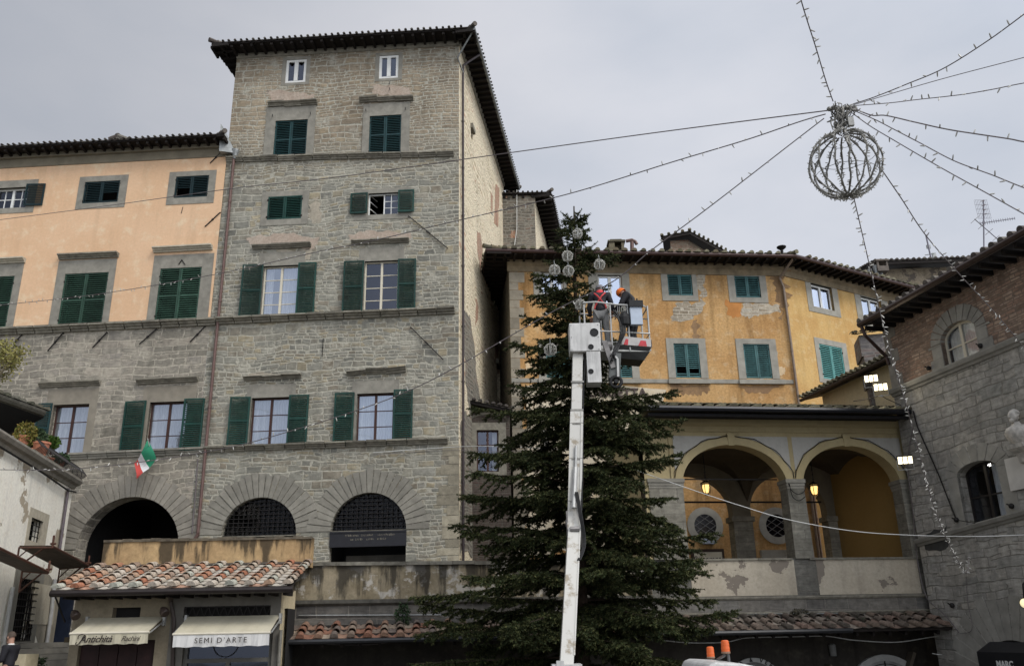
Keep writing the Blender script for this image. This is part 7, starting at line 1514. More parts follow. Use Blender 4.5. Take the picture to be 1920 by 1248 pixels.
# ------------------------------------------------------------------ the hanging globe
GC = at(1585, 308, HY); GR = .54; gl = thing('hanging_globe', 'big round wire globe covered in bulbs, hanging in the sky at the upper right', 'light globe', GC)
ax = (at(1577, 225, HY) - at(1592, 372, HY)).normalized(); gx = ax.cross(Vector((0, 1, 0))).normalized(); gy = ax.cross(gx)
RIB = m_flat('dull_wire_rib', (.20, .195, .175), .5, .3, var=.35); SPK = m_flat('grey_led_spike', (.44, .43, .39), .4, var=.2)
def gp(a, b, r=GR): return GC + ax * r * math.cos(b) + (gx * math.cos(a) + gy * math.sin(a)) * r * math.sin(b)
rg = random.Random(2); bm2 = MB()
for k in range(14):
    a = 2 * math.pi * k / 14 + rg.uniform(-.05, .05); mb = MB(); mb.tube([gp(a + .03 * math.sin(q), math.pi * (.06 + .94 * q / 18), GR * (1 + rg.uniform(-.012, .012))) for q in range(19)], .014, 6); mb.tube([gp(a + .05 * math.sin(q * 1.8), math.pi * (.08 + .9 * q / 24), GR + .012) for q in range(25)], .008, 5); mb.build('rib', RIB, gl)
    for q in range(34):
        b = math.pi * (.1 + .88 * (q + rg.uniform(-.3, .3)) / 34); p_ = gp(a, b); n_ = (p_ - GC).normalized(); t_ = n_.cross(ax).normalized(); v = (n_ * rg.uniform(.2, 1) + t_ * rg.choice((-1, 1)) * rg.uniform(.3, 1)).normalized(); bm2.lathe(p_, [(.006, .01), (.008, .018), (.007, .042), (.002, .055)], 5, ax=v)
tag(bm2.build('led_spikes', SPK, gl, uv=False), kind='stuff')
mb = MB()
for b in (.55, 1.2, 2.0): mb.tube([gp(2 * math.pi * q / 28, b, GR * .985) for q in range(29)], .005, 4)
mb.build('hoop_wires', RIB, gl)
mb = MB(); H0 = at(1578, 205, HY)                         # the tangle of cable ties and loops at its neck
for k in range(34):
    P_ = []; base = at(1577 + rg.uniform(-14, 14), 246 + rg.uniform(-10, 8), HY + rg.uniform(-.15, .15)); top = H0 + Vector((rg.uniform(-.17, .17), rg.uniform(-.1, .1), rg.uniform(-.06, .1)))
    for q in range(6): P_.append(base.lerp(top, q / 5) + Vector((rg.gauss(0, .035), rg.gauss(0, .035), rg.gauss(0, .03))))
    mb.tube([Vector(p) for p in smooth_pts(P_, 3)], .009, 5)
for k in range(9):
    c_ = at(1577 + rg.uniform(-18, 20), 236 + rg.uniform(-34, 14), HY + rg.uniform(-.1, .1)); r_ = rg.uniform(.05, .12); e1 = Vector((rg.gauss(0, 1), rg.gauss(0, 1), rg.gauss(0, 1))).normalized(); e2 = e1.orthogonal().normalized(); mb.tube([c_ + (e1 * math.cos(q * .63) + e2 * math.sin(q * .63)) * r_ for q in range(11)], .008, 5)
mb.tube([H0 + Vector((-.22, 0, 0)), H0 + Vector((.24, 0, .05))], .02, 6)
for k in range(7): x = -.2 + .07 * k; mb.ball(H0 + Vector((x, 0, .01 + .02 * math.sin(k * 2))), .04, 7, 5)
mb.build('cable_tangle', RIB, gl); p_ = at(1594, 228, HY - .1); mb = MB(); mb.box(p_.x - .04, p_.x + .05, p_.y - .03, p_.y + .03, p_.z - .08, p_.z + .07); mb.build('junction_box', m_flat('grey_plastic_box', (.35, .35, .33), .5), gl)

# ------------------------------------------------------------------ the lift truck
lt = thing('lift_truck', 'white lift truck with a tall telescopic boom, work basket and orange beacons', 'lift truck', (2.2, 15.5, 0))
J0, J1, J2 = at(1062, 1246, 17.6), at(1076, 985, 19.2), at(1083, 660, 20.2)
mb = MB(); xr = Vector((1, 0, 0)); dB = (J1 - J0).normalized(); mb.beam(J0 - dB * 2.2, J1, .25, .32, up=Vector((0, -1, 0))); mb.beam(J0 + dB * .2 + Vector((.13, -.16, 0)), J1 + Vector((.13, -.16, 0)), .03, .05, up=Vector((0, -1, 0))); lb = mb.build('lower_boom', BOOM, lt)
mb = MB(); dU = (J2 - J1).normalized(); U0 = J1 - dU * .1; mb.beam(U0, J1.lerp(J2, .62), .275, .34, up=Vector((0, -1, 0))); mb.beam(J1.lerp(J2, .6), J2 + dU * .3, .24, .3, up=Vector((0, -1, 0)))
for sx in (-1, 1): mb.beam(U0 + Vector((sx * .125, -.175, 0)), J1.lerp(J2, .62) + Vector((sx * .125, -.175, 0)), .05, .03, up=Vector((0, -1, 0)))
ub = mb.build('upper_boom', BOOM, lt)
mb = MB(); mb.tube([J1 + Vector((0, -.22, .35)), J1.lerp(J2, .3) + Vector((0, -.22, 0))], .055, 8); mb.tube([J1.lerp(J2, .3) + Vector((0, -.22, 0)), J1.lerp(J2, .42) + Vector((0, -.22, 0))], .03, 8); mb.build('hydraulic_ram', ALU, ub)
mb = MB(); mb.tube([Vector(p) for p in smooth_pts([tuple(J1 + Vector((.17, -.16, .3))), tuple(J1.lerp(J2, .3) + Vector((.16, -.17, 0))), tuple(J1.lerp(J2, .7) + Vector((.15, -.15, 0))), tuple(J2 + Vector((.16, -.16, -.1)))], 5)], .014, 5); mb.build('hydraulic_hose', BLACK, ub)
mb = MB()
for f_ in (.12, .35, .55, .63, .8): q_ = J1.lerp(J2, f_); mb.box(q_.x - .15, q_.x + .15, q_.y - .19, q_.y - .165, q_.z - .02, q_.z + .02)
mb.build('boom_collar', m_flat('scuffed_collar_steel', (.3, .29, .26), .5, .3, var=.5), ub)
mb = MB(); mb.tube([J1 + Vector((-.18, -.05, .05)), J1 + Vector((.18, -.05, .05))], .08, 10); mb.beam(J1 + Vector((.15, -.1, -.6)), J1 + Vector((.15, -.1, .5)), .03, .16, up=Vector((0, -1, 0))); mb.beam(J1 + Vector((-.15, -.1, -.4)), J1 + Vector((-.15, -.1, .3)), .03, .16, up=Vector((0, -1, 0))); mb.tube([J1 + Vector((-.1, -.26, -.1)), J1 + Vector((.1, -.26, -.1))], .06, 8); mb.build('boom_hinge', m_flat('worn_grey_steel', (.22, .21, .2), .5, .4, var=.5), lt)
mb = MB()
for k, xo in enumerate((.11, .135, .16)): mb.tube([Vector(p) for p in smooth_pts([tuple(J1.lerp(J0, .28) + Vector((xo, -.2, 0))), tuple(J1 + Vector((xo + .05, -.3, -.4))), tuple(J1 + Vector((xo, -.28, .2))), tuple(J1 + Vector((xo - .06, -.2, .7)))], 5)], .016, 5)
mb.build('hydraulic_hose', BLACK, lt)
mb = MB(); mb.pbox(Pl(J0.x, J0.y, 0), -.28, .28, J0.z - .5, J0.z + .02, -.3, .3); mb.pbox(Pl(J0.x, J0.y, 0), -.2, -.06, J0.z - .1, J0.z + .09, .2, .32); mb.build('boom_bracket', WHITE, lt)
# boom head: two boxy covers with round ports
HB = Pl(at(1068, 600, 19.9).x, 19.9, 0)
h1 = HB.rect(1068, 605, 1126, 658); h2 = HB.rect(1101, 658, 1127, 716)
mb = MB(); mb.pbox(HB, *h1, -.5, 0); hc = mb.build('head_cover', WHITE, lt); bv = hc.modifiers.new('bevel', 'BEVEL'); bv.width = .018; bv.segments = 2
mb = MB()
for sx in (h1[0] + .05, h1[1] - .05):
    for zz in (h1[2] + .05, (h1[2] + h1[3]) / 2, h1[3] - .05): mb.lathe(HB.p(sx, zz, 0), [(.016, 0), (.014, .012)], 6, ax=HB.n)
mb.build('bolts', ALU, hc)
mb = MB(); q_ = at(1071, 685, 20.02)
for k_ in range(5): mb.box(q_.x + .05 * k_, q_.x + .05 * k_ + .025, q_.y, q_.y + .01, q_.z, q_.z + (.07, .05, .075, .04, .07)[k_])
mb.build('decal', BLACK, lt); mb = MB(); mb.pbox(HB, h2[0], h2[1], h2[2], h2[3] - .004, -.46, -.01); mb.build('lower_cover', WHITE, lt)
mb = MB()
for x, y, rr in ((1114, 623, .105), (1108, 650, .068), (1108, 696, .065)):
    c_ = HB.hit(x, y, .0 if y < 660 else -.01); mb.lathe(c_ - HB.n * .02, [(rr, 0), (rr, .03), (rr * .8, .03), (rr * .75, .023)], 18, ax=HB.n)
mb.build('cable_port', BLACK, lt)
mb = MB(); mb.lathe(HB.hit(1140, 648, -.15), [(.1, -.1), (.1, .1)], 12, ax=Vector((1, 0, 0))); mb.beam(HB.hit(1133, 640, -.1), HB.hit(1150, 690, -.1), .1, .12); mb.build('levelling_gear', m_flat('worn_grey_steel', (.2, .19, .18), .5, .4, var=.5), lt)
# jib knuckle
K0, K1, K2 = HB.hit(1137, 652, -.3), HB.hit(1154, 668, -.25), HB.hit(1151, 712, -.2); mb = MB(); mb.beam(K1 + Vector((0, 0, .05)), K2, .26, .24, up=Vector((0, -1, 0))); mb.build('jib_arm', m_flat('grey_jib_paint', (.10, .105, .1), .45, var=.3), lt)
mb = MB(); mb.beam(HB.hit(1136, 655, -.12), HB.hit(1158, 672, -.08), .05, .04, up=Vector((0, -1, 0))); mb.beam(HB.hit(1158, 672, -.08), HB.hit(1159, 706, -.06), .05, .04, up=Vector((0, -1, 0))); mb.beam(K0 + Vector((-.05, 0, .02)), K1 + Vector((.02, 0, .0)), .1, .16, up=Vector((0, -1, 0))); mb.build('jib_edge_plate', WHITE, lt)
mb = MB(); c_ = HB.hit(1155, 716, -.1); mb.tube([c_ + Vector((.13 * math.cos(a), -.02, .13 * math.sin(a))) for a in [2 * math.pi * k / 16 for k in range(17)]], .04, 7, cap=False); mb.lathe(c_, [(.05, -.12), (.05, .1)], 10, ax=Vector((0, -1, 0))); mb.build('hose_wheel', BLACK, lt)
# basket
BK = Pl(at(1098, 640, 20.3).x, 20.3, 4.0); bw, bd = 1.62, .8; zF = BK.sz(1165, 655)[1]; zT = BK.sz(1140, 571)[1]
mb = MB(); r_ = .022
F = lambda s, o, z: BK.p(s, z, -o)
top = [F(0, 0, zT + .05), F(.3, 0, zT + .07), F(.85, 0, zT), F(bw - .1, 0, zT - .03), F(bw, .1, zT - .06), F(bw, bd, zT - .06), F(.0, bd, zT + .05), F(0, 0, zT + .05)]
mb.tube(top, r_, 7); mb.tube([F(0, 0, zF + .5), F(.85, 0, zF + .46), F(bw, 0, zF + .42), F(bw, bd, zF + .42), F(0, bd, zF + .5), F(0, 0, zF + .5)], r_ * .9, 7)
for s, o in ((0, 0), (.66, 0), (1.1, 0), (bw, .05), (bw, bd), (0, bd), (.55, bd), (1.05, bd)): mb.tube([F(s, o, zF - .02), F(s, o, zT - .01)], r_, 7)
mb.tube([F(bw, bd * .6, zF + .42), F(bw, .1, zF + .0)], r_ * .8, 6); mb.tube([F(bw, .1, zT - .35), F(bw, bd, zT - .08)], r_ * .8, 6); mb.tube([F(bw, .1, zF + .1), F(bw, bd, zF + .42)], r_ * .8, 6)
for k in range(6): mb.tube([F(.86 + .05 * k, .02, zT - .02), F(.86 + .05 * k, .05, zT - .35)], .009, 5)
mb.build('basket_rail', ALU, lt)
mb = MB(); mb.pbox(BK, .02, bw - .02, zF - .05, zF, -bd + .02, 0); mb.pbox(BK, .1, .78, zF, zF + .1, -.06, .012); mb.build('tool_bag', BLACK, lt) if False else None
tb = MB(); tb.lathe(BK.p(1.0, zT - .62, .06), [(.07, 0), (.13, .06), (.14, .24), (.1, .34), (.04, .4)], 10); tb.lathe(BK.p(.2, zF + .02, -.12), [(.12, 0), (.14, .1), (.12, .26), (.1, .28)], 12); tb.build('tool_bag', BLACK, lt)
mb.build('basket_floor', m_flat('pale_deck', (.4, .4, .38), .6, var=.3), lt)
tub = [F(.74, -.03, zF + .12), F(bw + .02, -.03, zF + .06), F(bw + .02, bd * .9, zF + .06), F(.74, bd * .9, zF + .12)]; bot = [F(.80, .08, zF - .2), F(bw - .18, .06, zF - .26), F(bw - .18, bd * .75, zF - .26), F(.80, bd * .75, zF - .2)]
mb = MB(); mb.add(tub + bot, [(0, 4, 5, 1), (1, 5, 6, 2), (2, 6, 7, 3), (3, 7, 4, 0), (7, 6, 5, 4)]); mb.build('basket_tub', m_flat('black_fibreglass', (.018, .018, .017), .5, var=.3), lt)
mb = MB(); HZ = [F(.9, -.035, zF + .12), F(bw + .01, -.035, zF + .06), F(bw + .01, -.035, zF + .26), F(.94, -.035, zF + .34)]; mb.quad(*HZ); mb.quad(F(bw + .028, -.03, zF + .06), F(bw + .028, bd * .5, zF + .06), F(bw + .028, bd * .5, zF + .2), F(bw + .028, -.03, zF + .26))
for k, (a, e) in enumerate(((.05, .2), (.55, .85))):
    L0, L1 = HZ[0].lerp(HZ[1], a), HZ[0].lerp(HZ[1], e); T0, T1 = HZ[3].lerp(HZ[2], a + (.12 if k else .08)), HZ[3].lerp(HZ[2], e - (.05 if k else 0)); n_ = BK.n * .004; mb.add([L0 + n_, L1 + n_, T1.lerp(L1, .3) + n_, T0.lerp(L0, .3) + n_], [(0, 1, 2, 3)], 1)
mb.build('hazard_panel', [m_flat('white_hazard', (.44, .42, .4), .5, var=.2), m_flat('red_hazard', (.5, .05, .06), .5, var=.25)], lt)
cpn = BK.rect(1181, 578, 1203, 610, .06); mb = MB(); mb.pbox(BK, cpn[0], cpn[1], cpn[2], cpn[3], .03, .16); cb = mb.build('control_box', m_flat('pale_blue_grey_box', (.42, .48, .56), .45, var=.1), lt)
mb = MB(); mb.pbox(BK, cpn[0] - .02, cpn[1] + .03, cpn[3] + .003, cpn[3] + .17, .0, .2); mb.tube([BK.p(cpn[0] + .08, cpn[3] + .17, .1), BK.p(cpn[0] + .08, cpn[3] + .27, .1)], .02, 6); mb.tube([BK.p(cpn[0] + .2, cpn[3] + .17, .1), BK.p(cpn[0] + .2, cpn[3] + .25, .1)], .02, 6); mb.build('control_panel', BLACK, cb)
mb = MB(); rg = random.Random(8)
for k in range(8):
    o = .05 + .015 * k; P_ = [BK.p(.8 + rg.uniform(-.1, .22), zT - .22 + rg.uniform(-.08, .06), .06), BK.p(.9 + rg.uniform(-.06, .1), zT - .45, .1), BK.p(.9 + rg.uniform(-.06, .08), zF + .35, .16), BK.p(.74 + rg.uniform(-.06, .06), zF + .02, .16), HB.hit(1148 + rg.uniform(-5, 5), 672 + rg.uniform(-8, 8), 0.02)]; mb.tube([Vector(p) for p in smooth_pts([tuple(p) for p in P_], 4)], .019, 5)
mb.build('hydraulic_hose', BLACK, lt)
# chassis and cab (mostly below the picture)
cx0 = at(1290, 1246, 13.6).x; zc = at(1330, 1238, 13.6).z; mb = MB()
prof = [(-.02, .95), (.0, 1.5), (.08, zc - .22), (.16, zc - .03), (.26, zc), (.62, zc - .02), (.9, zc - .08), (1.12, zc - .2), (1.5, zc - .8), (1.6, 1.2), (1.62, .6), (-.02, .6)]
f0 = [Vector((cx0 + x, 12.9, z)) for x, z in prof]; f1 = [Vector((cx0 + x, 14.9, z)) for x, z in prof]; n = len(prof); mb.add(f0 + f1, [tuple(range(n))[::-1], tuple(range(n, 2 * n))] + [(i, (i + 1) % n, n + (i + 1) % n, n + i) for i in range(n)]); cab = mb.build('cab', WHITE, lt); bv = cab.modifiers.new('bevel', 'BEVEL'); bv.width = .05; bv.segments = 3
mb = MB(); mb.add([Vector((cx0 + x, 12.89, z)) for x, z in ((.2, 1.3), (1.0, 1.3), (.9, zc - .24), (.3, zc - .2), (.2, zc - .35))], [(0, 1, 2, 3, 4)]); mb.add([Vector((cx0 - .002, y, 1.45)) for y in (13.1, 14.7)] + [Vector((cx0 + .1, y, zc - .32)) for y in (14.7, 13.1)], [(0, 1, 2, 3)]); mb.build('window', m_flat('cab_glass', (.03, .032, .035), .1), cab)
mb = MB(); mb.box(-3.2, cx0 + 2.0, 13.1, 14.8, .62, .82); mb.box(-3.3, cx0 - .2, 12.9, 15.0, .95, 1.1); mb.box(.3, 1.4, 14.2, 17.9, 1.1, 1.5); mb.beam((.85, 17.6, 1.2), J0 - dB * 2.1, .5, .5); mb.build('chassis', m_flat('grey_chassis', (.12, .12, .12), .6), lt)
for x in (-2.4, -1.4, cx0 + .9):
    for y in (13.0, 14.7): mb = MB(); mb.lathe((x, y, .46), [(.25, -.12), (.44, -.12), (.46, 0), (.44, .12), (.25, .12)], 20, ax=Vector((0, 1, 0))); wv = mb.build('wheel', BLACK, lt)
ORG = m_flat('orange_beacon_plastic', (.62, .11, .015), .25, var=.1, spec=.5)
def beacon(x, yt, yb, wpx, Y):
    a, e = at(x, yb, Y), at(x, yt, Y); h = e.z - a.z; r = wpx / 2 / FPX * (a - CAM).dot(FWD); mb = MB(); mb.lathe(a, [(r * 1.08, 0), (r * 1.08, h * .14)], 14); bb = mb.build('beacon', m_flat('beacon_base', (.25, .15, .1), .4), cab); mb = MB(); mb.lathe(a, [(r, h * .14), (r * .98, h * .3), (r * 1.02, h * .33), (r * .95, h * .6), (r * .98, h * .63), (r * .9, h * .93), (r * .6, h)], 16); mb.build('beacon_lens', ORG, bb); return a
p1_ = beacon(1361, 1199, 1224, 16, 13.6); p2_ = beacon(1333, 1211, 1233, 14.5, 14.6)
mb = MB(); q_ = at(1368, 1250, 13.6); mb.tube([p1_ + Vector((.03, 0, 0)), q_ + Vector((0, 0, .14)), q_], .022, 7); mb.tube([p1_ + Vector((0, .1, -.03)), p2_ + Vector((.1, 0, -.02)), p2_ - Vector((0, 0, .1))], .02, 7); mb.tube([q_ + Vector((-.06, 0, -.02)), q_ + Vector((.08, 0, -.02))], .05, 8); mb.build('beacon_bracket', m_flat('dark_bracket_steel', (.12, .12, .12), .4, .5), cab)

# ------------------------------------------------------------------ people
def skin(name, V, E, mat, parent=None, root=None, sub=2):
    """V: {key: (pos, radius)}; grows one smooth surface over the bones"""
    keys = list(V); me = bpy.data.meshes.new(name); me.from_pydata([V[k][0] for k in keys], [(keys.index(a), keys.index(b)) for a, b in E], []); o = link(name, me, None)
    o.modifiers.new('skin', 'SKIN'); sv = me.skin_vertices[0].data
    for i, k in enumerate(keys): r = V[k][1]; sv[i].radius = (r, r) if not isinstance(r, tuple) else r; sv[i].use_root = (k == (root or keys[0]))
    s = o.modifiers.new('sub', 'SUBSURF'); s.levels = sub; s.render_levels = sub
    dg = bpy.context.evaluated_depsgraph_get(); dg.update(); m2 = bpy.data.meshes.new_from_object(o.evaluated_get(dg)); bpy.data.objects.remove(o); bpy.data.meshes.remove(me); m2.name = name; m2.materials.clear(); m2.materials.append(mat); m2.polygons.foreach_set('use_smooth', [True] * len(m2.polygons)); return m2
def join(me_list, name, mats):
    vs, fs, ms, sm = [], [], [], []
    for me, mi in me_list:
        b = len(vs); vs += [tuple(v.co) for v in me.vertices]; fs += [[b + i for i in p.vertices] for p in me.polygons]; ms += [mi] * len(me.polygons)
    m = bpy.data.meshes.new(name); m.from_pydata(vs, [], fs)
    for x in mats: m.materials.append(x)
    m.polygons.foreach_set('material_index', ms); m.polygons.foreach_set('use_smooth', [True] * len(fs)); m.update(); return m
SKINM = m_flat('skin', (.42, .24, .17), .6, var=.1); EYE = m_flat('dark_eye', (.02, .015, .012), .3)
def person(base, yaw, J, lab, top, legs, shoes, group=None, k=1.0):
    """J: joints in the body's own frame (x right, y forward, z up, feet at 0)"""
    M = Matrix.Translation(base) @ Matrix.Rotation(yaw, 4, 'Z') @ Matrix.Scale(k, 4); W = lambda v: M @ Vector(v); S = {k: W(v) for k, v in J.items()}
    V = {'pel': (S['pel'], .115), 'wst': (S['pel'].lerp(S['chest'], .45), .105), 'chest': (S['chest'], .125), 'nb': (S['neck'].lerp(S['chest'], .35), .085), 'neck': (S['neck'], .055), 'hb': (S['neck'].lerp(S['head'], .45), .07), 'head': (S['head'], .098), 'crown': (S['head'] + (S['head'] - S['neck']).normalized() * .075, .075)}
    E = [('pel', 'wst'), ('wst', 'chest'), ('chest', 'nb'), ('nb', 'neck'), ('neck', 'hb'), ('hb', 'head'), ('head', 'crown')]
    for s in 'lr':
        for k, r in (('sh', .072), ('el', .047), ('wr', .032)): V[k + s] = (S[k + s], r)
        for k, r in (('hip', .095), ('kn', .062), ('an', .042), ('toe', .038)): V[k + s] = (S[k + s], r)
        V['mid' + s] = (S['sh' + s].lerp(S['el' + s], .5), .055); V['cf' + s] = (S['kn' + s].lerp(S['an' + s], .35), .06)
        E += [('nb', 'sh' + s), ('sh' + s, 'mid' + s), ('mid' + s, 'el' + s), ('el' + s, 'wr' + s), ('pel', 'hip' + s), ('hip' + s, 'kn' + s), ('kn' + s, 'cf' + s), ('cf' + s, 'an' + s), ('an' + s, 'toe' + s)]
    parts = [(skin('body', V, E, SKINM, root='pel'), 0)]
    fwd = (M.to_3x3() @ Vector(J.get('look', (0, 1, 0)))).normalized(); hd = S['head']; upn = (S['head'] - S['neck']).normalized(); rgt = fwd.cross(upn).normalized()
    mb = MB(); mb.ball(hd + fwd * .1 - upn * .01, (.018, .018, .026), 7, 6); mb.ball(hd + fwd * .093 - upn * .055, (.026, .02, .009), 7, 5); mb.ball(hd + fwd * .075 - upn * .085, (.035, .035, .028), 8, 6)
    for sg in (-1, 1): mb.ball(hd + rgt * .096 * sg, (.017, .022, .034), 7, 6)
    f_ = mb.build('face', SKINM, None); parts.append((f_.data, 0)); bpy.data.objects.remove(f_); mb = MB()
    for sg in (-1, 1): mb.ball(hd + fwd * .092 + rgt * .033 * sg + upn * .022, .012, 6, 5)
    f_ = mb.build('eyes', EYE, None); parts.append((f_.data, 1)); bpy.data.objects.remove(f_)
    for s in 'lr':                                       # palm, four fingers and a thumb
        wr, el = S['wr' + s], S['el' + s]; d = (wr - el).normalized(); x = d.cross(fwd if abs(d.dot(fwd)) < .9 else upn).normalized() * (1 if s == 'r' else -1); nrm = x.cross(d).normalized()
        V2 = {'w': (wr, .028), 'p': (wr + d * .055, (.042, .02)), 'k': (wr + d * .085, (.04, .018))}; E2 = [('w', 'p'), ('p', 'k')]
        for i, (off, L) in enumerate(((-.031, .065), (-.011, .078), (.01, .072), (.029, .055))):
            a = wr + d * .088 + x * off; b = a + d * L * .5 + nrm * .012; c = b + d * L * .32 + nrm * .03; V2[f'a{i}'] = (a, .0105); V2[f'b{i}'] = (b, .0095); V2[f'c{i}'] = (c, .008); E2 += [('k', f'a{i}'), (f'a{i}', f'b{i}'), (f'b{i}', f'c{i}')]
        V2['t0'] = (wr + d * .035 - x * .035, .013); V2['t1'] = (wr + d * .07 - x * .058 + nrm * .015, .0105); V2['t2'] = (wr + d * .098 - x * .058 + nrm * .03, .009); E2 += [('w', 't0'), ('t0', 't1'), ('t1', 't2')]
        parts.append((skin('hand', V2, E2, SKINM, root='w', sub=1), 0))
    me = join(parts, 'person', [SKINM, EYE]); o = link('person', me, None); tag(o, lab, 'person', group)
    g = 1.22; VJ = {k: (V[k][0], V[k][1] * g + .012) for k in ('wst', 'chest', 'nb', 'shl', 'shr', 'midl', 'midr', 'ell', 'elr')}; VJ['hem'] = (V['pel'][0] + Vector((0, 0, -.02)), .155); 
    for s in 'lr': VJ['cu' + s] = (S['el' + s].lerp(S['wr' + s], .93), .047)
    VJ['col'] = (S['neck'] - Vector((0, 0, .01)), .078)
    EJ = [('hem', 'wst'), ('wst', 'chest'), ('chest', 'nb'), ('nb', 'col')] + [q for s in 'lr' for q in (('nb', 'sh' + s), ('sh' + s, 'mid' + s), ('mid' + s, 'el' + s), ('el' + s, 'cu' + s))]
    link('jacket', skin('jacket', VJ, EJ, top, root='hem'), o)
    VT = {'pel': (V['pel'][0], .142)}; ET = []
    for s in 'lr':
        VT['h' + s] = (S['hip' + s], .112); VT['k' + s] = (S['kn' + s], .083); VT['m' + s] = (S['kn' + s].lerp(S['an' + s], .5), .077); VT['a' + s] = (S['an' + s] + Vector((0, 0, .03)), .07); ET += [('pel', 'h' + s), ('h' + s, 'k' + s), ('k' + s, 'm' + s), ('m' + s, 'a' + s)]
    link('trousers', skin('trousers', VT, ET, legs, root='pel'), o)
    mb = MB()
    for s in 'lr':
        a, t_ = S['an' + s], S['toe' + s]; d = (t_ - a); d.z = 0; d.normalize(); c_ = (a + t_) / 2; c_.z = base[2] + .05; x = d.cross(Vector((0, 0, 1)))
        b0 = len(mb.v); mb.ball(c_ + d * .02, (.06, .145, .055), 10, 7); 
        for v in range(b0, len(mb.v)): p = Vector(mb.v[v]) - c_; mb.v[v] = tuple(c_ + x * p.x + d * p.y + Vector((0, 0, max(p.z, -.045))))
    mb.build('shoes', shoes, o, smooth=True)
    return o, S, fwd, upn, rgt
def cap(o, hd, upn, fwd, rgt, mat, name='woolly_hat', r=.118, low=-.01, brim=False):
    mb = MB(); n = 16; rings = []
    for i in range(7):
        b = i / 6 * math.pi / 2; rings.append([hd + upn * (low + .005 + (r * 1.08) * math.sin(b)) + (fwd * math.cos(a) * 1.06 + rgt * math.sin(a)) * r * max(.02, math.cos(b)) for a in [2 * math.pi * k / n for k in range(n)]])
    rings.insert(0, [p - upn * .045 for p in rings[0]]); vs = [p for q in rings for p in q]; fs = [(i * n + k, i * n + (k + 1) % n, (i + 1) * n + (k + 1) % n, (i + 1) * n + k) for i in range(len(rings) - 1) for k in range(n)]; mb.add(vs, fs); return mb.build(name, mat, o, smooth=True)
NAVY = m_flat('charcoal_work_jacket', (.028, .028, .033), .8, var=.35); GREYT = m_flat('grey_work_trousers', (.17, .17, .165), .85, var=.3); DARKT = m_flat('black_trousers', (.025, .025, .028), .85, var=.3); BOOT = m_flat('dark_boots', (.03, .025, .02), .6)
REDW = m_flat('red_harness', (.48, .05, .05), .6, var=.2); ORHAT = m_flat('orange_wool', (.72, .16, .02), .85, var=.15); GRHAT = m_flat('grey_wool', (.15, .15, .16), .85, var=.2)
# worker with his back to us, red harness
zfl = zF; b1_ = BK.p(.46, zF + .02, -.22)
JA = dict(pel=(0, -.02, .93), chest=(0, .06, 1.27), neck=(0, .11, 1.47), head=(0, .17, 1.60), shl=(-.19, .07, 1.39), shr=(.19, .07, 1.39), ell=(-.27, .12, 1.12), elr=(.27, .14, 1.12), wrl=(-.25, .3, .96), wrr=(.24, .34, 1.0), hipl=(-.1, -.02, .88), hipr=(.1, -.02, .88), knl=(-.13, .02, .48), knr=(.12, .03, .48), anl=(-.14, -.03, .08), anr=(.13, -.02, .08), toel=(-.15, .12, .04), toer=(.15, .13, .04), look=(.1, 1, -.5))
o, S, fw, un, rt_ = person(b1_, R(-8), JA, 'person in dark jacket, red harness straps and grey hat, back turned, in the lift basket', NAVY, GREYT, BOOT, None, 1.09)
cap(o, S['head'], un, fw, rt_, GRHAT)
mb = MB(); nk = S['neck'] - fw * .03; mb.lathe(nk - Vector((0, 0, .03)), [(.1, -.05), (.11, .0), (.095, .05), (.075, .075)], 14); mb.build('red_collar', m_flat('red_hood', (.62, .05, .06), .8, var=.2), o, smooth=True)
bk = (S['chest'] - S['pel']).normalized(); bn = (M_ := Matrix.Rotation(R(-8), 3, 'Z')) @ Vector((0, -1, 0)); mb = MB(); cc = S['chest']; rx = M_ @ Vector((1, 0, 0))
for sg in (-1, 1): mb.tube([cc + rx * .14 * sg + Vector((0, 0, .17)) + bn * .10, cc + rx * .05 * sg + bn * .20 + Vector((0, 0, .05)), cc - rx * .05 * sg * 0 + bn * .205 - Vector((0, 0, .03)), cc - rx * .13 * sg + bn * .17 - Vector((0, 0, .2)), S['pel'] - rx * .15 * sg + bn * .1 + Vector((0, 0, .08))], .021, 6)
mb.build('harness', REDW, o)
# worker bending over in the orange hat
b2_ = BK.p(1.27, zF + .02, -.3)
JB = dict(pel=(0, -.06, .93), chest=(0, .04, 1.27), neck=(0, .13, 1.46), head=(0, .24, 1.55), shl=(-.18, .06, 1.4), shr=(.18, .06, 1.4), ell=(-.26, .16, 1.14), elr=(.26, .16, 1.14), wrl=(-.18, .38, 1.04), wrr=(.18, .38, 1.04), hipl=(-.1, -.05, .86), hipr=(.1, -.05, .86), knl=(-.12, .04, .47), knr=(.12, .04, .47), anl=(-.13, -.04, .08), anr=(.13, -.04, .08), toel=(-.14, .12, .04), toer=(.14, .12, .04), look=(0, .8, -.8))
o, S, fw, un, rt_ = person(b2_, R(62), JB, 'person in a bright orange hat and black clothes, bending over in the lift basket', m_flat('black_jacket', (.015, .015, .017), .7, var=.4), DARKT, BOOT, None, 1.08)
cap(o, S['head'], un, fw, rt_, ORHAT)
mb = MB(); mb.tube([S['shr'] + Vector((0, 0, .06)), S['chest'] + Vector((.1, -.16, -.1)), S['pel'] + Vector((.1, -.14, .05))], .02, 6); mb.build('harness', REDW, o)
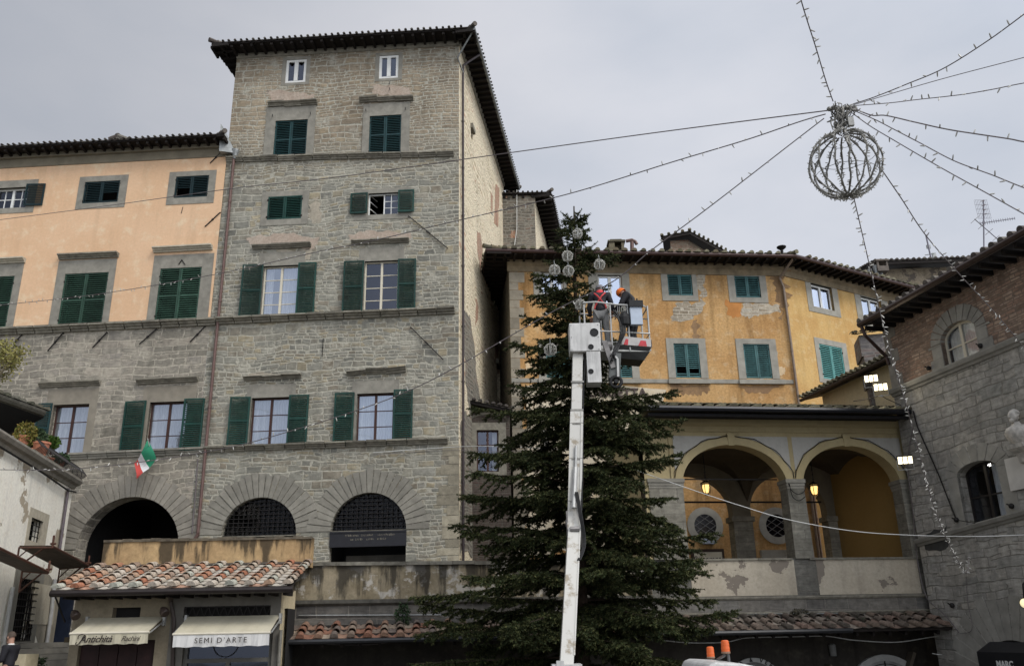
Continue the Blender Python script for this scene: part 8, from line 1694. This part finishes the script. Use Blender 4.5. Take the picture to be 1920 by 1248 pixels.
# man in black at the left edge looking at his phone
zg_ = zS; hp = at(25, 1192, 22.4); b3_ = Vector((hp.x, 22.4, hp.z - 1.66)); 
JC = dict(pel=(0, 0, .93), chest=(0, .02, 1.26), neck=(0, .02, 1.47), head=(0, .06, 1.63), shl=(-.19, .01, 1.4), shr=(.19, .01, 1.4), ell=(-.23, .04, 1.1), elr=(.23, .04, 1.1), wrl=(-.13, .3, 1.13), wrr=(.14, .3, 1.14), hipl=(-.1, 0, .88), hipr=(.1, 0, .88), knl=(-.1, .03, .47), knr=(.1, .02, .47), anl=(-.1, -.01, .08), anr=(.1, -.02, .08), toel=(-.11, .14, .04), toer=(.12, .14, .04), look=(0, 1, -.45))
o, S, fw, un, rt_ = person(b3_, R(82), JC, 'person in a black suit looking down at a phone, at the bottom left corner', m_flat('black_suit', (.018, .018, .022), .75, var=.3), m_flat('black_suit_trousers', (.016, .016, .02), .75, var=.3), BOOT, None)
cap(o, S['head'] - fw * .012, un, (fw), rt_, m_flat('short_brown_grey_hair', (.09, .065, .05), .8, var=.3), 'hair', .104, .022)
mb = MB(); mb.lathe(S['neck'] - Vector((0, 0, .02)), [(.075, -.02), (.078, .03), (.07, .045)], 12); mb.build('shirt_collar', WPAINT, o, smooth=True)
pp = (S['wrl'] + S['wrr']) / 2 + fw * .1 + Vector((0, 0, .04)); mb = MB(); xx = rt_; uu = (Vector((0, 0, 1)) + fw * .5).normalized(); mb.para(pp - xx * .036 - uu * .05, xx * .072, uu * .14, xx.cross(uu) * .009); ph = mb.build('phone', m_flat('phone_case', (.02, .02, .02), .3), None); tag(ph, 'phone with a lit screen in the hands of the person in black', 'phone'); mb = MB(); nq = xx.cross(uu) * .0095; sgn = -1 if (xx.cross(uu)).dot(fw) > 0 else 1
q_ = pp - xx * .031 - uu * .043 + (nq if sgn > 0 else -xx.cross(uu) * .0008); mb.quad(q_, q_ + xx * .062, q_ + xx * .062 + uu * .126, q_ + uu * .126); mb.build('screen', m_emit('lit_phone_screen', (1, .95, .85), 1.2), ph)
